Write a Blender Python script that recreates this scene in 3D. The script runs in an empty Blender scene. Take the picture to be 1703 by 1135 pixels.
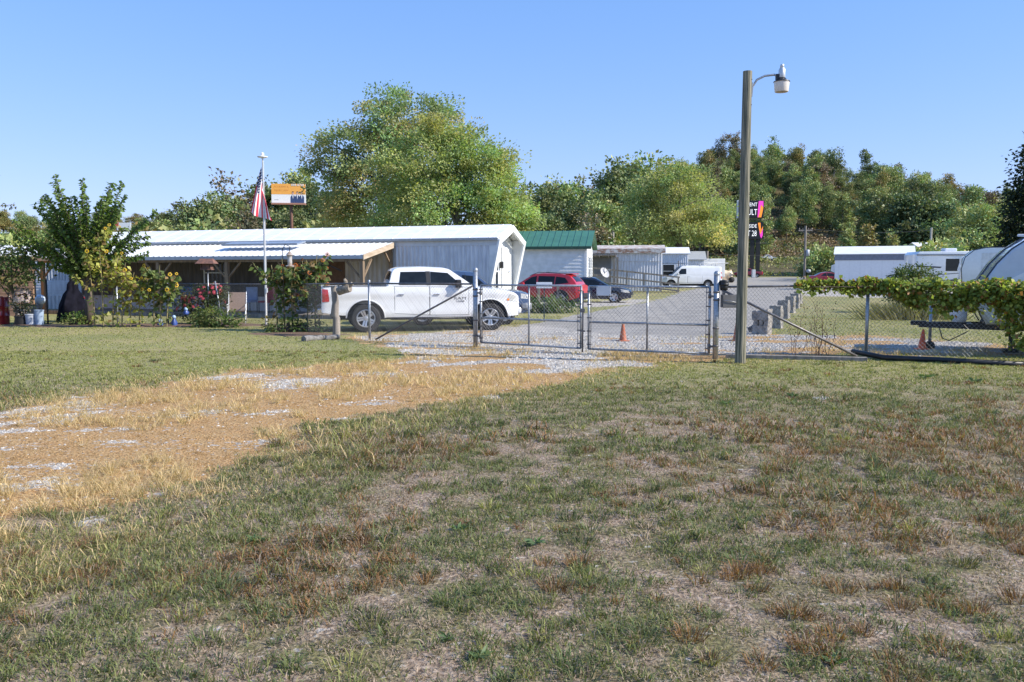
import bpy, bmesh, math, random
import numpy as np
from mathutils import Matrix, Vector, Euler
R = math.radians
rnd = random.Random(7)
rng = np.random.default_rng(11)
sc = bpy.context.scene
col = bpy.data.collections.new('place'); sc.collection.children.link(col)

# ------------------------------------------------------------------ camera model (used to survey the photo)
F, HOR, CH, W_, H_ = 1400.0, 456.0, 1.65, 1703.0, 1135.0
PITCH = math.atan((H_/2-HOR)/F)
cp, sp = math.cos(PITCH), math.sin(PITCH)
def ray(px, py):
    a = (px-W_/2)/F; b = (H_/2-py)/F
    return np.array((a, cp+b*sp, -sp+b*cp))
def G(px, py, z=0.0):                       # where a pixel meets level z
    d = ray(px, py); t = (z-CH)/d[2]
    return np.array((d[0]*t, d[1]*t, z))
def P(px, py, Y):                           # point at depth Y
    d = ray(px, py); t = Y/d[1]
    return np.array((d[0]*t, Y, CH+d[2]*t))

# ------------------------------------------------------------------ noise and terrain
def vnoise(x, y, seed=0):
    x = np.asarray(x, float); y = np.asarray(y, float)
    xi = np.floor(x).astype(np.int64); yi = np.floor(y).astype(np.int64)
    fx = x-xi; fy = y-yi; fx = fx*fx*(3-2*fx); fy = fy*fy*(3-2*fy)
    def h(a, b):
        n = (a*374761393 + b*668265263 + seed*974711) & 0xffffffff
        n = ((n ^ (n >> 13))*1274126177) & 0xffffffff
        return ((n ^ (n >> 16)) & 0xffff)/65535.0
    return (h(xi, yi)*(1-fx)+h(xi+1, yi)*fx)*(1-fy)+(h(xi, yi+1)*(1-fx)+h(xi+1, yi+1)*fx)*fy
def fbm(x, y, seed=0, o=4):
    s = 0; a = .5; t = 0
    for k in range(o):
        s = s+a*vnoise(np.asarray(x)*2**k+k*17.3, np.asarray(y)*2**k-k*9.1, seed+k); t += a; a *= .55
    return s/t
def ss(a, b, x):
    t = np.clip((np.asarray(x, float)-a)/(b-a), 0, 1); return t*t*(3-2*t)
def TZ(x, y):
    x = np.asarray(x, float); y = np.asarray(y, float)
    z = .3*ss(48, 68, y)+.7*ss(70, 180, y)
    z = z+4.6*ss(205, 246, y)*ss(10, 50, x)
    g = 39*np.exp(-((x-110)/80.)**2)+11*np.exp(-((x-225)/75.)**2)
    z = z+g*ss(264, 400, y)
    z = z+30*ss(380, 620, y)*ss(-90, -190, x)
    z = z+.025*(fbm(x*.35, y*.35, 3)-.5)*2+.02*(fbm(x*1.3, y*1.3, 5)-.5)*(y < 40)
    return z
def tz(x, y): return float(TZ(x, y))

# ------------------------------------------------------------------ object helpers
def tag(o, label=None, cat=None, group=None, kind=None):
    if label: o['label'] = label
    if cat: o['category'] = cat
    if group: o['group'] = group
    if kind: o['kind'] = kind
    return o
def thing(name, label, cat, loc=(0, 0, 0), rz=0, group=None):
    o = bpy.data.objects.new(name, None); col.objects.link(o)
    o.empty_display_size = .3
    o.location = loc; o.rotation_euler = (0, 0, rz)
    return tag(o, label, cat, group)
def link(name, me, parent=None, loc=None):
    o = bpy.data.objects.new(name, me); col.objects.link(o)
    if parent: o.parent = parent
    if loc is not None: o.location = loc
    return o
def copy_tree(o, parent=None):
    c = o.copy(); col.objects.link(c)
    if parent: c.parent = parent
    for ch in list(o.children): copy_tree(ch, c)
    return c

class MB:
    def __init__(s): s.v = []; s.f = []; s.m = []; s.sm = []; s.T = Matrix.Identity(4)
    def at(s, loc=(0, 0, 0), rot=(0, 0, 0)):
        s.T = Matrix.Translation(loc) @ Euler(rot).to_matrix().to_4x4(); return s
    def add(s, vs, fs, mi=0, sm=False):
        b = len(s.v)
        for p in vs: s.v.append(tuple(s.T @ Vector(p)))
        for f in fs: s.f.append(tuple(b+i for i in f)); s.m.append(mi); s.sm.append(sm)
    def box(s, a, b, mi=0, bev=0):
        x0, y0, z0 = a; x1, y1, z1 = b
        if bev:
            bm = bmesh.new(); bmesh.ops.create_cube(bm, size=1)
            for v in bm.verts: v.co = Vector((x0+(v.co.x+.5)*(x1-x0), y0+(v.co.y+.5)*(y1-y0), z0+(v.co.z+.5)*(z1-z0)))
            bmesh.ops.bevel(bm, geom=bm.edges[:], offset=bev, segments=2, affect='EDGES', profile=.5)
            s.bm(bm, mi); return
        s.add([(x0,y0,z0),(x1,y0,z0),(x1,y1,z0),(x0,y1,z0),(x0,y0,z1),(x1,y0,z1),(x1,y1,z1),(x0,y1,z1)],
              [(0,3,2,1),(4,5,6,7),(0,1,5,4),(1,2,6,5),(2,3,7,6),(3,0,4,7)], mi)
    def bm(s, bm, mi=0, sm=False):
        bm.verts.index_update()
        s.add([v.co for v in bm.verts], [[v.index for v in f.verts] for f in bm.faces], mi, sm); bm.free()
    def tube(s, pts, rad, n=8, mi=0, caps=True):
        pts = [Vector(p) for p in pts]
        if not hasattr(rad, '__len__'): rad = [rad]*len(pts)
        vs = []; fs = []; up = None
        for i, p in enumerate(pts):
            d = (pts[min(i+1, len(pts)-1)]-pts[max(i-1, 0)])
            if d.length < 1e-9: d = Vector((0, 0, 1))
            d.normalize()
            if up is None: up = d.orthogonal().normalized()
            up = (up-d*up.dot(d))
            if up.length < 1e-6: up = d.orthogonal()
            up.normalize(); w = d.cross(up)
            for k in range(n):
                a = 2*math.pi*k/n
                vs.append(p+(up*math.cos(a)+w*math.sin(a))*rad[i])
        for i in range(len(pts)-1):
            for k in range(n):
                fs.append((i*n+k, i*n+(k+1) % n, (i+1)*n+(k+1) % n, (i+1)*n+k))
        s.add(vs, fs, mi, n > 4)
        if caps:
            b = len(s.v)-len(vs)
            s.f.append(tuple(b+k for k in reversed(range(n)))); s.m.append(mi); s.sm.append(False)
            s.f.append(tuple(b+(len(pts)-1)*n+k for k in range(n))); s.m.append(mi); s.sm.append(False)
    def lathe(s, prof, n=16, mi=0, axis='z', jit=None):
        vs = []; fs = []
        for i, (r, z) in enumerate(prof):
            for k in range(n):
                a = 2*math.pi*k/n; rr = r*(1+(jit(a, z) if jit else 0))
                c, q = rr*math.cos(a), rr*math.sin(a)
                vs.append((c, q, z) if axis == 'z' else ((c, z, q) if axis == 'y' else (z, c, q)))
        for i in range(len(prof)-1):
            for k in range(n):
                q = (i*n+k, i*n+(k+1) % n, (i+1)*n+(k+1) % n, (i+1)*n+k)
                fs.append(q if axis != 'y' else q[::-1])
        s.add(vs, fs, mi, True)
    def prism(s, poly, d0, d1, axis='y', mi=0):          # poly in the two other axes
        n = len(poly)
        def mk(p, d): return (p[0], d, p[1]) if axis == 'y' else ((d, p[0], p[1]) if axis == 'x' else (p[0], p[1], d))
        vs = [mk(p, d0) for p in poly]+[mk(p, d1) for p in poly]
        fs = [tuple(range(n)), tuple(reversed(range(n, 2*n)))]+[(i, (i+1) % n+0, (i+1) % n+n, i+n)[::-1] for i in range(n)]
        s.add(vs, fs, mi)
    def grid(s, fn, nu, nv, mi=0, sm=True):
        vs = [fn(i/nu, j/nv) for i in range(nu+1) for j in range(nv+1)]
        fs = [(i*(nv+1)+j, (i+1)*(nv+1)+j, (i+1)*(nv+1)+j+1, i*(nv+1)+j+1) for i in range(nu) for j in range(nv)]
        s.add(vs, fs, mi, sm)
    def ribs(s, x0, x1, z0, z1, y, pitch=.2, dep=.025, mi=0, out=-1):   # ribbed sheet in the xz plane
        n = max(1, round((x1-x0)/pitch)); p = (x1-x0)/n; pts = []
        for i in range(n):
            b = x0+i*p
            pts += [(b, 0), (b+p*.2, 0), (b+p*.5, dep), (b+p*.7, dep)]
        pts.append((x1, 0)); vs = []; fs = []
        for x, d in pts: vs += [(x, y+out*d, z0), (x, y+out*d, z1)]
        for i in range(len(pts)-1): fs.append((2*i, 2*i+2, 2*i+3, 2*i+1))
        s.add(vs, fs, mi)
    def build(s, name, mats, parent=None, smooth=None, loc=None):
        me = bpy.data.meshes.new(name); me.from_pydata(s.v, [], s.f)
        if not isinstance(mats, (list, tuple)): mats = [mats]
        for m in mats: me.materials.append(m)
        me.polygons.foreach_set('material_index', s.m)
        me.polygons.foreach_set('use_smooth', [True]*len(s.f) if smooth else s.sm)
        me.validate(); me.update()
        if smooth: me.set_sharp_from_angle(angle=R(smooth))
        return link(name, me, parent, loc)

# ------------------------------------------------------------------ materials
def newmat(name):
    m = bpy.data.materials.new(name); m.use_nodes = True
    nt = m.node_tree; b = nt.nodes['Principled BSDF']; return m, nt, b
def N(nt, t, **kw):
    n = nt.nodes.new(t)
    for k, v in kw.items():
        setattr(n, k, v)
    return n
def rgba(c): return (c[0], c[1], c[2], 1)
def M(name, c, rough=.6, metal=0., var=.12, scale=6., c2=None, bump=0., stretch=(1, 1, 1), coat=0., spec=.5, detail=5, lo=.35, hi=.65):
    m, nt, b = newmat(name)
    tc = N(nt, 'ShaderNodeTexCoord'); mp = N(nt, 'ShaderNodeMapping'); mp.inputs['Scale'].default_value = stretch
    nt.links.new(tc.outputs['Object'], mp.inputs['Vector'])
    no = N(nt, 'ShaderNodeTexNoise'); no.inputs['Scale'].default_value = scale; no.inputs['Detail'].default_value = detail
    nt.links.new(mp.outputs[0], no.inputs['Vector'])
    cr = N(nt, 'ShaderNodeValToRGB')
    d = c2 if c2 else tuple(x*(1-var) for x in c)
    u = c if c2 else tuple(min(1, x*(1+var)) for x in c)
    cr.color_ramp.elements[0].color = rgba(d); cr.color_ramp.elements[1].color = rgba(u)
    cr.color_ramp.elements[0].position = lo; cr.color_ramp.elements[1].position = hi
    nt.links.new(no.outputs['Fac'], cr.inputs[0]); nt.links.new(cr.outputs[0], b.inputs['Base Color'])
    b.inputs['Roughness'].default_value = rough; b.inputs['Metallic'].default_value = metal
    b.inputs['Coat Weight'].default_value = coat; b.inputs['Coat Roughness'].default_value = .04
    b.inputs['Specular IOR Level'].default_value = spec
    if bump:
        bp = N(nt, 'ShaderNodeBump'); bp.inputs['Strength'].default_value = bump; bp.inputs['Distance'].default_value = .02
        nt.links.new(no.outputs['Fac'], bp.inputs['Height']); nt.links.new(bp.outputs[0], b.inputs['Normal'])
    return m
def foliage(name, rough=.55, trans=.3, sat=1.0, hv=.03, vv=.25):
    m, nt, b = newmat(name)
    at = N(nt, 'ShaderNodeAttribute'); at.attribute_name = 'col'
    oi = N(nt, 'ShaderNodeObjectInfo')
    hs = N(nt, 'ShaderNodeHueSaturation'); hs.inputs['Saturation'].default_value = sat
    mr = N(nt, 'ShaderNodeMapRange'); mr.inputs[3].default_value = .5-hv*.5; mr.inputs[4].default_value = .5+hv*.15
    mv = N(nt, 'ShaderNodeMapRange'); mv.inputs[3].default_value = 1-vv; mv.inputs[4].default_value = 1+vv
    ml = N(nt, 'ShaderNodeMath', operation='MULTIPLY'); ml.inputs[1].default_value = 7.31
    fr = N(nt, 'ShaderNodeMath', operation='FRACT')
    L = nt.links.new
    L(oi.outputs['Random'], mr.inputs[0]); L(oi.outputs['Random'], ml.inputs[0]); L(ml.outputs[0], fr.inputs[0]); L(fr.outputs[0], mv.inputs[0])
    L(mr.outputs[0], hs.inputs['Hue']); L(mv.outputs[0], hs.inputs['Value']); L(at.outputs['Color'], hs.inputs['Color'])
    b.inputs['Roughness'].default_value = rough; b.inputs['Specular IOR Level'].default_value = .35
    L(hs.outputs[0], b.inputs['Base Color'])
    tr = N(nt, 'ShaderNodeBsdfTranslucent'); g = N(nt, 'ShaderNodeMixRGB', blend_type='MULTIPLY'); g.inputs[0].default_value = 1; g.inputs[2].default_value = (1.5, 1.6, .7, 1)
    L(hs.outputs[0], g.inputs[1]); L(g.outputs[0], tr.inputs['Color'])
    mx = N(nt, 'ShaderNodeMixShader'); mx.inputs[0].default_value = trans
    L(b.outputs[0], mx.inputs[1]); L(tr.outputs[0], mx.inputs[2]); L(mx.outputs[0], nt.nodes['Material Output'].inputs['Surface'])
    return m

leafM = foliage('leaf', hv=0, vv=0, trans=.35); hillM = foliage('hill_leaf', hv=.035, vv=.3, trans=.15); grassM = foliage('grass_blade', hv=0, vv=0, trans=.25, rough=.6)
petalM = foliage('petal', hv=0, vv=0, trans=.2)
whitewall = M('white_siding', (.78, .79, .80), .45, var=.06, scale=3, c2=(.66, .68, .68))
whiteroof = M('white_metal_roof', (.82, .82, .82), .45, var=.05, scale=1.5, c2=(.70, .70, .69), stretch=(1, 3, 1))
greyrib = M('aged_aluminium', (.70, .72, .76), .5, metal=.05, scale=2.5, c2=(.54, .55, .59), stretch=(3, 3, .6))
darkrib = M('porch_shade_siding', (.50, .47, .43), .6, scale=2, c2=(.34, .32, .30), stretch=(3, 3, .5))  # porch shade put into the siding colour
wood = M('raw_wood', (.29, .21, .14), .75, scale=10, c2=(.17, .12, .08), stretch=(1, 1, .15), bump=.2)
greywood = M('weathered_wood', (.33, .29, .25), .85, scale=12, c2=(.17, .15, .13), stretch=(1, 1, .12), bump=.5)
polewood = M('treated_pole', (.31, .28, .205), .85, scale=38, c2=(.085, .09, .065), stretch=(1, 1, .035), bump=1.0, lo=.40, hi=.62)
galv = M('galvanised', (.42, .44, .47), .42, metal=.7, scale=25, c2=(.30, .32, .34), lo=.4, hi=.6)
darkgalv = M('tarnished_pipe', (.20, .20, .21), .5, metal=.6, scale=15, c2=(.13, .11, .10))
wireM = M('fence_wire', (.30, .30, .31), .5, metal=.4, scale=5)
black = M('black_plastic', (.02, .02, .022), .5, var=.2)
rubber = M('tyre_rubber', (.022, .022, .023), .8, var=.25, scale=20, bump=.1)
alloy = M('alloy_rim', (.62, .63, .65), .28, metal=.85, var=.06)
chrome = M('chrome', (.75, .76, .78), .12, metal=1, var=.03)
glass = M('tinted_glass', (.012, .015, .018), .06, var=.2, spec=.35)
lens = M('lamp_lens', (.55, .55, .52), .1, var=.2, coat=1)
redlens = M('red_lens', (.55, .02, .02), .15, var=.1, coat=1)
amber = M('amber_lens', (.9, .25, .02), .2, var=.1, coat=1)
whitepaint = M('white_car_paint', (.80, .81, .82), .3, scale=1.6, c2=(.72, .72, .71), coat=.8)
redpaint = M('red_car_paint', (.50, .02, .026), .3, var=.05, coat=.8)
darkred = M('dark_red_paint', (.22, .012, .016), .3, var=.05, coat=.8)
navypaint = M('navy_car_paint', (.012, .016, .035), .25, var=.1, coat=1)
bluepaint = M('blue_car_paint', (.05, .085, .17), .28, var=.1, coat=1)
greenroof = M('green_metal_roof', (.055, .165, .11), .4, var=.1, scale=2)
conem = M('faded_orange', (.46, .13, .05), .6, scale=9, c2=(.33, .09, .04))
conef = M('bright_orange', (.78, .10, .03), .55, var=.08)
concrete = M('old_concrete', (.36, .34, .31), .9, scale=9, c2=(.16, .15, .14), bump=.8)
signwhite = M('sign_white', (.80, .81, .82), .5, var=.04)
bark = M('bark', (.13, .10, .075), .9, scale=9, c2=(.06, .047, .036), stretch=(1, 1, .25), bump=.8)
palebark = M('pale_bark', (.26, .23, .19), .9, scale=9, c2=(.13, .11, .09), stretch=(1, 1, .25), bump=.6)
cream = M('cream', (.62, .55, .42), .6, var=.1)
brownm = M('brown_paint', (.13, .075, .05), .7, var=.2)
steelblack = M('black_steel', (.03, .03, .032), .45, metal=.3, var=.2, scale=12)
rustyroof = M('rusty_roof', (.62, .60, .57), .6, scale=3, c2=(.30, .17, .11), stretch=(1, 3, 2), lo=.38, hi=.58)
rvgrey = M('rv_fibreglass', (.58, .60, .63), .25, var=.04, coat=.5)
rvwhite = M('rv_white', (.74, .76, .79), .22, var=.03, coat=.6)
rvdark = M('rv_trim', (.04, .045, .06), .3, var=.1)
# ------------------------------------------------------------------ leaves, crowns, trees
def blade_mesh(name, V, C, mat):
    n = len(V)//5; tri = np.array([(0, 1, 2), (0, 2, 4), (4, 2, 3)]); idx = (np.arange(n)[:, None, None]*5+tri[None]).reshape(-1).astype(np.int32)
    me = bpy.data.meshes.new(name); me.vertices.add(len(V)); me.vertices.foreach_set('co', np.ascontiguousarray(V, np.float32).ravel())
    me.loops.add(len(idx)); me.loops.foreach_set('vertex_index', idx); me.polygons.add(3*n)
    me.polygons.foreach_set('loop_start', np.arange(0, len(idx), 3, dtype=np.int32)); me.polygons.foreach_set('loop_total', np.full(3*n, 3, np.int32))
    a = me.attributes.new('col', 'FLOAT_COLOR', 'POINT'); a.data.foreach_set('color', np.concatenate([C, np.ones((len(C), 1))], 1).astype(np.float32).ravel())
    me.materials.append(mat); me.update(); return me
def raw_mesh(name, V, nper, C, mat):
    """V (n*nper,3) loose polygons of nper vertices, C (n*nper,3) colours"""
    n = len(V)//nper
    me = bpy.data.meshes.new(name)
    me.vertices.add(len(V)); me.vertices.foreach_set('co', np.ascontiguousarray(V, np.float32).ravel())
    me.loops.add(len(V)); me.loops.foreach_set('vertex_index', np.arange(len(V), dtype=np.int32))
    me.polygons.add(n); me.polygons.foreach_set('loop_start', np.arange(0, len(V), nper, dtype=np.int32))
    me.polygons.foreach_set('loop_total', np.full(n, nper, np.int32))
    a = me.attributes.new('col', 'FLOAT_COLOR', 'POINT')
    a.data.foreach_set('color', np.concatenate([C, np.ones((len(C), 1))], 1).astype(np.float32).ravel())
    me.materials.append(mat); me.update(); return me
def unit(v): return v/np.maximum(np.linalg.norm(v, axis=1, keepdims=True), 1e-9)
def leaf_arrays(Pt, D, S, C, width=.55, up=None, r=rng):
    n = len(Pt); D = unit(D)
    nr = r.normal(size=(n, 3)); nr = nr+(up if up is not None else np.array((0, 0, .8)))
    side = unit(np.cross(D, nr)); nn = np.cross(side, D)
    S = np.asarray(S).reshape(-1, 1)*np.ones((n, 1)); w = S*width*.5
    b = Pt; mid = Pt+D*S*.45
    l = mid-side*w+nn*S*.07; q = mid+side*w+nn*S*.07; t = Pt+D*S-nn*S*.10
    V = np.stack([b, q, t, l], 1).reshape(-1, 3)
    return V, np.repeat(C, 4, 0)
def leaves(name, Pt, D, S, C, mat=None, parent=None, width=.55, up=None):
    V, CC = leaf_arrays(np.asarray(Pt), np.asarray(D), S, np.asarray(C), width, up)
    return link(name, raw_mesh(name, V, 4, CC, mat or leafM), parent)
def crown_pts(lobes, ncl, per, cr, r, shell=.55):
    """lobes: (x,y,z,rx,ry,rz); returns leaf points, outward dirs and clump ids"""
    vol = np.array([(l[3]*l[4]*l[5])**(2/3.) for l in lobes]); pr = vol/vol.sum()
    pts = []; dirs = []; ids = []; k = 0; cs = []
    for i in r.choice(len(lobes), ncl, p=pr):
        l = lobes[i]; d = r.normal(size=3); d /= np.linalg.norm(d)
        rr = shell+(1-shell)*r.random()**.6
        c = np.array(l[:3])+d*rr*np.array(l[3:6])
        cs.append(c)
        n = max(3, int(per*(.5+r.random()))); q = np.clip(r.normal(size=(n, 3)), -1.6, 1.6)*cr*np.array((1, 1, .62))*(.5+.8*r.random())
        pts.append(c+q); dd = q*.6+d*cr*.9+r.normal(size=(n, 3))*cr*.8; dd[:, 2] -= .25*cr
        dirs.append(dd); ids.append(np.full(n, k)); k += 1
    return np.concatenate(pts), np.concatenate(dirs), np.concatenate(ids), np.array(cs)
def leaf_cols(ids, base, r, cv=.28, lv=.22, alt=None, altp=.15):
    k = ids.max()+1; b = np.tile(np.array(base), (k, 1))
    if alt is not None:
        m = r.random(k) < altp; b[m] = np.array(alt)*(.4+.6*r.random((m.sum(), 1)))+b[m]*.3
    b = b*(1+cv*(r.random((k, 1))*2-1)); b[:, 0] *= 1+.25*(r.random(k)*2-1)
    c = b[ids]*(1+lv*(r.random((len(ids), 1))*2-1)); return np.clip(c, .004, .9)
def limb_mesh(h0, cs, tr, r, nl=9, lean=(0, 0), mat=None, top=.75):
    mb = MB(); zt = cs[:, 2].max()*top
    spine = [Vector((lean[0]*t*t, lean[1]*t*t, zt*t))+Vector((math.sin(t*5+1)*tr*.8, math.cos(t*4)*tr*.8, 0)) for t in np.linspace(0, 1, 7)]
    spine[0] = Vector((0, 0, -.2))
    mb.tube(spine, [tr*1.35, tr*1.0, tr*.88, tr*.75, tr*.6, tr*.42, tr*.2], 9)
    for k in range(nl):
        c = Vector(cs[int(r.integers(len(cs)))]); t = .28+.6*r.random()
        f = t*6; i = int(f); a = spine[i].lerp(spine[min(i+1, 6)], f-i)
        m = a.lerp(c, .5)+Vector((0, 0, .08*(c-a).length))
        rr = tr*(.45-.25*t); mb.tube([a, a.lerp(m, .5), m, m.lerp(c, .6), c], [rr, rr*.8, rr*.6, rr*.4, rr*.15], 5, caps=False)
    return mb
def make_tree(name, label, cat, lobes, ncl, per, cr, ls, base, seed, tr=.25, alt=None, altp=.15, group=None, mat=None, barkm=None, loc=(0, 0, 0), nl=9, shell=.55, width=.6, kw={}):
    r = np.random.default_rng(seed)
    t = thing(name, label, cat, loc, 0, group)
    p, d, ids, cs = crown_pts(lobes, ncl, per, cr, r, shell)
    leaves('crown', p, d, ls*(.7+.6*r.random(len(p))), leaf_cols(ids, base, r, alt=alt, altp=altp), mat, t, width)
    limb_mesh(0, cs, tr, r, nl).build('trunk', barkm or bark, t)
    return t

# ------------------------------------------------------------------ ground
def pip(px, py, poly):
    poly = np.asarray(poly); c = np.zeros(px.shape, bool); n = len(poly); j = n-1
    for i in range(n):
        xi, yi = poly[i]; xj, yj = poly[j]
        if yi != yj:
            m = ((yi > py) != (yj > py)) & (px < (xj-xi)*(py-yi)/(yj-yi)+xi)
            c ^= m
        j = i
    return c
def sdist(px, py, poly):
    """signed distance, positive inside"""
    poly = np.asarray(poly, float); n = len(poly); d = np.full(px.shape, 1e9)
    for i in range(n):
        a = poly[i]; b = poly[(i+1) % n]; ab = b-a; L = max((ab*ab).sum(), 1e-9)
        t = np.clip(((px-a[0])*ab[0]+(py-a[1])*ab[1])/L, 0, 1)
        d = np.minimum(d, np.hypot(px-a[0]-t*ab[0], py-a[1]-t*ab[1]))
    return np.where(pip(px, py, poly), d, -d)
def gp(*pts): return [tuple(G(a, b)[:2]) for a, b in pts]
track = gp((-260, 730), (0, 690), (130, 664), (270, 634), (400, 620), (560, 607), (690, 594), (680, 580), (622, 566), (600, 556),
           (700, 553), (880, 546), (1010, 560), (1190, 562), (1240, 556), (1300, 557), (1440, 560), (1640, 572), (1760, 580), (1760, 592), (1440, 590), (1250, 598), (1180, 603), (1090, 608), (980, 628), (850, 648), (700, 682), (560, 717), (420, 772), (260, 836), (130, 890), (0, 934), (-260, 1030))
gravelzone = gp((600, 556), (700, 553), (880, 541), (1010, 556), (1190, 560), (1240, 554), (1300, 557), (1440, 562), (1640, 574), (1760, 580), (1760, 588), (1440, 587), (1250, 592), (1180, 597), (1080, 612), (980, 622), (820, 618), (700, 612), (690, 592), (640, 570))
asphalt = gp((840, 548), (880, 541), (960, 523), (1060, 506), (1120, 495), (1165, 484), (1215, 475.5), (1330, 475.5), (1338, 480), (1328, 490), (1308, 505), (1288, 524), (1258, 554), (1235, 559), (1010, 564), (900, 560))
strip2 = gp((1322, 491), (1340, 486), (1470, 486), (1620, 492), (1620, 499), (1470, 498), (1330, 496))
suvpad = gp((880, 504), (985, 502), (1085, 499), (1060, 507), (985, 511), (880, 512))
lot = [(25, 95), (45, 88), (62, 100), (72, 130), (80, 172), (30, 172), (35, 130), (22, 105)]
def zones(x, y):
    w = (fbm(x*.55, y*.55, 21)-.5); w2 = (fbm(x*2.2, y*2.2, 23)-.5)
    e = w*1.3+w2*.7
    tr = ss(-.45, .35, sdist(x, y, track)+e*1.5+.5*(fbm(x*6, y*6, 27)-.5))
    gz = ss(-.2, .5, sdist(x, y, gravelzone)+e*.9)
    asp = ss(-.12, .12, sdist(x, y, asphalt)+e*.35)
    asp = np.maximum(asp, ss(-.5, .5, sdist(x, y, lot)+e))
    s2 = np.maximum(ss(-.1, .3, sdist(x, y, strip2)+e*.6), ss(-.1, .3, sdist(x, y, suvpad)+e*.6))
    # loose gravel showing through the dead grass: streaks along the wheel tracks
    ca, sa = math.cos(.55), math.sin(.55)
    u = x*ca+y*sa; v = -x*sa+y*ca
    g = fbm(u*.42+3, v*1.15, 31)
    gr = ss(.64, .72, g+.10*w2)*tr*ss(7.5, 9, y)
    gr = np.maximum(gr, gz*ss(.46, .60, fbm(x*.9, y*1.7, 33)+.16*w2+.13*ss(17.2, 19, y)))
    gr = np.maximum(gr, s2*.9)
    gr = np.maximum(gr, asp*ss(22.5, 20, y)*.85*(sdist(x, y, asphalt) > -.3))
    uu = x*.80+y*.60; vv = -x*.60+y*.80; gn = .6*fbm(uu*1.1, vv*4.5, 37)+.4*fbm(x*7, y*9, 38)
    for (qx, qy, rx, ry) in ((60, 692, .5, .6), (10, 703, .3, .5), (492, 638, .3, .5), (430, 627, .35, .4), (640, 622, .3, .3), (342, 692, .3, .35), (225, 714, .38, .2), (150, 716, .2, .15), (460, 688, .2, .2), (20, 806, .4, .3), (90, 775, .25, .12), (265, 822, .12, .08), (150, 865, .12, .1), (410, 690, .2, .2), (20, 745, .3, .12), (190, 735, .2, .1), (820, 663, .15, .2), (620, 672, .3, .2), (1370, 663, .12, .15)):
        cx, cy = G(qx, qy)[:2]
        gr = np.maximum(gr, ss(-.6, .5, 1-np.hypot((x-cx)/(rx*1.3), (y-cy)/(ry*1.15))+e*1.6)*ss(.32, .62, gn)*.74)
    asp = asp*ss(19.5, 23.5, y+e*2)
    bed = ss(-.3, .3, 1-np.hypot((x+11.5)/4.2, (y-26.9)/1.1)+e)
    bed = np.maximum(bed, ss(-.3, .3, 1-np.hypot((x+5.9)/1.6, (y-23.0)/.6)+e))
    return tr, gr, asp, bed
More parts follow.
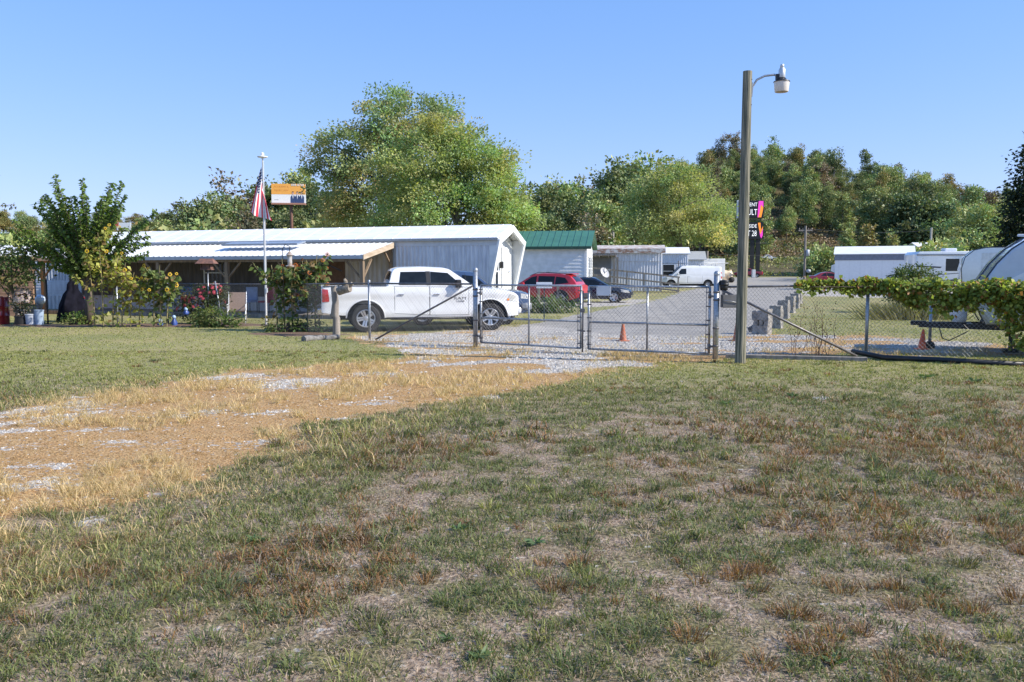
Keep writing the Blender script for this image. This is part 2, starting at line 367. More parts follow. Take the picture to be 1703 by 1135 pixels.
def build_ground():
    def spaced(a, lo, hi, fine, far, grow=1.07):
        xs = list(np.arange(lo, hi+1e-6, fine)); s = fine; v = hi
        while v < far: s = min(s*grow, 9.0); v += s; xs.append(v)
        s = fine; v = lo; pre = []
        while v > a: s = min(s*grow, 9.0); v -= s; pre.append(v)
        return np.array(pre[::-1]+xs)
    xs = spaced(-620, -12, 13, .11, 620); ys = spaced(-12, 2.4, 29, .11, 820)
    X, Y = np.meshgrid(xs, ys, indexing='ij'); Z = TZ(X, Y)
    nx, ny = len(xs), len(ys)
    tr, gr, asp, bed = zones(X.ravel(), Y.ravel())
    Zf = Z.ravel()+.03*bed*(Y.ravel() < 30)
    V = np.stack([X.ravel(), Y.ravel(), Zf], 1)
    i, j = np.meshgrid(np.arange(nx-1), np.arange(ny-1), indexing='ij')
    a = (i*ny+j).ravel(); q = np.stack([a, a+ny, a+ny+1, a+1], 1).astype(np.int32)
    me = bpy.data.meshes.new('ground')
    me.vertices.add(len(V)); me.vertices.foreach_set('co', V.astype(np.float32).ravel())
    me.loops.add(q.size); me.loops.foreach_set('vertex_index', q.ravel())
    me.polygons.add(len(q)); me.polygons.foreach_set('loop_start', np.arange(0, q.size, 4, dtype=np.int32)); me.polygons.foreach_set('loop_total', np.full(len(q), 4, np.int32))
    me.polygons.foreach_set('use_smooth', np.ones(len(q), bool))
    at = me.attributes.new('zone', 'FLOAT_COLOR', 'POINT')
    at.data.foreach_set('color', np.stack([tr, gr, asp, bed], 1).astype(np.float32).ravel())
    m, nt, b = newmat('ground_mix'); L = nt.links.new
    tc = N(nt, 'ShaderNodeTexCoord')
    def noise(s, d=4, st=(1, 1, 1), out='Fac'):
        mp = N(nt, 'ShaderNodeMapping'); mp.inputs['Scale'].default_value = st; L(tc.outputs['Object'], mp.inputs[0])
        n = N(nt, 'ShaderNodeTexNoise'); n.inputs['Scale'].default_value = s; n.inputs['Detail'].default_value = d; L(mp.outputs[0], n.inputs['Vector']); return n.outputs[out]
    def ramp(f, stops):
        r = N(nt, 'ShaderNodeValToRGB'); e = r.color_ramp.elements
        while len(e) < len(stops): e.new(.5)
        for k, (p, c) in enumerate(stops): e[k].position = p; e[k].color = rgba(c)
        L(f, r.inputs[0]); return r.outputs[0]
    def mix(f, a, c, mode='MIX'):
        x = N(nt, 'ShaderNodeMixRGB', blend_type=mode)
        for k, v in ((0, f), (1, a), (2, c)):
            if hasattr(v, 'is_linked'): L(v, x.inputs[k])
            else: x.inputs[k].default_value = v if k == 0 else rgba(v)
        return x.outputs[0]
    fine = noise(38, 6); fine2 = noise(120, 3); mid = noise(1.6, 4); big = noise(.23, 3); patch = noise(2.0, 6)
    # worn lawn near the camera: thatch, green, rusty weed
    thatch = ramp(fine, [(.3, (.12, .08, .055)), (.5, (.28, .21, .155)), (.7, (.45, .36, .28))])
    green = ramp(fine, [(.3, (.08, .07, .035)), (.55, (.17, .155, .07)), (.75, (.28, .24, .13))])
    worn = mix(ramp(patch, [(.42, (0, 0, 0)), (.56, (1, 1, 1))]), green, thatch)
    lawnfar = mix(ramp(noise(.35, 4), [(.35, (0, 0, 0)), (.65, (1, 1, 1))]), ramp(fine, [(.3, (.15, .165, .06)), (.7, (.29, .28, .115))]), ramp(fine, [(.3, (.24, .21, .09)), (.7, (.40, .34, .16))]))
    sx = N(nt, 'ShaderNodeSeparateXYZ'); L(tc.outputs['Object'], sx.inputs[0])
    mr = N(nt, 'ShaderNodeMapRange'); mr.inputs[1].default_value = 9; mr.inputs[2].default_value = 15; L(sx.outputs['Y'], mr.inputs[0])
    lawn = mix(mr.outputs[0], worn, lawnfar)
    mf = N(nt, 'ShaderNodeMapRange'); mf.inputs[1].default_value = 185; mf.inputs[2].default_value = 215; L(sx.outputs['Y'], mf.inputs[0])
    hillc = mix(noise(.12, 5), (.05, .055, .018), (.15, .115, .06))
    lawn = mix(mf.outputs[0], lawn, hillc)
    dirt = mix(ramp(noise(5, 5), [(.38, (0, 0, 0)), (.62, (1, 1, 1))]), ramp(fine, [(.3, (.20, .10, .042)), (.52, (.44, .265, .115)), (.75, (.64, .46, .26))]), ramp(fine, [(.3, (.22, .12, .05)), (.7, (.58, .40, .20))]))
    vo = N(nt, 'ShaderNodeTexVoronoi'); vo.inputs['Scale'].default_value = 30; L(tc.outputs['Object'], vo.inputs['Vector'])
    grv = mix(.6, ramp(fine2, [(.3, (.24, .215, .19)), (.7, (.54, .505, .465))]), ramp(vo.outputs['Color'], [(.1, (.28, .25, .22)), (.9, (.60, .565, .52))]))
    asp = mix(ramp(noise(.8, 5), [(.35, (0, 0, 0)), (.65, (1, 1, 1))]), ramp(fine2, [(.3, (.215, .20, .18)), (.7, (.33, .31, .28))]), ramp(fine2, [(.3, (.29, .27, .24)), (.7, (.41, .385, .35))]))
    soil = ramp(fine, [(.3, (.10, .06, .04)), (.7, (.26, .18, .13))])
    zt = N(nt, 'ShaderNodeAttribute'); zt.attribute_name = 'zone'
    sr = N(nt, 'ShaderNodeSeparateColor'); L(zt.outputs['Color'], sr.inputs[0])
    def edge(s, k=.5):        # break the zone edges with fine noise
        a = N(nt, 'ShaderNodeMath', operation='ADD'); L(s, a.inputs[0])
        q = N(nt, 'ShaderNodeMath', operation='MULTIPLY_ADD'); L(noise(14, 4), q.inputs[0]); q.inputs[1].default_value = k*2; q.inputs[2].default_value = -k; L(q.outputs[0], a.inputs[1])
        r = N(nt, 'ShaderNodeMapRange'); r.inputs[1].default_value = .38; r.inputs[2].default_value = .62; L(a.outputs[0], r.inputs[0]); return r.outputs[0]
    c = mix(edge(sr.outputs[0], .7), lawn, dirt)
    c = mix(edge(sr.outputs[2], .2), c, asp)
    c = mix(edge(sr.outputs[1], 1.5), c, grv)
    c = mix(edge(zt.outputs['Alpha'], .5), c, soil)
    L(c, b.inputs['Base Color']); b.inputs['Roughness'].default_value = .9; b.inputs['Specular IOR Level'].default_value = .15
    bp = N(nt, 'ShaderNodeBump'); bp.inputs['Strength'].default_value = .7; bp.inputs['Distance'].default_value = .03; L(fine, bp.inputs['Height']); L(bp.outputs[0], b.inputs['Normal'])
    me.materials.append(m); me.update()
    o = link('ground', me); o['kind'] = 'structure'
build_ground()

# ------------------------------------------------------------------ grass blades and loose stones
def scatter(y0, y1, dens, seed):
    r = np.random.default_rng(seed); n = int(dens*(.66*(y1*y1-y0*y0)*2*.5*1.06+2*(y1-y0)))
    y = np.sqrt(y0*y0+(y1*y1-y0*y0)*r.random(n)); x = (r.random(n)*2-1)*(.665*y+.6)
    return x, y, r
def blade_pts(x, y, r, h, w, lean, C, az=None):
    n = len(x); z = TZ(x, y)-.006
    a = r.random(n)*2*math.pi if az is None else az; d = np.stack([np.cos(a), np.sin(a), np.zeros(n)], 1)
    f = r.random(n)*2*math.pi; s = np.stack([np.cos(f), np.sin(f), np.zeros(n)], 1)*w[:, None]*.5
    b = np.stack([x, y, z], 1); up = np.array((0, 0, 1.))
    m = b+up*(h*.6)[:, None]+d*(h*lean*.35)[:, None]
    t = b+up*(h*(1-.35*lean))[:, None]+d*(h*lean)[:, None]
    V = np.stack([b-s, b+s, m+s*.8, t, m-s*.8], 1).reshape(-1, 3)
    return V, np.repeat(C, 5, 0)
GREEN = np.array((.175, .19, .062)); BLUEG = np.array((.125, .16, .06)); BROWN = np.array((.25, .13, .052)); STRAW = np.array((.62, .47, .25)); THATCH = np.array((.40, .31, .23)); YG = np.array((.35, .35, .115))
def grass_band(y0, y1, dens, seed, wmul):
    x, y, r = scatter(y0, y1, dens, seed)
    # pull some into tufts
    k = r.random(len(x)) < .45; cx = np.round(x[k]/.17)*.17; cy = np.round(y[k]/.17)*.17
    jx = (vnoise(cx*9.1, cy*7.7, 61)-.5)*.3; jy = (vnoise(cx*8.3, cy*9.9, 62)-.5)*.3
    x[k] = cx+jx+r.normal(size=k.sum())*.035; y[k] = cy+jy+r.normal(size=k.sum())*.035
    tuft = np.zeros(len(x)); tuft[k] = 1
    tr, gr, asp, bed = zones(x, y)
    n1 = fbm(x*1.7, y*1.6, 41)*.5+.5*fbm(x*4.2, y*3.8, 42); n2 = fbm(x*.75+9, y*.75, 43); n3 = fbm(x*3.1, y*3.1, 45); n5 = fbm(x*.9-4, y*.9+7, 47)
    e = (sdist(x, y, track))
    edge = np.exp(-((e+.35)/.6)**2)*(y < 16)*(x < 3)*ss(.35, .6, fbm(x*1.4, y*1.4, 49))              # lush fringe beside the track
    bare = ss(.47, .60, n1+.40*(n3-.5)-.35*edge-.08*ss(9, 13, y))      # bare thatch patches
    rusty = .85*ss(.49, .59, .6*n2+.4*n5+.35*(n3-.5)+.10*ss(-1.5, 4, x)-.055)*(1-edge)*ss(13, 8, y)
    n = len(x); u = r.random(n); lush = ss(10, 15, y)
    C = np.where((u < .5)[:, None], GREEN, BLUEG)*(1+.35*(r.random((n, 1))*2-1))
    C = C*(1-lush[:, None])+(GREEN*.45+YG*.55)*(.8+.4*r.random((n, 1)))*lush[:, None]
    C = C*(1-.6*edge[:, None])+YG*.6*edge[:, None]*(.6+.5*r.random((n, 1)))
    es = (r.random(n) < .38*np.exp(-((e+.25)/.5)**2)*(y < 16)); C[es] = STRAW*(.6+.5*r.random((es.sum(), 1)))
    mr_ = r.random(n) < rusty*.75; C[mr_] = BROWN*(.55+.8*r.random((mr_.sum(), 1)))
    dead = r.random(n) < (.42+.5*bare-.30*lush); C[dead] = THATCH*(.55+.7*r.random((dead.sum(), 1)))
    h = .028+.045*r.random(n); h *= 1-.35*bare; h *= 1+.35*tuft*(n3 > .5)+1.15*edge*r.random(n); h[dead] *= .62
    h *= 1-.35*lush
    big = (n5 > .60)*(tuft > 0)*(r.random(n) < .6)*(y < 13)*(tr < .3); h = np.where(big, h*1.7+.02, h)
    lean = .5+.8*r.random(n); lean[dead] = 1.1+.6*r.random(dead.sum())
    keep = np.ones(n, bool)
    # the dead strip: only straw tufts and short mat
    t = tr > .15+.7*r.random(n); tn = fbm(x*1.3, y*1.3, 51)
    tall = t & (tuft > 0) & (tn > .53); mat_ = t & ~tall
    C[t] = STRAW*(.6+.65*r.random((t.sum(), 1))); C[mat_] = np.array((.46, .29, .13))*(.4+1.1*r.random((mat_.sum(), 1)))
    h = np.where(tall, .07+.12*r.random(n), np.where(mat_, .012+.018*r.random(n), h)); lean = np.where(mat_, 1.6, lean)
    keep &= ~(mat_ & (r.random(n) < .45)) & ~((gr > .45) & (r.random(n) < .8)) & (asp < .2) & ~((bed > .5) & (r.random(n) < .8))
    keep &= ~((bare > .8) & (r.random(n) < .25))
    w = (.0034+.003*r.random(n))*wmul; w[mat_] *= .8; w[tall] *= .6; w = np.where(big, w*1.3, w)
    keep &= ~((y > 24) & (sdist(x, y, [(-25, 36), (-17.5, 31), (-5, 30), (-.4, 31), (2, 36), (-15, 42)]) > 0))
    return blade_pts(x[keep], y[keep], r, h[keep], w[keep], lean[keep], np.clip(C[keep], .01, .8))
def tufts(y0, y1, dens, nb, seed, wmul):
    x, y, r = scatter(y0, y1, dens, seed); tr, gr, asp, bed = zones(x, y)
    n1 = fbm(x*1.1, y*1.0, 41); n6 = fbm(x*.6+3, y*.6, 63); k = (tr < .3) & (gr < .3) & (asp < .1) & (r.random(len(x)) < ss(.62, .36, n1)*.95+.12)
    x, y, n6 = x[k], y[k], n6[k]; nt = len(x); R0 = (.035+.085*r.random(nt)**1.5); u = r.random(nt)
    rust = u < ss(.47, .61, n6+.13*ss(-.5, 4, x))*.8
    base = np.where((u > .55)[:, None], GREEN, BLUEG)*(.62+.6*r.random((nt, 1))); base = np.where((u > .9)[:, None], YG*.85, base); base[rust] = BROWN*(.6+.6*r.random((rust.sum(), 1)))
    ct = np.maximum(4, (nb*(R0/.08)**1.3*(.5+r.random(nt))).astype(int)); i = np.repeat(np.arange(nt), ct); n = len(i)
    az = r.random(n)*6.283; q = np.sqrt(r.random(n)); bx = x[i]+np.cos(az)*R0[i]*q*.7; by = y[i]+np.sin(az)*R0[i]*q*.7
    h = (.03+.40*R0[i])*(.6+.75*r.random(n)); lean = .25+.95*q*(.5+r.random(n)); C = base[i]*(.6+.75*r.random((n, 1))); dd = r.random(n) < .16; C[dd] = THATCH*(.5+.6*r.random((dd.sum(), 1)))
    return blade_pts(bx, by, r, h, (.0032+.003*r.random(n))*wmul, lean, np.clip(C, .01, .8), az+r.normal(size=n)*.5)
VS, CS = [], []
for a in ((2.9, 5.2, 26, 55, 91, 1.0), (5.2, 8, 24, 40, 92, 1.15), (8, 12.5, 18, 26, 93, 1.6), (12.5, 18, 8, 16, 94, 2.2)):
    v, c = tufts(*a); VS.append(v); CS.append(c)
for a in ((2.9, 5.2, 5600, 1, 1.0), (5.2, 8, 3800, 2, 1.15), (8, 12, 2000, 3, 1.55), (12, 18, 1000, 4, 2.3), (18, 33, 170, 5, 4.0)):
    v, c = grass_band(*a); VS.append(v); CS.append(c)
tag(link('grass', blade_mesh('grass', np.concatenate(VS), np.concatenate(CS), grassM)), 'patchy late summer lawn with straw tufts along the dead track', 'grass', kind='stuff')
def stones():
    Vs, Fs, Cs = [], [], []
    base = np.array([(1, 0, 0), (0, 1, 0), (-1, 0, 0), (0, -1, 0), (0, 0, 1.)]); tri = np.array([(0, 1, 4), (1, 2, 4), (2, 3, 4), (3, 0, 4)])
    out = []; oc = []
    for (y0, y1, dens, seed, sz) in ((5, 9, 900, 71, .012), (9, 14, 700, 72, .016), (14, 24, 330, 73, .022)):
        x, y, r = scatter(y0, y1, dens, seed); tr, gr, asp, bed = zones(x, y)
        k = (gr+.15*(r.random(len(x))-.5) > .5) | ((tr > .5) & (r.random(len(x)) < .03)); x, y = x[k], y[k]; n = len(x)
        s = sz*(.5+1.1*r.random(n)**2); a = r.random(n)*6.28
        B = base[None]*s[:, None, None]*(1+.4*(r.random((n, 5, 1))*2-1)); B[:, :, 2] *= .7
        ca, sa = np.cos(a)[:, None], np.sin(a)[:, None]; bx = B[:, :, 0]*ca-B[:, :, 1]*sa; by = B[:, :, 0]*sa+B[:, :, 1]*ca
        Q = np.stack([bx+x[:, None], by+y[:, None], B[:, :, 2]+TZ(x, y)[:, None]], 2)
        out.append(Q[:, tri].reshape(-1, 3)); c = np.array((.50, .47, .425))*(.45+.7*r.random((n, 1))); oc.append(np.repeat(c, 12, 0))
    tag(link('gravel', raw_mesh('gravel', np.concatenate(out), 3, np.clip(np.concatenate(oc), 0, .85), foliage('stone', trans=0, hv=0, vv=0, rough=.9))), 'loose pale gravel spilling over the track and drive', 'gravel', kind='stuff')
stones()
# ------------------------------------------------------------------ chain link fences and gates
def fabric(L, z0, z1, pitch=.08, r=.0025, y=0, skip=None):
    """two sets of slanted wires, clipped to the panel, in the local xz plane"""
    mb = MB(); H = z1-z0
    for sgn in (1, -1):
        c = -H
        while c < L+H:
            # x = c + t (t = height) for sgn 1 ; x = c + H - t for sgn -1
            t0, t1 = 0, H
            if sgn == 1: t0 = max(t0, -c); t1 = min(t1, L-c)
            else: t0 = max(t0, c+H-L); t1 = min(t1, c+H)
            if t1-t0 > .02:
                f = (lambda t: c+t) if sgn == 1 else (lambda t: c+H-t)
                mb.tube([(f(t0), y+sgn*.002, z0+t0), (f(t1), y+sgn*.002, z0+t1)], r, 3, caps=False)
            c += pitch
    return mb
def place_line(name, a, b, label, cat, group=None):
    a = np.array(a[:2]); b = np.array(b[:2]); d = b-a
    t = thing(name, label, cat, (a[0], a[1], tz(*a)), math.atan2(d[1], d[0]), group); return t, float(np.hypot(*d))
def post_bm(x, h, r=.03, cap=True, y=0):
    mb = MB(); mb.tube([(x, y, -.15), (x, y, h)], r, 12)
    if cap: mb.at((x, y, h)).lathe([(r*1.18, -.02), (r*1.18, .015), (r*.8, .035), (0, .045)], 12); mb.at()
    return mb
def panel(t, L, h, rail=True, z0=.04):
    fabric(L, z0, h-.02).build('wire_mesh', wireM, t)
    if rail:
        mb = MB(); mb.tube([(0, 0, h), (L, 0, h)], .02, 8); mb.build('top_rail', darkgalv, t)
gl = G(791, 577); gr_ = G(1189.5, 597); gm = G(970, 588)
HF = 1.42
# gates
def gate(a, b, label, hinge_left):
    t, L = place_line('chain_link_gate', a, b, label, 'gate', 'gates across the drive')
    L0, L1 = .08, L-.06; zb, zt, zm = .10, HF-.02, .66
    mb = MB()
    for x in (L0, L1): mb.tube([(x, 0, zb), (x, 0, zt)], .024, 10)
    for z in (zb, zt): mb.tube([(L0, 0, z), (L1, 0, z)], .022, 10)
    mb.build('frame', galv, t)
    mb = MB(); mb.tube([(L0, 0, zm), (L1, 0, zm)], .022, 10); mb.tube([((L0+L1)/2, .0, zb), ((L0+L1)/2, .0, zt)], .021, 10); mb.build('brace', galv, t)
    f = fabric(L1-L0, zb, zt); w = f.build('wire_mesh', wireM, t); w.location = (L0, -.026, 0)
    for x in (L0, L1):
        mb = MB(); mb.tube([(x+(.06 if x == L0 else -.06), -.026, zb), (x+(.06 if x == L0 else -.06), -.026, zt)], .006, 5)
        for z in np.linspace(zb+.1, zt-.1, 5): mb.box((x-.03, -.034, z-.012), (x+.07 if x == L0 else x+.03, -.02, z+.012)) if x == L0 else mb.box((x-.07, -.034, z-.012), (x+.03, -.02, z+.012))
        mb.build('tension_bar', darkgalv, t)
    hx = L0 if hinge_left else L1; sx = -1 if hinge_left else 1
    for z in (.24, 1.22):
        mb = MB().at((hx, 0, z)); mb.lathe([(.03, -.04), (.034, -.035), (.034, .035), (.03, .04)], 10); mb.box((min(0, sx*.11), -.02, -.02), (max(0, sx*.11), .02, .02)); mb.build('hinge', darkgalv, t)
    return t, L
g1, Lg1 = gate(gl+[.06, -.03, 0], gm, 'left chain link gate leaf hung beside the front of the white pickup', True)
g2, Lg2 = gate(gm+[.03, -.02, 0], gr_-[.06, -.03, 0], 'right chain link gate leaf with a square white sheet wired on', False)
mb = MB(); mb.tube([(Lg1-.005, -.02, .02), (Lg1-.005, -.02, 1.3)], .016, 8); mb.box((Lg1-.05, -.06, .85), (Lg1+.05, -.03, .93)); mb.box((Lg1-.05, -.05, .45), (Lg1+.06, -.03, .48)); mb.build('drop_latch', darkgalv, g1)
# gate posts
for p, h, lab in ((gl, 1.74, 'thick galvanised post between the left gate leaf and the braced fence panel'), (gr_, 1.66, 'thick galvanised gate post beside the wooden lamp pole')):
    t = thing('gate_post', lab, 'post', (p[0], p[1], tz(p[0], p[1])), 0, 'gate posts')
    post_bm(0, h, .055, False).build('shaft', galv, t); mb = MB().at((0, 0, h)); mb.lathe([(.058, -.03), (.06, .0), (.05, .03), (.025, .05), (0, .055)], 14); mb.build('cap', galv, t)
    for z in (.25, .6, 1.15, 1.3): mb = MB().at((0, 0, z)); mb.lathe([(.06, -.018), (.064, -.014), (.064, .014), (.06, .018)], 14); mb.build('collar', darkgalv, t)
def rail_fence(name, pts, heights, label, posts, group=None, rails=True, zb=.04, pr=.03, fab=None):
    t = thing(name, label, 'fence', (0, 0, 0), 0, group)
    for i, p in enumerate(pts):
        if posts[i]: o = post_bm(0, heights[i]+.05, pr).build('post', galv, t); o.location = (p[0], p[1], tz(p[0], p[1]))
    for i in range(len(pts)-1):
        a, b = np.array(pts[i][:2]), np.array(pts[i+1][:2]); d = b-a; L = float(np.hypot(*d)); h = (heights[i]+heights[i+1])/2
        o = fabric(L, zb, h, .08, fab or .0025).build('wire_mesh', wireM, t); o.location = (a[0], a[1], tz(*a)); o.rotation_euler = (0, 0, math.atan2(d[1], d[0]))
        if rails:
            mb = MB(); mb.tube([(a[0], a[1], tz(*a)+heights[i]), (b[0], b[1], tz(*b)+heights[i+1])], .021, 8); mb.build('top_rail', darkgalv, t)
    return t
def brace(t, a, b, r=.022):
    mb = MB(); mb.tube([a, b], r, 8); mb.build('brace_pipe', darkgalv, t)
pL = G(615, 565.5)
fl = rail_fence('chain_link_fence', [pL, gl], [1.42, 1.42], 'braced chain link panel in front of the white pickup', [1, 0])
q = G(625, 568); brace(fl, (q[0], q[1]-.02, .05), (gl[0]-.06, gl[1]-.04, 1.38))
logp = G(559, 560)
back = [(p[0], p[1]) for p in (pL, logp, G(455, 546), G(368, 541), G(280, 540.5), G(196, 540))]
fb = rail_fence('chain_link_fence', back, [1.42, 1.40, 1.33, 1.32, 1.32, 1.32], 'long chain link fence run behind the rose bush and sunflowers', [0, 0, 0, 0, 1, 1], fab=.0018)
lean = G(372, 541); mb = MB(); mb.tube([(lean[0], lean[1]-.06, -.1), (lean[0]-.22, lean[1]-.06, 1.42)], .026, 10); mb.build('leaning_post', galv, fb)
def dark_pipe(name, pts, r, m, label, cat, n=10):
    mb = MB(); mb.tube(pts, r, n); return tag(mb.build(name, m), label, cat)
# right fence with vines
fr = [(gr_[0]+.09, gr_[1]), tuple(G(1440, 591.5)[:2]), tuple(G(1600, 598)[:2]), tuple(G(1720, 605)[:2]), tuple(G(1900, 612)[:2])]
fR = rail_fence('chain_link_fence', fr, [1.40, 1.43, 1.43, 1.43, 1.43], 'chain link fence draped in grape vine right of the lamp pole', [0, 1, 0, 1, 1], pr=.034)
q = G(1425, 598); brace(fR, (gr_[0]+.1, gr_[1]-.04, 1.34), (q[0], q[1], .06), .024)
a_, b_, c_ = G(1418, 593), G(1560, 603), G(1712, 612)
dark_pipe('drain_pipe', [(a_[0], a_[1], .1), (G(1470, 600)[0], G(1470, 600)[1], .06), (b_[0], b_[1], .05), (c_[0], c_[1], .05)], .05, steelblack, 'black corrugated pipe lying on the grass along the vine fence', 'pipe')
a_, b_ = G(1207, 596), G(1418, 601)
mb = MB().at((a_[0], a_[1]+.02, 0), (0, 0, math.atan2(b_[1]-a_[1], b_[0]-a_[0]))); mb.box((0, -.05, -.02), (2.6, .05, .08), 0, .01); tag(mb.build('landscape_timber', greywood), 'dark timber edging lying on the ground behind the lamp pole', 'timber')
# control box and bucket on the fence beside the gate post
c = P(1213, 501, gr_[1]); t = thing('control_box', 'grey weathered box fixed to the fence beside the lamp pole', 'box', tuple(c))
mb = MB(); mb.box((-.16, -.11, -.125), (.13, .06, .125), 0, .008); mb.build('case', M('box_grey', (.17, .16, .155), .6, metal=.3, scale=6, c2=(.10, .095, .09)), t)
mb = MB(); mb.box((-.15, -.116, -.115), (.12, -.11, .115), 0, .002); mb.build('door', M('box_door', (.20, .19, .185), .6, scale=5, c2=(.12, .115, .11)), t)
mb = MB(); mb.tube([(-.16, -.125, .02), (0, -.13, .0), (.13, -.125, -.03)], .006, 5); mb.build('cable', galv, t)
mb = MB(); mb.box((.14, -.06, -.13), (.2, .04, .12), 0, .006); mb.build('bracket', galv, t)
c = P(1204, 474, gr_[1]); t = thing('gate_motor', 'dark ribbed gate opener cap on top of the fence beside the gate post', 'motor', (c[0], c[1], c[2]))
mb = MB(); mb.lathe([(0, -.11), (.07, -.11), (.08, -.03), (.075, -.02), (.095, -.01), (.095, .02), (.085, .03), (.1, .06), (.095, .085), (0, .095)], 18); mb.build('housing', steelblack, t)
mb = MB(); mb.tube([(0, 0, -.1), (0, 0, -.2)], .03, 8); mb.build('stem', galv, t)
# signs and sheets on the gates
def sheet(name, px0, py0, px1, py1, Y, label, cat, rz=0., m=None):
    a = P(px0, py1, Y); b = P(px1, py0, Y); t = thing(name, label, cat, tuple((a+b)/2), rz)
    w, h = (b-a)[0]/2, (b-a)[2]/2
    mb = MB(); mb.box((-w, -.004, -h), (w, .004, h), 0, .003); mb.build('panel', m or signwhite, t)
    mb = MB()
    for sx in (-1, 1):
        for sz in (-1, 1): mb.at((sx*(w-.02), -.006, sz*(h-.02))).lathe([(0, -.003), (.008, -.003), (.008, .003), (0, .003)], 6, axis='y')
    mb.build('wire_tie', darkgalv, t); return t
ang = math.atan2(gr_[1]-gl[1], gr_[0]-gl[0])
sheet('gate_sign', 991, 476, 1017, 492, float(gm[1]-.26), 'square blank grey white sheet wired to the right gate leaf', 'sign', ang, M('sheet_grey', (.62, .65, .67), .5, var=.06))

# ------------------------------------------------------------------ lamp pole
p = G(1231, 604.5)
t = thing('lamp_pole', 'tall green brown wooden pole carrying a security lamp on an arm', 'lamp pole', (p[0], p[1], tz(p[0], p[1])))
top = P(1244.5, 119, p[1]); HP = float(top[2])
mb = MB(); mb.tube([(0, 0, -.2), (0, 0, .6), (.01, 0, HP*.5), (.02, 0, HP)], [.100, .098, .090, .081], 24); mb.build('pole', polewood, t, smooth=40)
mb = MB()
for z in (HP-.15, HP-.6, HP-2.4, HP-3.4, 3.1): mb.at((.09, -.05, z)).lathe([(0, -.01), (.008, -.01), (.008, .02), (0, .02)], 6, axis='y')
mb.tube([(-.11, 0, HP-.13), (-.07, 0, HP-.13)], .008, 6); mb.at(); mb.build('bolt', darkgalv, t)
hd = P(1300, 140, p[1])-np.array((p[0], p[1], 0)); hx, hz = float(hd[0]), float(hd[2])
mb = MB(); mb.tube([(.10, 0, HP-.42), (.11, 0, HP-.28), (.19, 0, HP-.15), (.33, 0, HP-.08), (.5, 0, HP-.06), (hx-.08, 0, HP-.075)], .02, 10); mb.box((.085, -.03, HP-.45), (.11, .03, HP-.2)); mb.build('arm', galv, t, smooth=40)
z0 = HP-.02
mb = MB().at((hx, 0, z0)); mb.lathe([(0, .14), (.03, .14), (.036, .125), (.036, .09), (.028, .08), (.045, .075), (.06, .05), (.062, -.1), (.05, -.12)], 16); mb.build('lamp_head', M('lamp_alu', (.58, .60, .62), .4, metal=.5, var=.05), t, smooth=40)
mb = MB().at((hx, 0, z0)); mb.lathe([(.06, -.09), (.09, -.13), (.142, -.155), (.147, -.17), (.13, -.17)], 20); mb.box((-.11, -.03, -.13), (-.05, .03, -.03)); mb.build('lamp_collar', steelblack, t, smooth=40)
mb = MB().at((hx, 0, z0)); mb.lathe([(.136, -.17), (.134, -.21), (.121, -.335), (.116, -.345), (.11, -.335), (.122, -.21)], 24); mb.build('lamp_shade', M('acrylic', (.72, .66, .60), .25, var=.04), t, smooth=40)

# ------------------------------------------------------------------ cones
def cone(h, m, label, px, py, tilt=0., z=0.):
    p = G(px, py); t = thing('traffic_cone', label, 'cone', (p[0], p[1], tz(p[0], p[1])), rnd.random(), 'traffic cones')
    mb = MB(); mb.box((-h*.27, -h*.27, 0), (h*.27, h*.27, .025), 0, .008); mb.build('base', m, t)
    mb = MB(); mb.lathe([(h*.21, .02), (h*.19, .04), (h*.055, h*.97), (h*.045, h), (h*.03, h), (h*.03, h*.9)], 20); o = mb.build('body', m, t, smooth=40); o.rotation_euler = (0, tilt, 0)
    return t
cone(.47, conem, 'faded orange traffic cone on the gravel behind the right gate leaf', 1036, 567.5)
cone(.44, conef, 'bright orange traffic cone under the trailer tongue', 1533, 581, .05)
cone(.6, conem, 'worn orange traffic cone hidden behind the foot of the lamp pole', 1226.5, 567)

# ------------------------------------------------------------------ stone posts beside the road
def rough_block(w, d, h, seed, chip=.03):
    r = np.random.default_rng(seed); bm = bmesh.new(); bmesh.ops.create_cube(bm, size=1)
    bmesh.ops.subdivide_edges(bm, edges=bm.edges[:], cuts=5, use_grid_fill=True)
    for v in bm.verts:
        x, y, z = v.co; k = (abs(x) > .49)+(abs(y) > .49)+(abs(z) > .49)
        j = r.normal(size=3)*chip*(.35+.35*k)
        wz = 1-.07*(z+.5)
        v.co = Vector((x*w*wz*(1+.03*math.sin(z*9+seed)), y*d, (z+.5)*h))+Vector(j)
    return bm
stn = (((1269, 557), .42, .72, 'nearest stone post by the drive, broken open with two holes'), ((1293, 546), .36, .72, 'second stone post by the drive, a plain square slab'), ((1305, 531), .40, .72, 'third stone post by the drive, chipped along its right edge'),
       ((1316, 521), .38, .74, 'fourth stone post by the drive, leaning on a taller neighbour'), ((1324, 514), .40, .74, 'fifth stone post by the drive, narrow and upright'), ((1329, 506), .40, .72, 'farthest stone post in the row by the drive'))
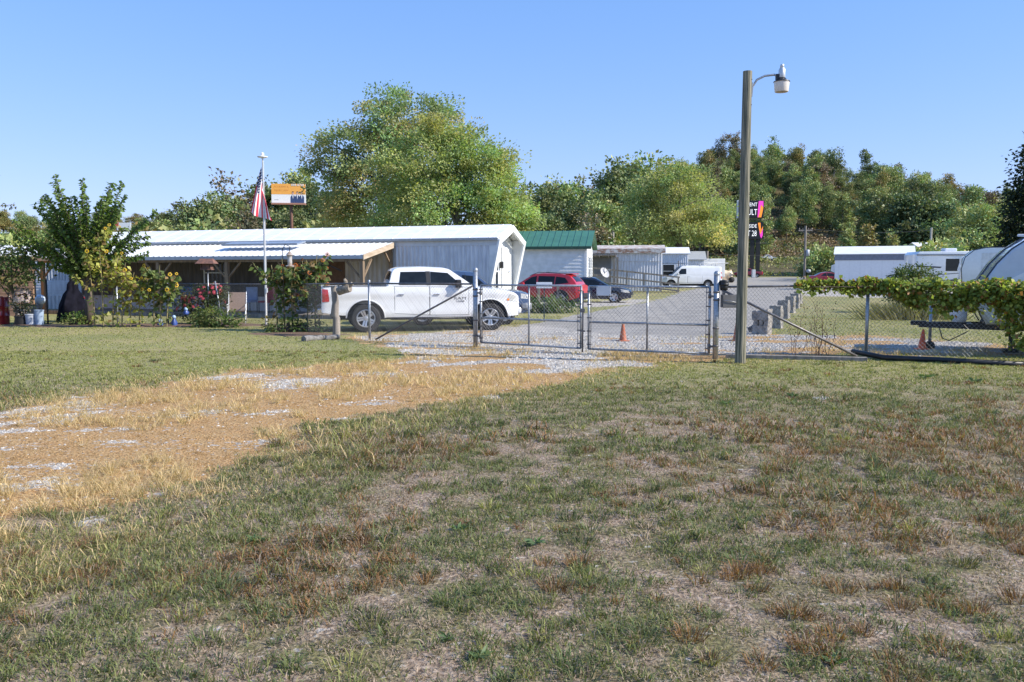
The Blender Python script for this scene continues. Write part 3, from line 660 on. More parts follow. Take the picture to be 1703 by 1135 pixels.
for i, ((px, py), w, h, lab) in enumerate(stn):
    p = G(px, py); t = thing('stone_post', lab, 'stone post', (p[0], p[1]+.15, tz(p[0], p[1])-.03), -.62+.1*rnd.random(), 'stone posts along the drive')
    if i == 0:
        mb = MB(); mb.bm(rough_block(w, .34, .26, 3, .009), 0); mb.at((-w*.3, 0, .24)).bm(rough_block(.12, .3, .2, 4, .007)); mb.at((w*.42, 0, .0)).bm(rough_block(.12, .34, .72, 5, .009)); mb.at((.02, 0, .24)).bm(rough_block(.09, .3, .2, 6, .007)); mb.at((-.01, 0, .42)).bm(rough_block(w, .34, .26, 7, .009))
        mb.build('stone', concrete, t)
    else:
        mb = MB(); mb.bm(rough_block(w, .32, h, 10+i, .009)); mb.build('stone', concrete, t)
p = G(1246, 553); mb = MB(); mb.tube([(0, 0, .06), (.25, .05, .2), (.5, .08, .42), (.58, .1, .52)], [.085, .08, .075, .06], 8)
tag(mb.build('fallen_log', M('log_blue', (.13, .14, .16), .9, scale=8, c2=(.08, .08, .09), bump=.5), loc=(p[0], p[1], 0)), 'grey log leaning against the nearest stone post', 'log')
# ------------------------------------------------------------------ vehicles
def smoothf(pts, rad=.0):
    xs = [p[0] for p in pts]; ys = [p[1] for p in pts]
    if rad <= 0: return lambda x: float(np.interp(x, xs, ys))
    k = np.linspace(-rad, rad, 9); return lambda x: float(np.mean(np.interp(x+k, xs, ys)))
class Shell:
    """body lofted along x: low(x), up(x), half width hw(x), side curvature bul(z)"""
    def __init__(s, x0, x1, low, up, hw, bul, arches=(), crown=.03, xo=None, bed=None, edge=.94):
        s.__dict__.update(x0=x0, x1=x1, low=low, up=up, hw=hw, bul=bul, arches=arches, crown=crown, xo=xo or (lambda x, z: 0), bed=bed, edge=edge)
    def zl(s, x):
        z = s.low(x)
        for xc, r, zc in s.arches:
            if abs(x-xc) < r: z = max(z, zc+math.sqrt(r*r-(x-xc)**2))
        return min(z, s.up(x)-.02)
    def side(s, x, z, off=0., sg=1): return (x+s.xo(x, z), sg*(s.hw(x)*s.bul(z)+off), z)
    def mesh(s, mb, n=70, Mr=14, K=9, mi=0):
        xs = set(np.linspace(s.x0, s.x1, n).tolist())
        for q in (.01, .03, .06, .1): xs |= {s.x0+q, s.x1-q}
        for xc, r, zc in s.arches:
            for a in np.linspace(0, math.pi, 17): xs.add(xc+r*.999*math.cos(a))
            xs |= {xc-r-.002, xc+r+.002}
        if s.bed: xs |= {s.bed[0]-.002, s.bed[0]+.002, s.bed[1]-.002, s.bed[1]+.002}
        xs = sorted(x for x in xs if s.x0 <= x <= s.x1)
        cols = []
        for x in xs:
            zl, zu = s.zl(x), s.up(x); c = []
            for t in np.linspace(0, 1, Mr): c.append(s.side(x, zl+(zu-zl)*t))
            yt = s.hw(x)*s.bul(zu); inb = s.bed and s.bed[0] < x < s.bed[1]
            topv = []
            for v in np.linspace(1, -1, K):
                if inb: topv.append((x+s.xo(x, zu), (yt*.97, yt*.9, yt*.88)[0 if abs(v) > .8 else (1 if abs(v) > .6 else 2)]*v/abs(v) if abs(v) > .4 else v*yt*.8, zu+.01 if abs(v) > .6 else s.bed[2]))
                else: topv.append((x+s.xo(x, zu), yt*s.edge*v, zu+s.crown*(1-v*v)+.012))
            full = c+topv+[(a, -b, q) for a, b, q in reversed(c)]; cols.append(full)
        m = len(cols[0]); vs = [v for c in cols for v in c]
        fs = [(i*m+j, (i+1)*m+j, (i+1)*m+j+1, i*m+j+1) for i in range(len(cols)-1) for j in range(m-1)]
        fs += [tuple(range(m)), tuple(reversed(range((len(cols)-1)*m, len(cols)*m)))]
        mb.add(vs, fs, mi, True)
    def patch(s, mb, c, off=.004, sg=1, n=8, mi=0):
        """c: bottom-left, bottom-right, top-right, top-left in (x, z)"""
        def f(u, v):
            b = [(c[0][i]*(1-u)+c[1][i]*u) for i in (0, 1)]; t = [(c[3][i]*(1-u)+c[2][i]*u) for i in (0, 1)]
            return s.side(b[0]*(1-v)+t[0]*v, b[1]*(1-v)+t[1]*v, off, sg)
        mb.grid(f, n, n, mi)
    def top_patch(s, mb, xa, xb, ya=-.9, yb=.9, off=.006, n=10, mi=0, yend=None):
        def f(u, v):
            x = xa*(1-u)+xb*u; zu = s.up(x); yt = s.hw(x)*s.bul(zu)*s.edge; q = ya*(1-v)+yb*v
            if yend: q *= 1-(1-yend)*u
            d = (s.up(x+.02)-s.up(x-.02))/.04; L = math.sqrt(1+d*d)
            return (x+s.xo(x, zu)-d/L*off, yt*q, zu+s.crown*(1-q*q)+.012+off/L)
        mb.grid(f, n, n, mi)
def wheel_set(R_, w, rim, spokes=5, dish=.03):
    """tyre and rim meshes, axis along y, outside at -y and +y alike"""
    mb = MB(); mb.lathe([(rim, -w*.42), (rim+.02, -w*.5), (R_*.93, -w*.5), (R_*.985, -w*.42), (R_, -w*.25), (R_, w*.25), (R_*.985, w*.42), (R_*.93, w*.5), (rim+.02, w*.5), (rim, w*.42)], 36, axis='y')
    for k in range(36):
        a = k*math.pi/18
        mb.at((0, 0, 0), (0, a, 0)).box((R_-.004, -w*.4, -.015), (R_+.008, -.01, .015)); mb.box((R_-.004, .01, .0), (R_+.008, w*.4, .03))
    mb.at()
    me_t = mb
    mr = MB(); mr.lathe([(rim, -w*.44), (rim-.012, -w*.46), (rim-.03, -w*.38), (rim-.035, w*.38), (rim-.012, w*.46), (rim, w*.44)], 32, axis='y')
    for sg in (-1, 1):
        y = sg*(w*.5-dish)
        for k in range(spokes):
            mr.at((0, 0, 0), (0, 2*math.pi*k/spokes+.3, 0))
            for q in (-.11, .11):
                mr.add([(.05, y-sg*.02, q*.25-.022), (.05, y-sg*.02, q*.25+.022), (rim-.02, y, q*rim*1.35+.03), (rim-.02, y, q*rim*1.35-.03), (.05, y-sg*.06, q*.25-.022), (.05, y-sg*.06, q*.25+.022), (rim-.02, y-sg*.04, q*rim*1.35+.03), (rim-.02, y-sg*.04, q*rim*1.35-.03)],
                       [(0, 1, 2, 3), (4, 7, 6, 5), (0, 4, 5, 1), (2, 6, 7, 3), (1, 5, 6, 2), (0, 3, 7, 4)], 0)
        mr.at(); mr.lathe([(0, y+sg*.004), (.055, y), (.075, y-sg*.03), (.07, y-sg*.06)], 16, axis='y')
        mr.lathe([(rim-.03, y-sg*.09), (.02, y-sg*.09)], 24, 1, axis='y')
    return me_t, mr
def add_wheels(t, pos, ws, tm=None, rm=None):
    first = None
    for (x, y, z) in pos:
        if first is None:
            wt = bpy.data.objects.new('wheel', None); col.objects.link(wt); wt.parent = t; wt.location = (x, y, z)
            ws[0].build('tyre', tm or rubber, wt, smooth=40); ws[1].build('rim', [rm or alloy, black], wt, smooth=30); first = wt
        else:
            wt = copy_tree(first, t); wt.location = (x, y, z); wt.rotation_euler = (0, rnd.random()*3, 0)
def door_parts(t, sh, quads, paint, handle=None, sides=(1, -1), hm=None):
    for sg in sides:
        for i, c in enumerate(quads):
            mb = MB(); g = .012
            o = [(c[0][0]-g, c[0][1]-g), (c[1][0]+g, c[1][1]-g), (c[2][0]+g, c[2][1]+g), (c[3][0]-g, c[3][1]+g)]
            sh.patch(mb, c, .004, sg, 8, 0); sh.patch(mb, o, .0015, sg, 8, 1)
            d = mb.build('door', [paint, black], t)
            if handle:
                x, z = handle[i]; q = Vector(sh.side(x, z, .02, sg)); mb = MB(); mb.box((q.x-.09, q.y-.016, q.z-.016), (q.x+.09, q.y+.016, q.z+.016), 0, .012); mb.build('handle', hm or paint, d)
def windows(t, gh, quads, name='side_window', sides=(1, -1), m=None, off=.006):
    for sg in sides:
        for c in quads: mb = MB(); gh.patch(mb, c, off, sg, 8); mb.build(name, m or glass, t)
def body_part(t, shells, paint, extra=None):
    mb = MB()
    for s in shells: s.mesh(mb)
    o = mb.build('body', paint, t, smooth=38)
    return o
def wells(t, sh, w):
    for xc, r, zc in sh.arches:
        for sg in (-1, 1):
            mb = MB(); y0, y1 = sg*w, sg*(sh.hw(xc)-.03); vs = []
            for k in range(15):
                th = math.pi*k/14; vs += [(xc+(r+.02)*math.cos(th), y0, zc-.08+(r+.08)*math.sin(th)), (xc+(r+.02)*math.cos(th), y1, zc-.08+(r+.02)*math.sin(th))]
            mb.add(vs, [(2*k, 2*k+1, 2*k+3, 2*k+2) for k in range(14)]+[tuple(2*k for k in range(15))]); mb.build('wheel_well', black, t)
def underbody(t, x0, x1, w, z0, z1):
    mb = MB(); mb.box((x0, -w, z0), (x1, w, z1), 0, .03); mb.build('underbody', black, t)
def text(s, size, m, parent, loc, rot, name='lettering', ext=.002, align='CENTER', sx=1.):
    cu = bpy.data.curves.new(name, 'FONT'); cu.body = s; cu.size = size; cu.extrude = ext; cu.align_x = align; cu.align_y = 'CENTER'; cu.resolution_u = 2
    tmp = bpy.data.objects.new('tmp', cu); col.objects.link(tmp); bpy.context.view_layer.update()
    me = bpy.data.meshes.new_from_object(tmp.evaluated_get(bpy.context.evaluated_depsgraph_get()))
    bpy.data.objects.remove(tmp); me.materials.clear(); me.materials.append(m); me.name = name
    o = link(name, me, parent); o.location = loc; o.rotation_euler = rot; o.scale = (sx, 1, 1); return o
def cbul(*pts):
    return smoothf(list(pts), .03)
def lamp(t, sh, c, name, m, sides=(1, -1), off=.008): windows(t, sh, [c], name, sides, m, off)

# white crew-cab pickup -------------------------------------------------------
def pickup():
    a, b = G(597, 553), G(810, 549.5); d = b-a; an = math.atan2(d[1], d[0]); mid = (a+b)/2
    cen = mid+np.array((-math.sin(an), math.cos(an), 0))*.86
    t = thing('pickup_truck', 'white crew cab pickup parked behind the fence, front toward the gate', 'pickup truck', (cen[0]+.13, cen[1]+.04, 0), an); t.scale = (1, 1, .955)
    X1, X0 = 2.72, -3.02; wb = 1.80; Rw = .415
    hw = smoothf([(-3.1, .90), (-2.95, .97), (-2.6, 1.0), (2.0, 1.0), (2.45, .95), (2.65, .84), (2.74, .70)], .06)
    up = smoothf([(-3.1, 1.36), (-1.16, 1.36), (1.05, 1.33), (1.3, 1.33), (2.3, 1.22), (2.62, 1.13), (2.74, 1.02)], .05)
    low = smoothf([(-3.1, .62), (-2.6, .52), (-1.3, .44), (1.3, .44), (2.2, .42), (2.74, .46)], .03)
    bul = smoothf([(.3, .93), (.5, .985), (.60, 1.0), (.66, .986), (.98, .98), (1.10, 1.0), (1.16, 1.0), (1.25, .985), (1.36, .95), (1.5, .9)], .018)
    arch = [(-wb, .53, .43), (wb, .53, .43)]
    sh = Shell(X0, X1, low, up, hw, bul, arch, .05, lambda x, z: -.10*max(0, (z-.9))*max(0, x-2.2)*2, (-2.93, -1.18, .85))
    gu = smoothf([(-1.3, 1.34), (-1.13, 1.42), (-1.02, 1.84), (-.85, 1.905), (-.2, 1.93), (.45, 1.90), (.62, 1.86), (1.35, 1.34)], .04)
    gh = Shell(-1.16, 1.32, smoothf([(-2, 1.28), (2, 1.28)]), gu, smoothf([(-1.2, .95), (-1, .965), (.5, .965), (1.35, .90)], .05), cbul((1.25, 1.0), (1.36, .985), (1.85, .83), (1.95, .79)), (), .03, lambda x, z: 0, None, .95)
    body_part(t, [sh, gh], whitepaint)
    underbody(t, -2.7, 2.4, .60, .36, .9); wells(t, sh, .55)
    mb = MB(); mb.box((-2.75, -.72, .42), (-2.1, .72, .55)); mb.build('frame_rail', steelblack, t)
    windows(t, gh, [((-.86, 1.40), (-.06, 1.40), (-.08, 1.80), (-.80, 1.79)), ((.06, 1.40), (.98, 1.38), (.56, 1.76), (.06, 1.80))], 'side_window')
    windows(t, gh, [((-.06, 1.39), (.06, 1.39), (.05, 1.81), (-.08, 1.81))], 'door_pillar', m=black)
    mb = MB(); gh.top_patch(mb, .64, 1.24, -.93, .93); mb.build('windshield', glass, t)
    mb = MB(); gh.top_patch(mb, -1.105, -1.03, -.8, .8); mb.build('rear_window', glass, t)
    door_parts(t, sh, [((-.98, .56), (.0, .50), (.0, 1.355), (-.98, 1.355)), ((.03, .50), (1.15, .50), (1.15, 1.325), (.03, 1.335))], whitepaint, [(-.8, 1.12), (.22, 1.12)], hm=chrome)
    for sg in (1, -1):
        mb = MB(); q = sh.side(.85, 1.36, .0, sg); mb.box((.78, q[1]-.02 if sg > 0 else q[1]-.22, 1.32), (.94, q[1]+.22 if sg > 0 else q[1]+.02, 1.36)); mb.box((.76, sg*1.02-.13 if sg < 0 else sg*1.02-.05, 1.33), (.92, sg*1.02+.05 if sg < 0 else sg*1.02+.13, 1.56), 0, .03); mb.build('side_mirror', black, t)
        for xc in (-wb, wb):
            mb = MB(); n = 22; vs = []; fs = []
            for k in range(n+1):
                th = math.pi*k/n
                for r in (.525, .565):
                    x, z = xc+r*math.cos(th), .43+r*math.sin(th); vs.append(sh.side(x, z, .012 if r < .55 else .003, sg))
            fs = [(2*k, 2*k+1, 2*k+3, 2*k+2) for k in range(n)]; mb.add(vs, fs, 0, True); mb.build('wheel_arch', whitepaint, t)
        mb = MB(); mb.tube([(-1.1, sg*.97, .40), (1.1, sg*.97, .40)], .04, 8); mb.build('side_step', steelblack, t)
    lamp(t, sh, ((2.32, .92), (2.66, .86), (2.63, 1.06), (2.40, 1.12)), 'headlight', lens); lamp(t, sh, ((2.30, .925), (2.36, .905), (2.39, .965), (2.33, .985)), 'marker_lamp', amber, off=.011)
    lamp(t, sh, ((-3.0, .90), (-2.80, .92), (-2.84, 1.27), (-3.0, 1.29)), 'taillight', redlens, off=.012)
    mb = MB(); mb.box((2.66, -.55, .72), (2.745, .55, 1.02), 0, .02); mb.build('grille', chrome, t)
    mb = MB(); mb.box((-3.14, -.86, .52), (-2.98, .86, .72), 0, .03); mb.build('rear_bumper', chrome, t)
    mb = MB(); mb.box((2.55, -.80, .50), (2.80, .80, .70), 0, .06); mb.build('front_bumper', whitepaint, t)
    mb = MB(); mb.tube([(1.45, .7, 1.3), (1.35, .7, 1.75)], .005, 5); mb.build('antenna', black, t)
    mb = MB()
    for x0, x1 in ((-2.98, -1.2),): mb.box((x0, -.965, 1.365), (x1, -.87, 1.385), 0, .008); mb.box((x0, .87, 1.365), (x1, .965, 1.385), 0, .008)
    mb.build('bed_rail', black, t)
    q = sh.side(.93, .98, .009, -1)
    for s, z, sz in (('RAM', .99, .12), ('1500', .90, .085)): text(s, sz, darkgalv, t, (.90, sh.side(.93, z, .009, -1)[1], z), (R(90), 0, 0), 'lettering', .002, sx=1.5)
    add_wheels(t, [(x, y, Rw) for x in (wb, -wb) for y in (-.86, .86)], wheel_set(Rw, .29, .265))
pickup()

def car(name, label, cat, loc, rz, paint, spec, rm=None):
    t = thing(name, label, cat, (loc[0], loc[1], loc[2] if len(loc) > 2 else tz(loc[0], loc[1])), rz)
    s = spec; hw = smoothf(s['hw'], .08); sh = Shell(s['x'][0], s['x'][1], smoothf(s['low'], .03), smoothf(s['up'], .08), hw, cbul(*s['bul']), [(x, s['ar'], s['R']) for x in s['ax']], s.get('crown', .05), s.get('xo'))
    gh = Shell(s['gx'][0], s['gx'][1], smoothf(s['gl'], .02), smoothf(s['gu'], .06), smoothf(s['ghw'], .05), cbul(*s['gb']), (), .035, None, None, .93)
    body_part(t, [sh, gh], paint)
    underbody(t, s['x'][0]+.4, s['x'][1]-.4, s['hw'][2][1]-.4, .2, .75)
    wells(t, sh, .5); windows(t, gh, s['win'], 'side_window')
    for c in s.get('pillar', ()): windows(t, gh, [c], 'door_pillar', m=black)
    mb = MB(); gh.top_patch(mb, *s['ws']); mb.build('windshield', glass, t)
    mb = MB(); gh.top_patch(mb, *s['rw']); mb.build('rear_window', glass, t)
    door_parts(t, sh, s['doors'], paint, s['hand'])
    lamp(t, sh, s['hl'], 'headlight', lens); lamp(t, sh, s['tl'], 'taillight', redlens)
    mx = s['mir']
    for sg in (1, -1):
        mb = MB(); y = sg*(sh.hw(mx[0])*.95); mb.box((mx[0]-.07, min(y, y+sg*.2), mx[1]), (mx[0]+.08, max(y, y+sg*.2), mx[1]+.16), 0, .04); mb.build('side_mirror', paint, t)
    if s.get('clad'):
        for sg in (1, -1):
            mb = MB()
            for xc in s['ax']:
                n = 20; vs = []
                for k in range(n+1):
                    th = math.pi*k/n
                    for r in (s['ar']-.01, s['ar']+.075): vs.append(sh.side(xc+r*math.cos(th), s['R']+r*math.sin(th), .008, sg))
                mb.add(vs, [(2*k, 2*k+1, 2*k+3, 2*k+2) for k in range(n)], 0, True)
            a0, a1 = min(s['ax'])+s['ar'], max(s['ax'])-s['ar']; sh.patch(mb, ((a0, sh.zl((a0+a1)/2)), (a1, sh.zl((a0+a1)/2)), (a1, .45), (a0, .45)), .01, sg)
            mb.build('cladding', black, t)
            mb = MB(); mb.tube([(s['gx'][0]+.5, sg*.58, gh.up(s['gx'][0]+.5)+.07), (0, sg*.6, gh.up(0)+.085), (.5, sg*.58, gh.up(.5)+.07)], .016, 6); mb.build('roof_rail', black, t)
    ws = wheel_set(s['R'], s.get('tw', .22), s['rim'], s.get('sp', 5)); add_wheels(t, [(x, y, s['R']) for x in s['ax'] for y in (-s['ty'], s['ty'])], ws, None, rm)
    return t, sh, gh
SUV = dict(x=(-2.28, 2.28), hw=[(-2.35, .70), (-2.15, .86), (-1.7, .915), (1.5, .915), (2.0, .84), (2.32, .6)], low=[(-2.3, .45), (-1.8, .3), (1.8, .28), (2.3, .36)],
    up=[(-2.35, 1.0), (-2.1, 1.10), (.6, 1.03), (1.2, 1.04), (2.0, .92), (2.3, .75)], bul=[(.2, .93), (.5, .99), (.75, 1.), (1.0, .97), (1.15, .93)], ar=.41, R=.355, ax=(1.36, -1.30),
    gx=(-2.14, 1.25), gl=[(-3, .95), (3, .95)], gu=[(-2.2, 1.0), (-2.0, 1.3), (-1.72, 1.57), (-1.2, 1.64), (-.2, 1.68), (.3, 1.62), (1.3, 1.0)], ghw=[(-2.2, .80), (-1.8, .87), (.4, .87), (1.3, .80)], gb=[(.9, 1.0), (1.05, .99), (1.55, .80), (1.7, .74)],
    win=[((-1.72, 1.20), (-.98, 1.10), (-1.0, 1.52), (-1.5, 1.46)), ((-.92, 1.10), (-.02, 1.07), (-.04, 1.55), (-.94, 1.53)), ((.06, 1.07), (.98, 1.06), (.38, 1.48), (.06, 1.55))], ws=(.42, 1.18, -.9, .9), rw=(-2.06, -1.8, -.8, .8),
    doors=[((-.95, .40), (.0, .38), (.0, 1.02), (-1.0, 1.04)), ((.03, .38), (.98, .38), (1.0, 1.0), (.03, 1.02))], hand=[(-.82, .92), (.2, .90)], hl=((1.85, .80), (2.2, .70), (2.18, .82), (1.80, .94)), tl=((-2.26, .86), (-1.92, .88), (-1.94, 1.06), (-2.22, 1.06)), mir=(.75, 1.05), clad=True, rim=.235, tw=.225, ty=.79)
p = G(944, 509); an = R(158)
loc = np.array((p[0], p[1], tz(p[0], p[1])))+np.array((math.cos(an), math.sin(an), 0))*1.32-np.array((math.sin(an)*-1, -math.cos(an)*-1, 0))*0-np.array((-math.sin(an), math.cos(an), 0))*.80-np.array((.33, 0, 0))
t, sh, gh = car('parked_suv', 'red sport utility vehicle parked behind the left gate leaf', 'suv', loc, an, redpaint, SUV)
mb = MB(); mb.box((-2.36, -.75, .42), (-2.18, .75, .66), 0, .05); mb.build('rear_bumper', black, t)
mb = MB(); mb.at((-1.6, 0, 1.63)).box((-.25, -.55, 0), (.15, .55, .05), 0, .02); mb.at(); mb.build('spoiler', redpaint, t)
SEDAN = dict(x=(-2.38, 2.38), hw=[(-2.42, .62), (-2.2, .82), (-1.7, .90), (1.5, .90), (2.0, .84), (2.42, .58)], low=[(-2.4, .42), (-1.9, .22), (1.9, .2), (2.4, .28)],
    up=[(-2.42, .85), (-2.2, 1.03), (-1.3, 1.02), (.8, .96), (1.3, .95), (2.0, .82), (2.4, .62)], bul=[(.15, .93), (.45, .99), (.65, 1.), (.9, .97), (1.1, .9)], ar=.37, R=.33, ax=(1.42, -1.36),
    gx=(-1.75, 1.2), gl=[(-3, .86), (3, .86)], gu=[(-1.8, .95), (-1.0, 1.36), (-.4, 1.46), (.1, 1.44), (.3, 1.40), (1.25, .90)], ghw=[(-1.8, .76), (-1.2, .84), (.4, .84), (1.25, .78)], gb=[(.8, 1.0), (.95, .99), (1.4, .76), (1.5, .72)],
    win=[((-1.1, 1.03), (-.42, 1.0), (-.42, 1.36), (-.72, 1.32)), ((-.36, 1.0), (.95, .98), (.25, 1.32), (-.36, 1.36))], ws=(.32, 1.14, -.9, .9), rw=(-1.6, -1.0, -.85, .85),
    doors=[((-.98, .32), (-.35, .32), (-.35, .96), (-1.15, .96)), ((-.32, .32), (.9, .32), (.95, .93), (-.32, .95))], hand=[(-.72, .88), (-.1, .86)], hl=((1.85, .62), (2.3, .56), (2.25, .70), (1.8, .80)), tl=((-2.36, .72), (-2.05, .74), (-2.05, .92), (-2.34, .94)), mir=(.65, .95), rim=.225, tw=.21, ty=.78)
p = G(1021, 504); an = R(-14); loc = np.array((p[0], p[1], tz(p[0], p[1])))-np.array((math.cos(an), math.sin(an), 0))*1.42+np.array((-math.sin(an), math.cos(an), 0))*.78
t, sh, gh = car('parked_sedan', 'dark navy sedan nosed out past the red sport utility vehicle', 'car', loc, an, navypaint, SEDAN)
mb = MB(); mb.box((2.3, -.45, .44), (2.40, .45, .6), 0, .03); mb.build('grille', black, t)
# far dark red sedan by the white trailer home
p = P(1386, 470.5, 98); an = R(176)
car('parked_sedan', 'dark red sedan parked against the end of the long white trailer home', 'car', (p[0]-.6, p[1], tz(p[0], p[1])), an+R(180), darkred, SEDAN)

# blue jeep behind the pickup --------------------------------------------------
JEEP = dict(x=(-2.15, 2.12), hw=[(-2.2, .78), (-2.0, .88), (-1.6, .92), (1.4, .92), (1.8, .86), (2.15, .74)], low=[(-2.2, .5), (-1.8, .38), (1.8, .36), (2.2, .45)],
    up=[(-2.2, 1.0), (-2.0, 1.12), (.8, 1.10), (1.2, 1.12), (1.95, 1.05), (2.12, .98)], bul=[(.2, .95), (.5, 1.), (.8, 1.), (1.05, .97), (1.2, .93)], ar=.44, R=.37, ax=(1.32, -1.30),
    gx=(-2.1, 1.1), gl=[(-3, 1.0), (3, 1.0)], gu=[(-2.15, 1.1), (-1.98, 1.55), (-1.7, 1.70), (-.2, 1.74), (.35, 1.70), (1.15, 1.06)], ghw=[(-2.2, .82), (-1.8, .87), (.4, .87), (1.2, .82)], gb=[(1.0, 1.0), (1.15, .99), (1.65, .82), (1.8, .78)],
    win=[((-1.8, 1.16), (-1.1, 1.15), (-1.1, 1.60), (-1.68, 1.58)), ((-1.0, 1.15), (-.1, 1.15), (-.1, 1.62), (-1.0, 1.62)), ((-.02, 1.15), (.92, 1.14), (.4, 1.58), (-.02, 1.62))], ws=(.45, 1.04, -.92, .92), rw=(-2.04, -1.85, -.8, .8),
    doors=[((-.95, .45), (-.06, .45), (-.06, 1.08), (-1.0, 1.08)), ((-.03, .45), (.85, .45), (.88, 1.08), (-.03, 1.08))], hand=[(-.8, .98), (.12, .98)], hl=((1.88, .86), (2.10, .84), (2.09, 1.0), (1.88, 1.02)), tl=((-2.14, .95), (-1.98, .95), (-1.98, 1.2), (-2.12, 1.2)), mir=(.78, 1.12), rim=.24, tw=.235, ty=.80, clad=False)
fp = G(874, 541); an = R(6); loc = np.array((fp[0], fp[1]+.95, 0))-np.array((math.cos(an), math.sin(an), 0))*2.12
t, sh, gh = car('parked_jeep', 'dark blue boxy four wheel drive parked on the far side of the white pickup', 'suv', loc, an, bluepaint, JEEP)
mb = MB()
mb.box((2.06, -.55, .74), (2.15, .55, 1.02), 0, .02); mb.build('grille_surround', chrome, t)
mb = MB()
for k in range(7): mb.box((2.14, -.45+k*.14-.035, .78), (2.156, -.45+k*.14+.035, .99))
mb.build('grille', black, t)
mb = MB(); mb.box((2.0, -.82, .48), (2.24, .82, .72), 0, .05); mb.box((1.9, -.9, .52), (2.1, .9, .7), 0, .04); mb.build('front_bumper', M('bumper_grey', (.30, .31, .33), .4, metal=.4), t)
for y in (-.68, .68): mb = MB().at((2.1, y, .91)); mb.lathe([(0, .05), (.06, .045), (.09, .03), (.1, -.02)], 16, axis='x'); mb.build('headlight', lens, t)

# white work van ---------------------------------------------------------------
VAN = dict(x=(-2.9, 2.75), hw=[(-2.95, .88), (-2.8, .97), (-2.4, 1.0), (1.8, 1.0), (2.4, .93), (2.8, .75)], low=[(-2.9, .5), (-2.3, .42), (2.3, .4), (2.8, .48)],
    up=[(-2.95, 1.20), (-2.8, 1.25), (1.5, 1.22), (1.75, 1.2), (2.5, 1.06), (2.78, .9)], bul=[(.3, .95), (.6, 1.), (1.0, 1.), (1.25, .97)], ar=.45, R=.38, ax=(1.95, -1.55),
    gx=(-2.86, 1.85), gl=[(-3, 1.1), (3, 1.1)], gu=[(-2.9, 1.9), (-2.75, 2.06), (-1, 2.12), (.6, 2.12), (.95, 2.05), (1.9, 1.16)], ghw=[(-2.9, .92), (-2.7, .985), (1, .985), (1.9, .9)], gb=[(1.1, 1.0), (1.3, .995), (1.9, .90), (2.05, .84), (2.15, .78)],
    win=[((.52, 1.33), (1.42, 1.30), (.98, 1.82), (.52, 1.84))], ws=(1.02, 1.78, -.92, .92), rw=(-2.875, -2.84, -.8, .8),
    doors=[((.42, .50), (1.35, .50), (1.42, 1.2), (.42, 1.2)), ((-1.0, .50), (.38, .50), (.38, 1.2), (-1.0, 1.2))], hand=[(.55, 1.1), (.2, 1.1)], hl=((2.35, .82), (2.7, .76), (2.68, .96), (2.35, 1.02)), tl=((-2.88, .9), (-2.78, .9), (-2.78, 1.5), (-2.87, 1.5)), mir=(1.3, 1.3), rim=.2, tw=.24, ty=.84)
an = R(181); p = P(1150, 480, 80)
t, sh, gh = car('work_van', 'white panel van with a ladder rack parked on the lawn by the ramp', 'van', (p[0], p[1]+1, tz(p[0], p[1])+.0), an, whitepaint, VAN, galv)
mb = MB()
for x in (-2.3, -.8, .6):
    for y in (-.8, .8): mb.tube([(x, y, 2.05), (x, y, 2.32)], .025, 6)
    mb.tube([(x, -.85, 2.32), (x, .85, 2.32)], .025, 6)
mb.build('roof_rack', galv, t)
mb = MB()
for y in (-.55, -.25): mb.tube([(-3.8, y, 2.37), (2.6, y, 2.37)], .035, 6)
for x in np.linspace(-3.6, 2.4, 18): mb.tube([(x, -.55, 2.37), (x, -.25, 2.37)], .02, 5)
tag(mb.build('ladder', galv), 'long metal ladder lying on the rack of the white van', 'ladder'); o = bpy.data.objects['ladder']; o.location = t.location; o.rotation_euler = t.rotation_euler

# far pickups and box truck ----------------------------------------------------
def far_pickup(label, loc, rz, paint, stake=False):
    t = thing('pickup_truck', label, 'pickup truck', loc, rz)
    mb = MB()
    sh = Shell(-2.8, 2.7, smoothf([(-3, .5), (3, .45)]), smoothf([(-2.8, 1.15), (1.2, 1.12), (2.3, 1.02), (2.7, .85)], .05), smoothf([(-2.8, .9), (-2.6, .98), (2.2, .98), (2.7, .75)], .05), cbul((.3, .95), (.7, 1), (1.15, .95)), [(1.75, .46, .38), (-1.7, .46, .38)], .04, None, (-2.7, -.75, .8))
    gh = Shell(-.75, 1.3, smoothf([(-2, 1.05), (2, 1.05)]), smoothf([(-.8, 1.1), (-.6, 1.7), (.1, 1.76), (.4, 1.7), (1.3, 1.08)], .04), smoothf([(-1, .9), (1.4, .85)]), cbul((1.1, 1), (1.75, .8)), (), .03)
    body_part(t, [sh, gh], paint)
    windows(t, gh, [((-.5, 1.2), (.9, 1.18), (.4, 1.62), (-.45, 1.62))], 'side_window')
    mb = MB(); gh.top_patch(mb, .45, 1.2, -.9, .9); mb.build('windshield', glass, t)
    underbody(t, -2.4, 2.3, .75, .3, .8)
    lamp(t, sh, ((-2.79, .8), (-2.65, .8), (-2.65, 1.05), (-2.79, 1.05)), 'taillight', redlens)
    mb = MB(); mb.box((-2.92, -.85, .5), (-2.76, .85, .68), 0, .02); mb.build('rear_bumper', chrome, t)
    add_wheels(t, [(x, y, .38) for x in (1.75, -1.7) for y in (-.82, .82)], wheel_set(.38, .24, .22), None, galv)
    return t
p = P(1243, 462, 165); far_pickup('dark red pickup parked by the legs of the roadside sign', (p[0], p[1], tz(p[0], p[1])), R(172), darkred)
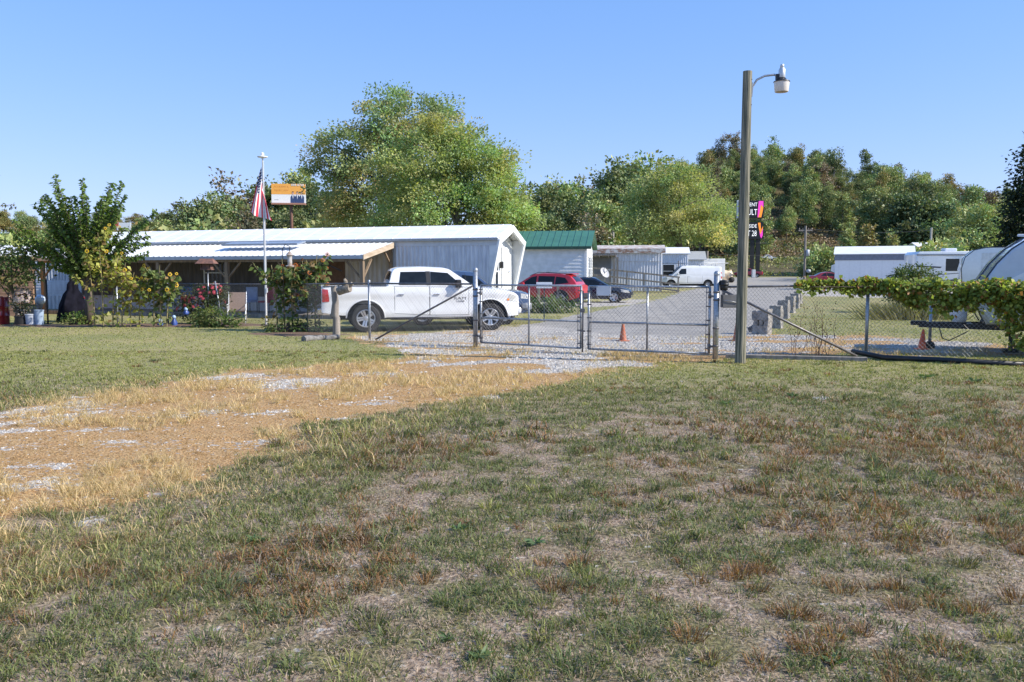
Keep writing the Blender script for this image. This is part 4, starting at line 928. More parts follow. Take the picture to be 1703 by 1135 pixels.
# ------------------------------------------------------------------ mobile homes and sheds
def lap(mb, x0, x1, z0, z1, y, step=.2, axis='x', mi=0):
    z = z0
    while z < z1-.01:
        zt = min(z+step, z1)
        if axis == 'x': mb.add([(x0, y-.022, z), (x1, y-.022, z), (x1, y, zt), (x0, y, zt), (x0, y, z), (x1, y, z)], [(0, 1, 2, 3), (0, 4, 5, 1)], mi)
        else: mb.add([(y+.022, x0, z), (y+.022, x1, z), (y, x1, zt), (y, x0, zt), (y, x0, z), (y, x1, z)], [(0, 1, 2, 3), (0, 4, 5, 1)], mi)
        z += step
def window_part(t, x0, x1, z0, z1, y, axis='x', fm=None, mullion=True):
    mb = MB(); w = .06
    def bx(a, b, c, d, e=.05, o=0.):
        if axis == 'x': mb.box((a, y-e-o, c), (b, y-.002, d))
        else: mb.box((y+.002, a, c), (y+e+o, b, d))
    bx(x0, x1, z0, z0+w); bx(x0, x1, z1-w, z1); bx(x0, x0+w, z0+w, z1-w); bx(x1-w, x1, z0+w, z1-w)
    if mullion: bx(x0+w, x1-w, (z0+z1)/2-.025, (z0+z1)/2+.025)
    f = mb.build('window', fm or whitewall, t); mb = MB(); bx(x0+w, x1-w, z0+w, z1-w, .012); mb.build('pane', glass, f)
def door_part(t, y0, y1, z0, z1, x, m, axis='y'):
    mb = MB(); mb.box((x+.002, y0, z0), (x+.05, y1, z1), 0, .008)
    for a, b in ((.15, .45), (.55, .9)): mb.box((x+.05, y0+.15, z0+(z1-z0)*a), (x+.062, y1-.15, z0+(z1-z0)*b), 0, .004)
    d = mb.build('door', m, t); mb = MB(); mb.at((x+.08, y1-.09, z0+1.0)).lathe([(0, -.05), (.03, -.04), (.035, .0), (.02, .03), (0, .03)], 10); mb.build('handle', chrome, d)
def gable(name, label, cat, px, Y, rz, L, D, eave, ridge, wm, rm, siding='rib', band=None, endm=None, group=None, ov=.15, skirt=None, ribpitch=.2, seams=0, z=None):
    p = P(px, HOR, Y); t = thing(name, label, cat, (p[0], p[1], tz(p[0], p[1]) if z is None else z), rz, group)
    z0 = .7 if skirt else 0.
    mb = MB()
    if siding == 'rib': mb.ribs(-L, 0, z0, eave-(band or 0), 0, ribpitch)
    elif siding == 'lap': lap(mb, -L, 0, z0, eave, 0, .22)
    else: mb.add([(-L, 0, z0), (0, 0, z0), (0, 0, eave), (-L, 0, eave)], [(0, 1, 2, 3)])
    mb.build('wall', wm, t)
    if band: mb = MB(); mb.box((-L, -.03, eave-band), (0, .0, eave)); mb.build('band', band_m if name == 'x' else rvdark if rz < -90 else wm, t)
    mb = MB(); gab = [(0, z0), (D, z0), (D, eave), (D/2, ridge), (0, eave)]
    for x in (-L, -.004): mb.add([(x, a, b) for a, b in gab], [(0, 1, 2, 3, 4)])
    mb.add([(-L, D, z0), (0, D, z0), (0, D, eave), (-L, D, eave)], [(0, 3, 2, 1)])
    mb.build('end_wall', endm or wm, t)
    if skirt: mb = MB(); mb.ribs(-L, -.05, -.1, z0, .04, .25); mb.box((-L, .1, -.1), (-.06, D-.05, z0)); mb.build('skirting', skirt, t)
    mb = MB(); th = .05; k = (ridge-eave)/(D/2)
    for sgn in (0, 1):
        ya, yb = (-ov, D/2) if sgn == 0 else (D+ov, D/2)
        za, zb = eave-ov*k+.03, ridge+.03
        v = [(-L-ov, ya, za), (ov, ya, za), (ov, yb, zb), (-L-ov, yb, zb)]
        v2 = [(a, b, c+th) for a, b, c in v]
        mb.add(v+v2, [(0, 1, 2, 3), (4, 7, 6, 5), (0, 4, 5, 1), (1, 5, 6, 2), (3, 2, 6, 7), (0, 3, 7, 4)])
        if seams:
            n = int(L/seams)
            for i in range(n+1):
                x = -L+i*L/n; e = .035
                mb.add([(x-.015, ya, za+th), (x+.015, ya, za+th), (x+.015, yb, zb+th), (x-.015, yb, zb+th), (x-.015, ya, za+th+e), (x+.015, ya, za+th+e), (x+.015, yb, zb+th+e), (x-.015, yb, zb+th+e)], [(4, 5, 6, 7), (0, 4, 7, 3), (1, 2, 6, 5), (0, 1, 5, 4)])
    mb.build('roof', rm, t)
    return t

# --- the long white mobile home with its porch
A0 = R(-18.4); hp = P(832, HOR, 31.4); L, D, EV, RG = 19.8, 3.05, 2.95, 3.48
t = thing('mobile_home', 'long white mobile home with a lean-to porch and slanted end behind the pickup', 'mobile home', (hp[0], hp[1], 0), A0)
mb = MB(); mb.ribs(-4.35, -.42, .72, EV-.24, 0, .165, .045); mb.build('wall', greyrib, t)
mb = MB(); mb.ribs(-7.2, -4.35, .72, EV-.24, 0, .2, .025); mb.build('porch_siding', darkrib, t)  # wall under the porch, darkened in colour to stand for its shade
mb = MB(); mb.ribs(-L, -7.2, .72, EV-.24, 0, .2, .025); mb.build('porch_siding', M('shaded_siding', (.13, .12, .115), .7, scale=2, c2=(.08, .075, .07), stretch=(3, 3, .5)), t)  # deep end of the porch, heavier shade put into the colour
mb = MB(); mb.box((-L, -.035, EV-.24), (-.06, 0, EV-.03)); mb.build('eave_band', M('band_grey', (.60, .62, .66), .5, var=.06), t)
mb = MB(); mb.ribs(-L, -.48, -.05, .72, .05, .24, .02); mb.box((-L, .1, -.05), (-.5, D, .7)); mb.build('skirting', greyrib, t)
mb = MB(); mb.add([(-.42, -.034, .72), (-.02, -.034, EV-.03), (-.42, -.034, EV-.03), (-.42, .05, .72), (-.02, .05, EV-.03), (-.42, .05, EV-.03)], [(0, 1, 2), (3, 5, 4), (0, 3, 4, 1), (1, 4, 5, 2), (2, 5, 3, 0)])
mb.build('wing_wall', whitewall, t); mb = MB()
mb.add([(-.60, D-.05, .0), (-.02, D-.05, EV+.04), (-.60, D-.05, EV+.04), (-.60, D+.03, .0), (-.02, D+.03, EV+.04), (-.60, D+.03, EV+.04)], [(0, 1, 2), (3, 5, 4), (0, 3, 4, 1), (1, 4, 5, 2), (2, 5, 3, 0)])
mb.build('wing_wall', whitewall, t)
mb = MB(); mb.ribs(.06, D-.06, .0, EV, 0, .3, .012); v = [(-.52, x, z) for x, y, z in mb.v]; v = [(-.52-(y), x, z) for x, y, z in mb.v]; mb.v = v
mb.add([(-.53, 0, EV-.02), (-.53, D, EV-.02), (-.53, D/2, RG)], [(0, 1, 2)]); mb.add([(-L, 0, 0), (-L, D, 0), (-L, D, EV), (-L, D/2, RG), (-L, 0, EV)], [(0, 1, 2, 3, 4)]); mb.add([(-L, D, 0), (-.5, D, 0), (-.5, D, EV), (-L, D, EV)], [(0, 1, 2, 3)])
mb.build('end_wall', whitewall, t)
ring_o = [(-.45, -.06, .68), (.02, -.10, EV-.02), (.02, D/2, RG+.06), (.02, D+.10, EV-.02), (-.45, D+.06, .68)]
ring_i = [(-.45, .20, .68), (.02, .16, EV-.14), (.02, D/2, RG-.2), (.02, D-.2, EV-.14), (-.45, D-.20, .68)]
mb = MB(); n = 5; vs = ring_o+ring_i+[(x-.09, y, z) for x, y, z in ring_o]+[(x-.09, y, z) for x, y, z in ring_i]; fs = []
for i in range(4): fs += [(i, i+1, n+i+1, n+i), (2*n+i, 3*n+i, 3*n+i+1, 2*n+i+1), (i, 2*n+i, 2*n+i+1, i+1), (n+i, n+i+1, 3*n+i+1, 3*n+i)]
fs += [(0, n, 3*n, 2*n), (4, 2*n+4, 3*n+4, n+4)]
mb.add(vs, fs); mb.build('end_fascia', whitewall, t)
mb = MB(); k = (RG-EV)/(D/2)
for sgn in (0, 1):
    ya = -.11 if sgn == 0 else D+.11; za = EV-.0
    v = [(-L-.1, ya, za), (-.08, ya, za), (-.08, D/2, RG+.04), (-L-.1, D/2, RG+.04)]
    mb.add(v+[(a, b, c+.05) for a, b, c in v], [(0, 1, 2, 3), (4, 7, 6, 5), (0, 4, 5, 1), (1, 5, 6, 2), (2, 6, 7, 3), (0, 3, 7, 4)])
    for i in range(25):
        x = -L+.2+i*.80; mb.add([(x-.012, ya, za+.05), (x+.012, ya, za+.05), (x+.012, D/2, RG+.09), (x-.012, D/2, RG+.09), (x-.012, ya, za+.062), (x+.012, ya, za+.062), (x+.012, D/2, RG+.102), (x-.012, D/2, RG+.102)], [(4, 5, 6, 7), (0, 4, 7, 3), (1, 2, 6, 5), (0, 1, 5, 4)])
mb.build('roof', whiteroof, t)
mb = MB(); mb.box((-L, -.16, EV-.05), (-.05, -.11, EV+.04)); mb.box((-6.3, -.17, EV-.01), (-.1, -.155, EV+.03)); mb.build('gutter', galv, t)
window_part(t, .72, 1.15, 1.0, 2.5, -.51, 'y'); door_part(t, 1.6, 2.4, .75, 2.7, -.51, whitewall)
mb = MB().at((-.42, 1.38, 2.0)); mb.box((-.06, -.06, -.13), (.06, .06, .13), 0, .02); mb.build('porch_lamp', black, t)
window_part(t, -13.2, -12.0, 1.2, 2.2, 0); window_part(t, -8.9, -7.9, 1.2, 2.2, 0)
mb = MB(); mb.box((-7.4, -.06, .75), (-6.5, -.03, 2.65)); mb.build('side_door', brownm, t)
# porch
pt = thing('porch', 'timber lean-to porch with a white ribbed metal roof along the mobile home', 'porch', (hp[0], hp[1], 0), A0)
px0, px1, dep, ze = -19.5, -4.3, 2.5, 2.30
mb = MB(); y0, y1, z0, z1 = -dep-.12, -.17, ze+.02, EV-.10
n = 60; vs = []; prof = []
for i in range(n):
    x = px0+(px1-px0)*i/n; q = (px1-px0)/n
    prof += [(x, 0), (x+q*.6, 0), (x+q*.72, .016), (x+q*.85, .016)]
prof.append((px1, 0))
for x, h in prof: vs += [(x, y0, z0+h), (x, y1, z1+h)]
mb.add(vs, [(2*i, 2*i+2, 2*i+3, 2*i+1) for i in range(len(prof)-1)]); mb.build('roof', whiteroof, pt)
mb = MB(); mb.box((px0, y0-.015, z0-.13), (px1, y0, z0+.0)); mb.build('eave_trim', M('trim_grey', (.42, .46, .52), .45, metal=.4, var=.08), pt)
mb = MB()
mb.box((px0, -dep-.02, ze-.20), (px1-.05, -dep+.07, ze-.03))
for i in range(15):
    x = px0+.1+i*(px1-px0-.2)/14
    mb.add([(x-.025, -dep-.1, ze-.10), (x+.025, -dep-.1, ze-.10), (x+.025, -.2, EV-.27), (x-.025, -.2, EV-.27), (x-.025, -dep-.1, ze+.01), (x+.025, -dep-.1, ze+.01), (x+.025, -.2, EV-.13), (x-.025, -.2, EV-.13)], [(0, 3, 2, 1), (4, 5, 6, 7), (0, 1, 5, 4), (1, 2, 6, 5), (2, 3, 7, 6), (3, 0, 4, 7)])
mb.build('rafters', wood, pt)
mb = MB(); x = px1; mb.add([(x, y0-.01, z0-.16), (x+.04, y0-.01, z0-.16), (x+.04, -.17, EV-.30), (x, -.17, EV-.30), (x, y0-.01, z0+.02), (x+.04, y0-.01, z0+.02), (x+.04, -.17, EV-.09), (x, -.17, EV-.09)], [(0, 3, 2, 1), (4, 5, 6, 7), (0, 1, 5, 4), (1, 2, 6, 5), (2, 3, 7, 6), (3, 0, 4, 7)]); mb.build('fascia_board', M('fascia_wood', (.55, .46, .36), .8, scale=8, c2=(.38, .29, .2), stretch=(1, .2, 1)), pt)
for x in (px0+.2, -13.4, -10.2, -7.3, px1-.12):
    mb = MB(); mb.box((x-.07, -dep-.03, -.1), (x+.07, -dep+.11, ze-.201)); mb.build('post', wood, pt)
    mb = MB()
    for sgn in (-1, 1):
        if x > px1-.2 and sgn > 0: continue
        mb.tube([(x, -dep+.04, ze-.85), (x+sgn*.62, -dep+.04, ze-.21)], .042, 4)
    if x > px1-.2: mb.tube([(x, -dep+.06, ze-.85), (x, -dep+.75, ze-.1)], .05, 4)
    mb.build('knee_brace', wood, pt)
mb = MB(); mb.box((px1-.22, -.14, -.1), (px1-.08, -.05, EV-.3)); mb.tube([(px1-.15, -.12, 2.0), (px1-.15, -.75, 2.62)], .045, 4); mb.build('wall_post', wood, pt)
mb = MB(); mb.box((px0, -dep-.05, -.05), (px1+.2, -.06, .14)); mb.build('deck', greywood, pt)
mb = MB(); mb.box((-5.9, -dep-.2, 2.02), (-5.75, -dep-.05, 2.1)); mb.tube([(-5.8, -dep-.1, 2.02), (-5.2, -dep-.04, 1.75)], .02, 6); mb.build('wall_lamp', black, pt)
mb = MB().at((-9.4, -1.2, ze+.47), (math.atan2(.55, 2.3)-.05, 0, 0)); mb.box((-1.7, -.33, .04), (1.7, .33, .10), 0, .01); mb.box((-1.72, -.35, .06), (1.72, -.31, .12)); mb.box((-.02, -.34, .10), (.02, .34, .115)); o = mb.build('roof_panel', M('panel_blue', (.30, .34, .40), .3, metal=.3, var=.1)); o.location = (hp[0], hp[1], 0); o.rotation_euler = (0, 0, A0); tag(o, 'flat grey panel lying on the porch roof behind the flagpole', 'panel')

# --- other homes
band_m = rvdark
gt = gable('green_roof_house', 'white lap sided small house under a green metal roof behind the red suv', 'house', 975, 52, R(-10), 11, 4.6, 3.30, 4.30, whitewall, greenroof, 'lap', ov=.32, seams=.42)
mb = MB(); lap(mb, .02, 4.58, .1, 3.3, .0, .2, 'y'); mb.build('gable_siding', whitewall, gt)
window_part(gt, 1.2, 2.0, 1.2, 2.7, .02, 'y'); window_part(gt, 2.7, 3.3, 1.2, 2.7, .02, 'y')
mb = MB()
for z in (.02,): mb.box((-11.3, -.36, 3.13), (.32, -.325, 3.3))
mb.build('eave_trim', M('green_dark', (.02, .07, .045), .5), gt)
mb = MB(); mb.box((-.12, -.03, 0), (.03, .0, 3.2)); mb.build('corner_trim', whitewall, gt)
gt = gable('mobile_home', 'weathered ribbed mobile home with a rust streaked roof edge and a shaded porch bay', 'mobile home', 1101, 67, R(-8), 9.5, 4, 3.30, 3.62, greyrib, rustyroof, 'rib', ov=.25, ribpitch=.22, endm=whitewall)
mb = MB(); mb.box((-9.7, -.29, 3.0), (.25, -.255, 3.36)); mb.build('roof_edge', rustyroof, gt)
mb = MB(); mb.ribs(-3.7, 0, 2.35, 3.0, -.05, .22); mb.build('upper_panel', greyrib, gt)
mb = MB(); mb.box((-5.7, -1.6, 2.78), (-3.6, -.02, 2.86)); mb.box((-5.9, -1.5, 2.70), (-5.75, 0, 2.78));
for x in (-5.6, -4.9, -4.2, -3.65): mb.box((x-.04, -1.62, 2.66), (x+.04, 0, 2.779))
mb.build('porch_roof', greywood, gt)
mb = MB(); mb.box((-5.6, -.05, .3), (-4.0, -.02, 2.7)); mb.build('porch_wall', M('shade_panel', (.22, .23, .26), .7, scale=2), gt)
for x in (-5.62, -3.75, -3.5): mb = MB(); mb.box((x-.07, -1.58, -.2), (x+.07, -1.44, 2.66)); mb.build('porch_post', greywood, gt)
hx, hy = gt.location.x, gt.location.y
rp = thing('wheelchair_ramp', 'weathered timber ramp with railings sloping down from the ribbed home porch', 'ramp', (hx, hy, tz(hx, hy)), R(-8))
mb = MB(); mb.add([(-5.4, -3.2, .75), (1.2, -3.2, .02), (1.2, -2.0, .02), (-5.4, -2.0, .75), (-5.4, -3.2, .85), (1.2, -3.2, .12), (1.2, -2.0, .12), (-5.4, -2.0, .85)], [(0, 3, 2, 1), (4, 5, 6, 7), (0, 1, 5, 4), (1, 2, 6, 5), (2, 3, 7, 6), (3, 0, 4, 7)]); mb.build('deck', greywood, rp)
for i in range(6):
    x = -5.3+i*1.28; z = .85-(x+5.4)*.11
    mb = MB(); mb.box((x-.05, -3.26, -.2), (x+.05, -3.17, z+1.0)); mb.build('post', greywood, rp)
for h in (.45, .98): mb = MB(); mb.add([(-5.4, -3.30, .85+h-.06), (1.2, -3.30, .12+h-.06), (1.2, -3.265, .12+h-.06), (-5.4, -3.265, .85+h-.06), (-5.4, -3.30, .85+h+.06), (1.2, -3.30, .12+h+.06), (1.2, -3.265, .12+h+.06), (-5.4, -3.265, .85+h+.06)], [(0, 3, 2, 1), (4, 5, 6, 7), (0, 1, 5, 4), (1, 2, 6, 5), (2, 3, 7, 6), (3, 0, 4, 7)]); mb.build('handrail', greywood, rp)
p = P(1006, 450, 60); dt = thing('satellite_dish', 'grey white satellite dish on a short mast before the porch bay', 'satellite dish', (p[0], p[1], tz(p[0], p[1])))
mb = MB().at((0, 0, 1.95), (R(62), 0, R(40))); mb.lathe([(0, -.16), (.2, -.14), (.38, -.07), (.5, .0), (.49, .01), (.37, -.055), (.2, -.125), (0, -.145)], 24); mb.build('dish', M('dish_grey', (.46, .46, .48), .5), dt, smooth=40).scale = (.8, .8, .8)
mb = MB(); mb.tube([(0, .1, 0), (0, .12, 1.5), (.02, .1, 1.9)], .035, 8); mb.tube([(0, 0, 1.55), (.25, -.5, 1.75)], .015, 6); mb.box((.2, -.58, 1.7), (.3, -.48, 1.8)); mb.build('mast', galv, dt)
m4 = gable('mobile_home', 'small ribbed home with a bright white roof beside the work van', 'mobile home', 1144, 84, R(-8), 8, 4, 3.35, 3.95, greyrib, whiteroof, 'rib', ov=.2, endm=whitewall); window_part(m4, -2.5, -1.3, .9, 2.3, -.03)
mb = MB()
for x in (-2.8, -1.0): mb.box((x-.06, -1.2, -.1), (x+.06, -1.08, 2.6))
mb.build('porch_post', greywood, m4)
m5 = gable('mobile_home', 'farthest ribbed home with a dull metal roof in the left row', 'mobile home', 1171, 101, R(-8), 8, 4, 3.0, 3.9, greyrib, M('dull_roof', (.50, .52, .56), .4, metal=.3, var=.1), 'rib', ov=.25, endm=whitewall); window_part(m5, -6.4, -5.4, 1.0, 2.2, -.03)
# white box truck behind the van
p = P(1192, 470, 108); t = thing('box_truck', 'white box truck mostly hidden behind the work van', 'truck', (p[0], p[1], tz(p[0], p[1])), R(0))
mb = MB(); mb.box((-2.9, -1.1, .8), (.75, 1.1, 3.1), 0, .05); mb.build('cargo_box', whitepaint, t)
mb = MB(); mb.box((-4.6, -1, .6), (-2.95, 1, 1.5), 0, .15); mb.prism([(-3.9, 1.45), (-2.95, 1.45), (-2.95, 2.2), (-3.4, 2.2)], -.9, .9); mb.build('cab', whitepaint, t)
add_wheels(t, [(-3.8, -.9, .42), (-3.8, .9, .42), (-.4, -.9, .42), (-.4, .9, .42)], wheel_set(.42, .26, .24), None, galv)
# tarp-covered heap beside it
p = P(1203, 461, 112); t = thing('covered_mower', 'small orange and cream machine under a cover behind the work van', 'machine', (p[0], p[1], tz(p[0], p[1])))
mb = MB(); mb.bm(rough_block(2.2, 1.4, 1.5, 42, .12)); mb.build('cover', M('tarp', (.62, .42, .25), .7, scale=1.4, c2=(.75, .66, .52)), t, smooth=60)
mb = MB(); mb.at((.9, -.8, .38)).lathe([(0, -.12), (.36, -.12), (.38, 0), (.36, .12), (0, .12)], 16, axis='y'); mb.build('wheel', rubber, t)
# long white trailer home on the right
wt = gable('trailer_home', 'long plain white trailer home with a dark eave band behind the vine fence', 'mobile home', 1519, 70, R(-23), 6.1, 4, 3.0, 3.65, rvwhite, whiteroof, 'flat', ov=.12, endm=rvwhite)
mb = MB(); mb.box((-6.15, -.05, 2.50), (.05, -.004, 2.98)); mb.build('eave_band', M('band_slate', (.17, .19, .24), .5), wt)
mb = MB()
for i in range(7): mb.box((-5.8+i*.85, -.012, .1), (-5.79+i*.85, -.001, 2.5))
mb.build('wall_seam', M('seam_grey', (.5, .52, .55), .5), wt)
mb = MB(); mb.prism([(0, 2.2), (-.28, 2.1), (-.35, 1.6), (0, 1.45)], .8, 2.2, 'y'); mb.v = [(x-6.11, y, z) for x, y, z in mb.v]; mb.build('end_tank', rvwhite, wt)

# far white roofed building on the slope
p = P(1557, 412, 185); fz = p[2]-2.6
gt = gable('far_building', 'distant white flat roofed building half hidden in trees on the right slope', 'building', 1588, 185, R(0), 8.4, 5, 3.0, 3.9, rvwhite, whiteroof, 'flat', z=fz-.2); window_part(gt, -7.6, -6.2, 1.4, 2.4, -.01); window_part(gt, -2.6, -1.4, 1.2, 2.2, -.01)
mb = MB()
for x in (-8, -4, -.2): mb.box((x-.15, .2, -7), (x+.15, .5, 0)); mb.box((x-.15, 4.2, -7), (x+.15, 4.5, 0))
mb.build('stilt', greywood, gt)
# left: second home and brown shed
m6 = gable('mobile_home', 'second ribbed mobile home half hidden behind the hibiscus tree', 'mobile home', 150, 39.5, R(-8), 3.0, 9, 2.75, 2.95, greyrib, whiteroof, 'none', ov=.1)
mb = MB(); mb.ribs(-3.0, 0, 1.35, 2.75, -.0, .16, .03); mb.build('upper_siding', greyrib, m6)
mb = MB(); lap(mb, -3.0, 0, .62, 1.35, -.0, .13); mb.build('lap_siding', greyrib, m6)
mb = MB(); mb.ribs(-3.0, 0, -.05, .62, -.005, .2, .03); mb.build('skirting', greyrib, m6)
sh_ = gable('garden_shed', 'brown garden shed with a white gabled roof at the left edge', 'shed', 54, 33.5, R(28), 5, 4, 2.35, 2.75, brownm, whiteroof, 'lap', ov=.2, endm=M('shed_tan', (.42, .26, .15), .7)); window_part(sh_, -2.6, -1.7, 1.0, 1.8, -.02)

# ------------------------------------------------------------------ travel trailers on the right
def prof_trailer(name, label, loc, rz, L, Wd, prof, m, cat='travel trailer'):
    """prof: side outline (x, z) closed, nose toward -x; sides +-Wd/2"""
    t = thing(name, label, cat, loc, rz)
    bm = bmesh.new(); w = Wd/2
    a = [bm.verts.new((x, -w, z)) for x, z in prof]; b = [bm.verts.new((x, w, z)) for x, z in prof]; n = len(prof)
    fa = bm.faces.new(a); fb = bm.faces.new(b[::-1])
    for i in range(n): bm.faces.new((a[i], b[i], b[(i+1) % n], a[(i+1) % n]))
    bmesh.ops.recalc_face_normals(bm, faces=bm.faces)
    e = [e for e in bm.edges if (e.verts[0].co.y == e.verts[1].co.y)]
    bmesh.ops.bevel(bm, geom=e, offset=.06, segments=3, affect='EDGES', profile=.5)
    mb = MB(); mb.bm(bm); mb.build('body', m, t, smooth=35); return t
def side_poly(t, pts, y, m, name, off=.004):
    mb = MB(); mb.prism(pts, y-off, y+off, 'y'); return mb.build(name, m, t)
# near trailer
hitch = G(1531, 580); Y0 = hitch[1]
an = R(-24); hc = P(1532, 547, Y0)
t0 = np.array((hc[0], hc[1], 0))
curve = [(1.15, .62), (1.05, .8), (.98, 1.0), (1.0, 1.25), (1.12, 1.55), (1.3, 1.85), (1.55, 2.14), (1.85, 2.36), (2.2, 2.50), (2.7, 2.58), (3.4, 2.62), (6.4, 2.62), (6.6, 2.5), (6.65, .62)]
tt = prof_trailer('travel_trailer', 'grey and white travel trailer with a curved nose behind the vine fence', (hc[0], hc[1], 0), an, 6, 2.2, curve, rvgrey)
nose = [(1.15, .62), (1.05, .8), (.98, 1.0), (1.0, 1.25), (1.12, 1.55), (1.3, 1.85), (1.55, 2.14), (1.85, 2.36), (2.2, 2.50), (2.7, 2.58)]
mb = MB(); vs = []
for x, z in nose: vs += [(x-.012, -.98, z+.012), (x-.012, .98, z+.012)]
mb.add(vs, [(2*i, 2*i+1, 2*i+3, 2*i+2) for i in range(len(nose)-1)]); mb.build('nose_cap', M('nose_white', (.78, .80, .86), .2, var=.05, coat=1), tt, smooth=60)
for y in (-1.02,):
    mb = MB(); mb.tube([(x-.01, y*1.03, z+.01) for x, z in nose]+[(3.4, y*1.04, 2.63), (6.4, y*1.04, 2.63)], .015, 6); mb.build('edge_trim', rvdark, tt, smooth=60)
for y in (.2,): mb = MB(); mb.tube([(x-.02, y, z+.02) for x, z in nose], .012, 5); mb.build('nose_seam', rvdark, tt)
side_poly(tt, [(1.35, 1.45), (1.9, 1.75), (2.9, 2.05), (4.2, 2.12), (3.0, 1.98), (2.1, 1.62), (1.75, 1.45)][::-1], -1.106, rvwhite, 'stripe')
side_poly(tt, [(2.2, 1.95), (3.2, 2.2), (4.4, 2.22), (3.2, 2.12)][::-1], -1.106, rvwhite, 'stripe')
side_poly(tt, [(1.5, 1.05), (2.0, 1.38), (1.8, 1.12)][::-1], -1.106, rvdark, 'stripe')
side_poly(tt, [(1.2, .72), (5.9, .72), (5.9, .95), (1.06, .95)][::-1], -1.106, rvwhite, 'skirt_panel')
mb = MB(); mb.box((1.75, -1.13, .78), (3.2, -1.11, .88), 0, .005); mb.build('compartment_door', rvwhite, tt)
mb = MB(); mb.box((1.25, -1.14, 1.02), (1.37, -1.105, 1.07), 0, .01); mb.build('marker_lamp', amber, tt)
mb = MB(); mb.at((1.75, -.9, 2.40)).box((-.1, -.05, 0), (.1, .05, .05), 0, .015); mb.build('roof_marker', rvwhite, tt)
mb = MB()
for s in (-1, 1):
    mb.add([(-.05, s*.05-.03, .48), (1.9, s*.75-.03, .48), (1.9, s*.75+.03, .48), (-.05, s*.05+.03, .48), (-.05, s*.05-.03, .60), (1.9, s*.75-.03, .60), (1.9, s*.75+.03, .60), (-.05, s*.05+.03, .60)], [(0, 3, 2, 1), (4, 5, 6, 7), (0, 1, 5, 4), (1, 2, 6, 5), (2, 3, 7, 6), (3, 0, 4, 7)])
    mb.box((1.9, s*.75-.05, .46), (6.4, s*.75+.05, .617))
mb.box((-.22, -.05, .52), (.1, .05, .62), 0, .02); mb.box((.9, -.5, .5), (1.0, .5, .58)); mb.build('tongue_frame', steelblack, tt)
mb = MB(); mb.tube([(.18, 0, .1), (.18, 0, .95)], .033, 8); mb.tube([(.18, 0, .95), (.18, -.16, .98)], .012, 5); mb.build('tongue_jack', galv, tt)
mb = MB(); mb.at((.18, 0, .07)).lathe([(0, -.07), (.1, -.07), (.11, 0), (.1, .07), (0, .07)], 16, axis='y'); mb.build('jack_wheel', rubber, tt)
for s in (-1,): mb = MB(); mb.box((1.6, s*.75-.04, .1), (1.68, s*.75+.04, .5)); mb.box((1.5, s*.75-.12, .04), (1.78, s*.75+.12, .12), 0, .01); mb.tube([(1.64, s*.75, .45), (1.85, s*.75, .12)], .03, 6); mb.build('stabiliser', steelblack, tt)
mb = MB()
for x in (3.8, 4.65): mb.at((x, -.98, .33)).lathe([(0, -.1), (.2, -.1), (.31, -.1), (.33, -.05), (.33, .05), (.31, .1), (0, .1)], 24, axis='y'); mb.at((x, .98, .33)).lathe([(0, -.1), (.2, -.1), (.31, -.1), (.33, -.05), (.33, .05), (.31, .1), (0, .1)], 24, axis='y')
mb.build('wheels', rubber, tt)
mb = MB(); mb.tube([(.35, -.05, .5), (.42, -.06, .25), (.55, -.1, .2), (.9, -.2, .42)], .012, 6); mb.build('hose', black, tt)
for y in (-.14, .2):
    pt_ = thing('gas_cylinder', 'white gas cylinder standing on the trailer tongue, %s' % ('near one with a clean front' if y < 0 else 'the one tucked behind the other'), 'gas cylinder', tuple(np.array((hc[0], hc[1], .615))+np.array((math.cos(an)*.72-math.sin(an)*y, math.sin(an)*.72+math.cos(an)*y, 0))))
    mb = MB(); mb.lathe([(0, 0), (.13, 0), (.155, .05), (.16, .12), (.16, .42), (.14, .5), (.08, .54), (0, .55)], 20); mb.build('tank', rvwhite, pt_, smooth=40)
    mb = MB(); mb.lathe([(.1, .52), (.11, .52), (.11, .66), (.1, .66)], 16); mb.tube([(0, 0, .54), (0, 0, .62)], .03, 8); mb.build('valve_collar', rvwhite, pt_)
# middle rv nose and rv with a window
p = P(1594, 470, 44); c2 = [(0.35, .9), (.05, 1.25), (0, 1.9), (.15, 2.5), (.55, 2.86), (1.1, 2.98), (9, 3.0), (9, .9)]
t2 = prof_trailer('travel_trailer', 'white travel trailer nose showing between the window camper and the grey one', (p[0], p[1], .0), R(-24), 9, 2.4, c2, rvwhite)
side_poly(t2, [(.9, 1.2), (.9, 2.7), (2.2, 2.75), (2.2, 1.2)], -1.206, M('rv_panel', (.66, .69, .74), .3), 'side_panel'); side_poly(t2, [(.6, 1.35), (1.3, 1.38), (1.3, 1.42), (.6, 1.39)], -1.212, rvdark, 'stripe')
mb = MB(); mb.tube([(x+.02, -1.19, z) for x, z in c2[1:7]], .02, 5); mb.build('edge_trim', rvdark, t2)
mb = MB(); mb.box((.4, -1.1, .6), (8.9, 1.1, .9)); mb.build('chassis', steelblack, t2)
mb = MB()
for x in (4.6, 5.5): mb.at((x, -1.1, .36)).lathe([(0, -.1), (.34, -.1), (.36, 0), (.34, .1), (0, .1)], 20, axis='y'); mb.at((x, 1.1, .36)).lathe([(0, -.1), (.34, -.1), (.36, 0), (.34, .1), (0, .1)], 20, axis='y')
mb.build('wheels', rubber, t2)
p = P(1512, 470, 60); c3 = [(0, 1.0), (0, 2.9), (.2, 3.1), (7.8, 3.15), (8, 3.0), (8, 1.0)]
t3 = prof_trailer('camper', 'long white camper with a black window and dark stripes behind the shrub', (p[0], p[1], .1), R(-6), 8, 2.5, c3, rvwhite, 'camper')
mb = MB(); mb.box((1.95, -1.27, 1.75), (2.85, -1.24, 2.6), 0, .01); mb.build('window', glass, t3)
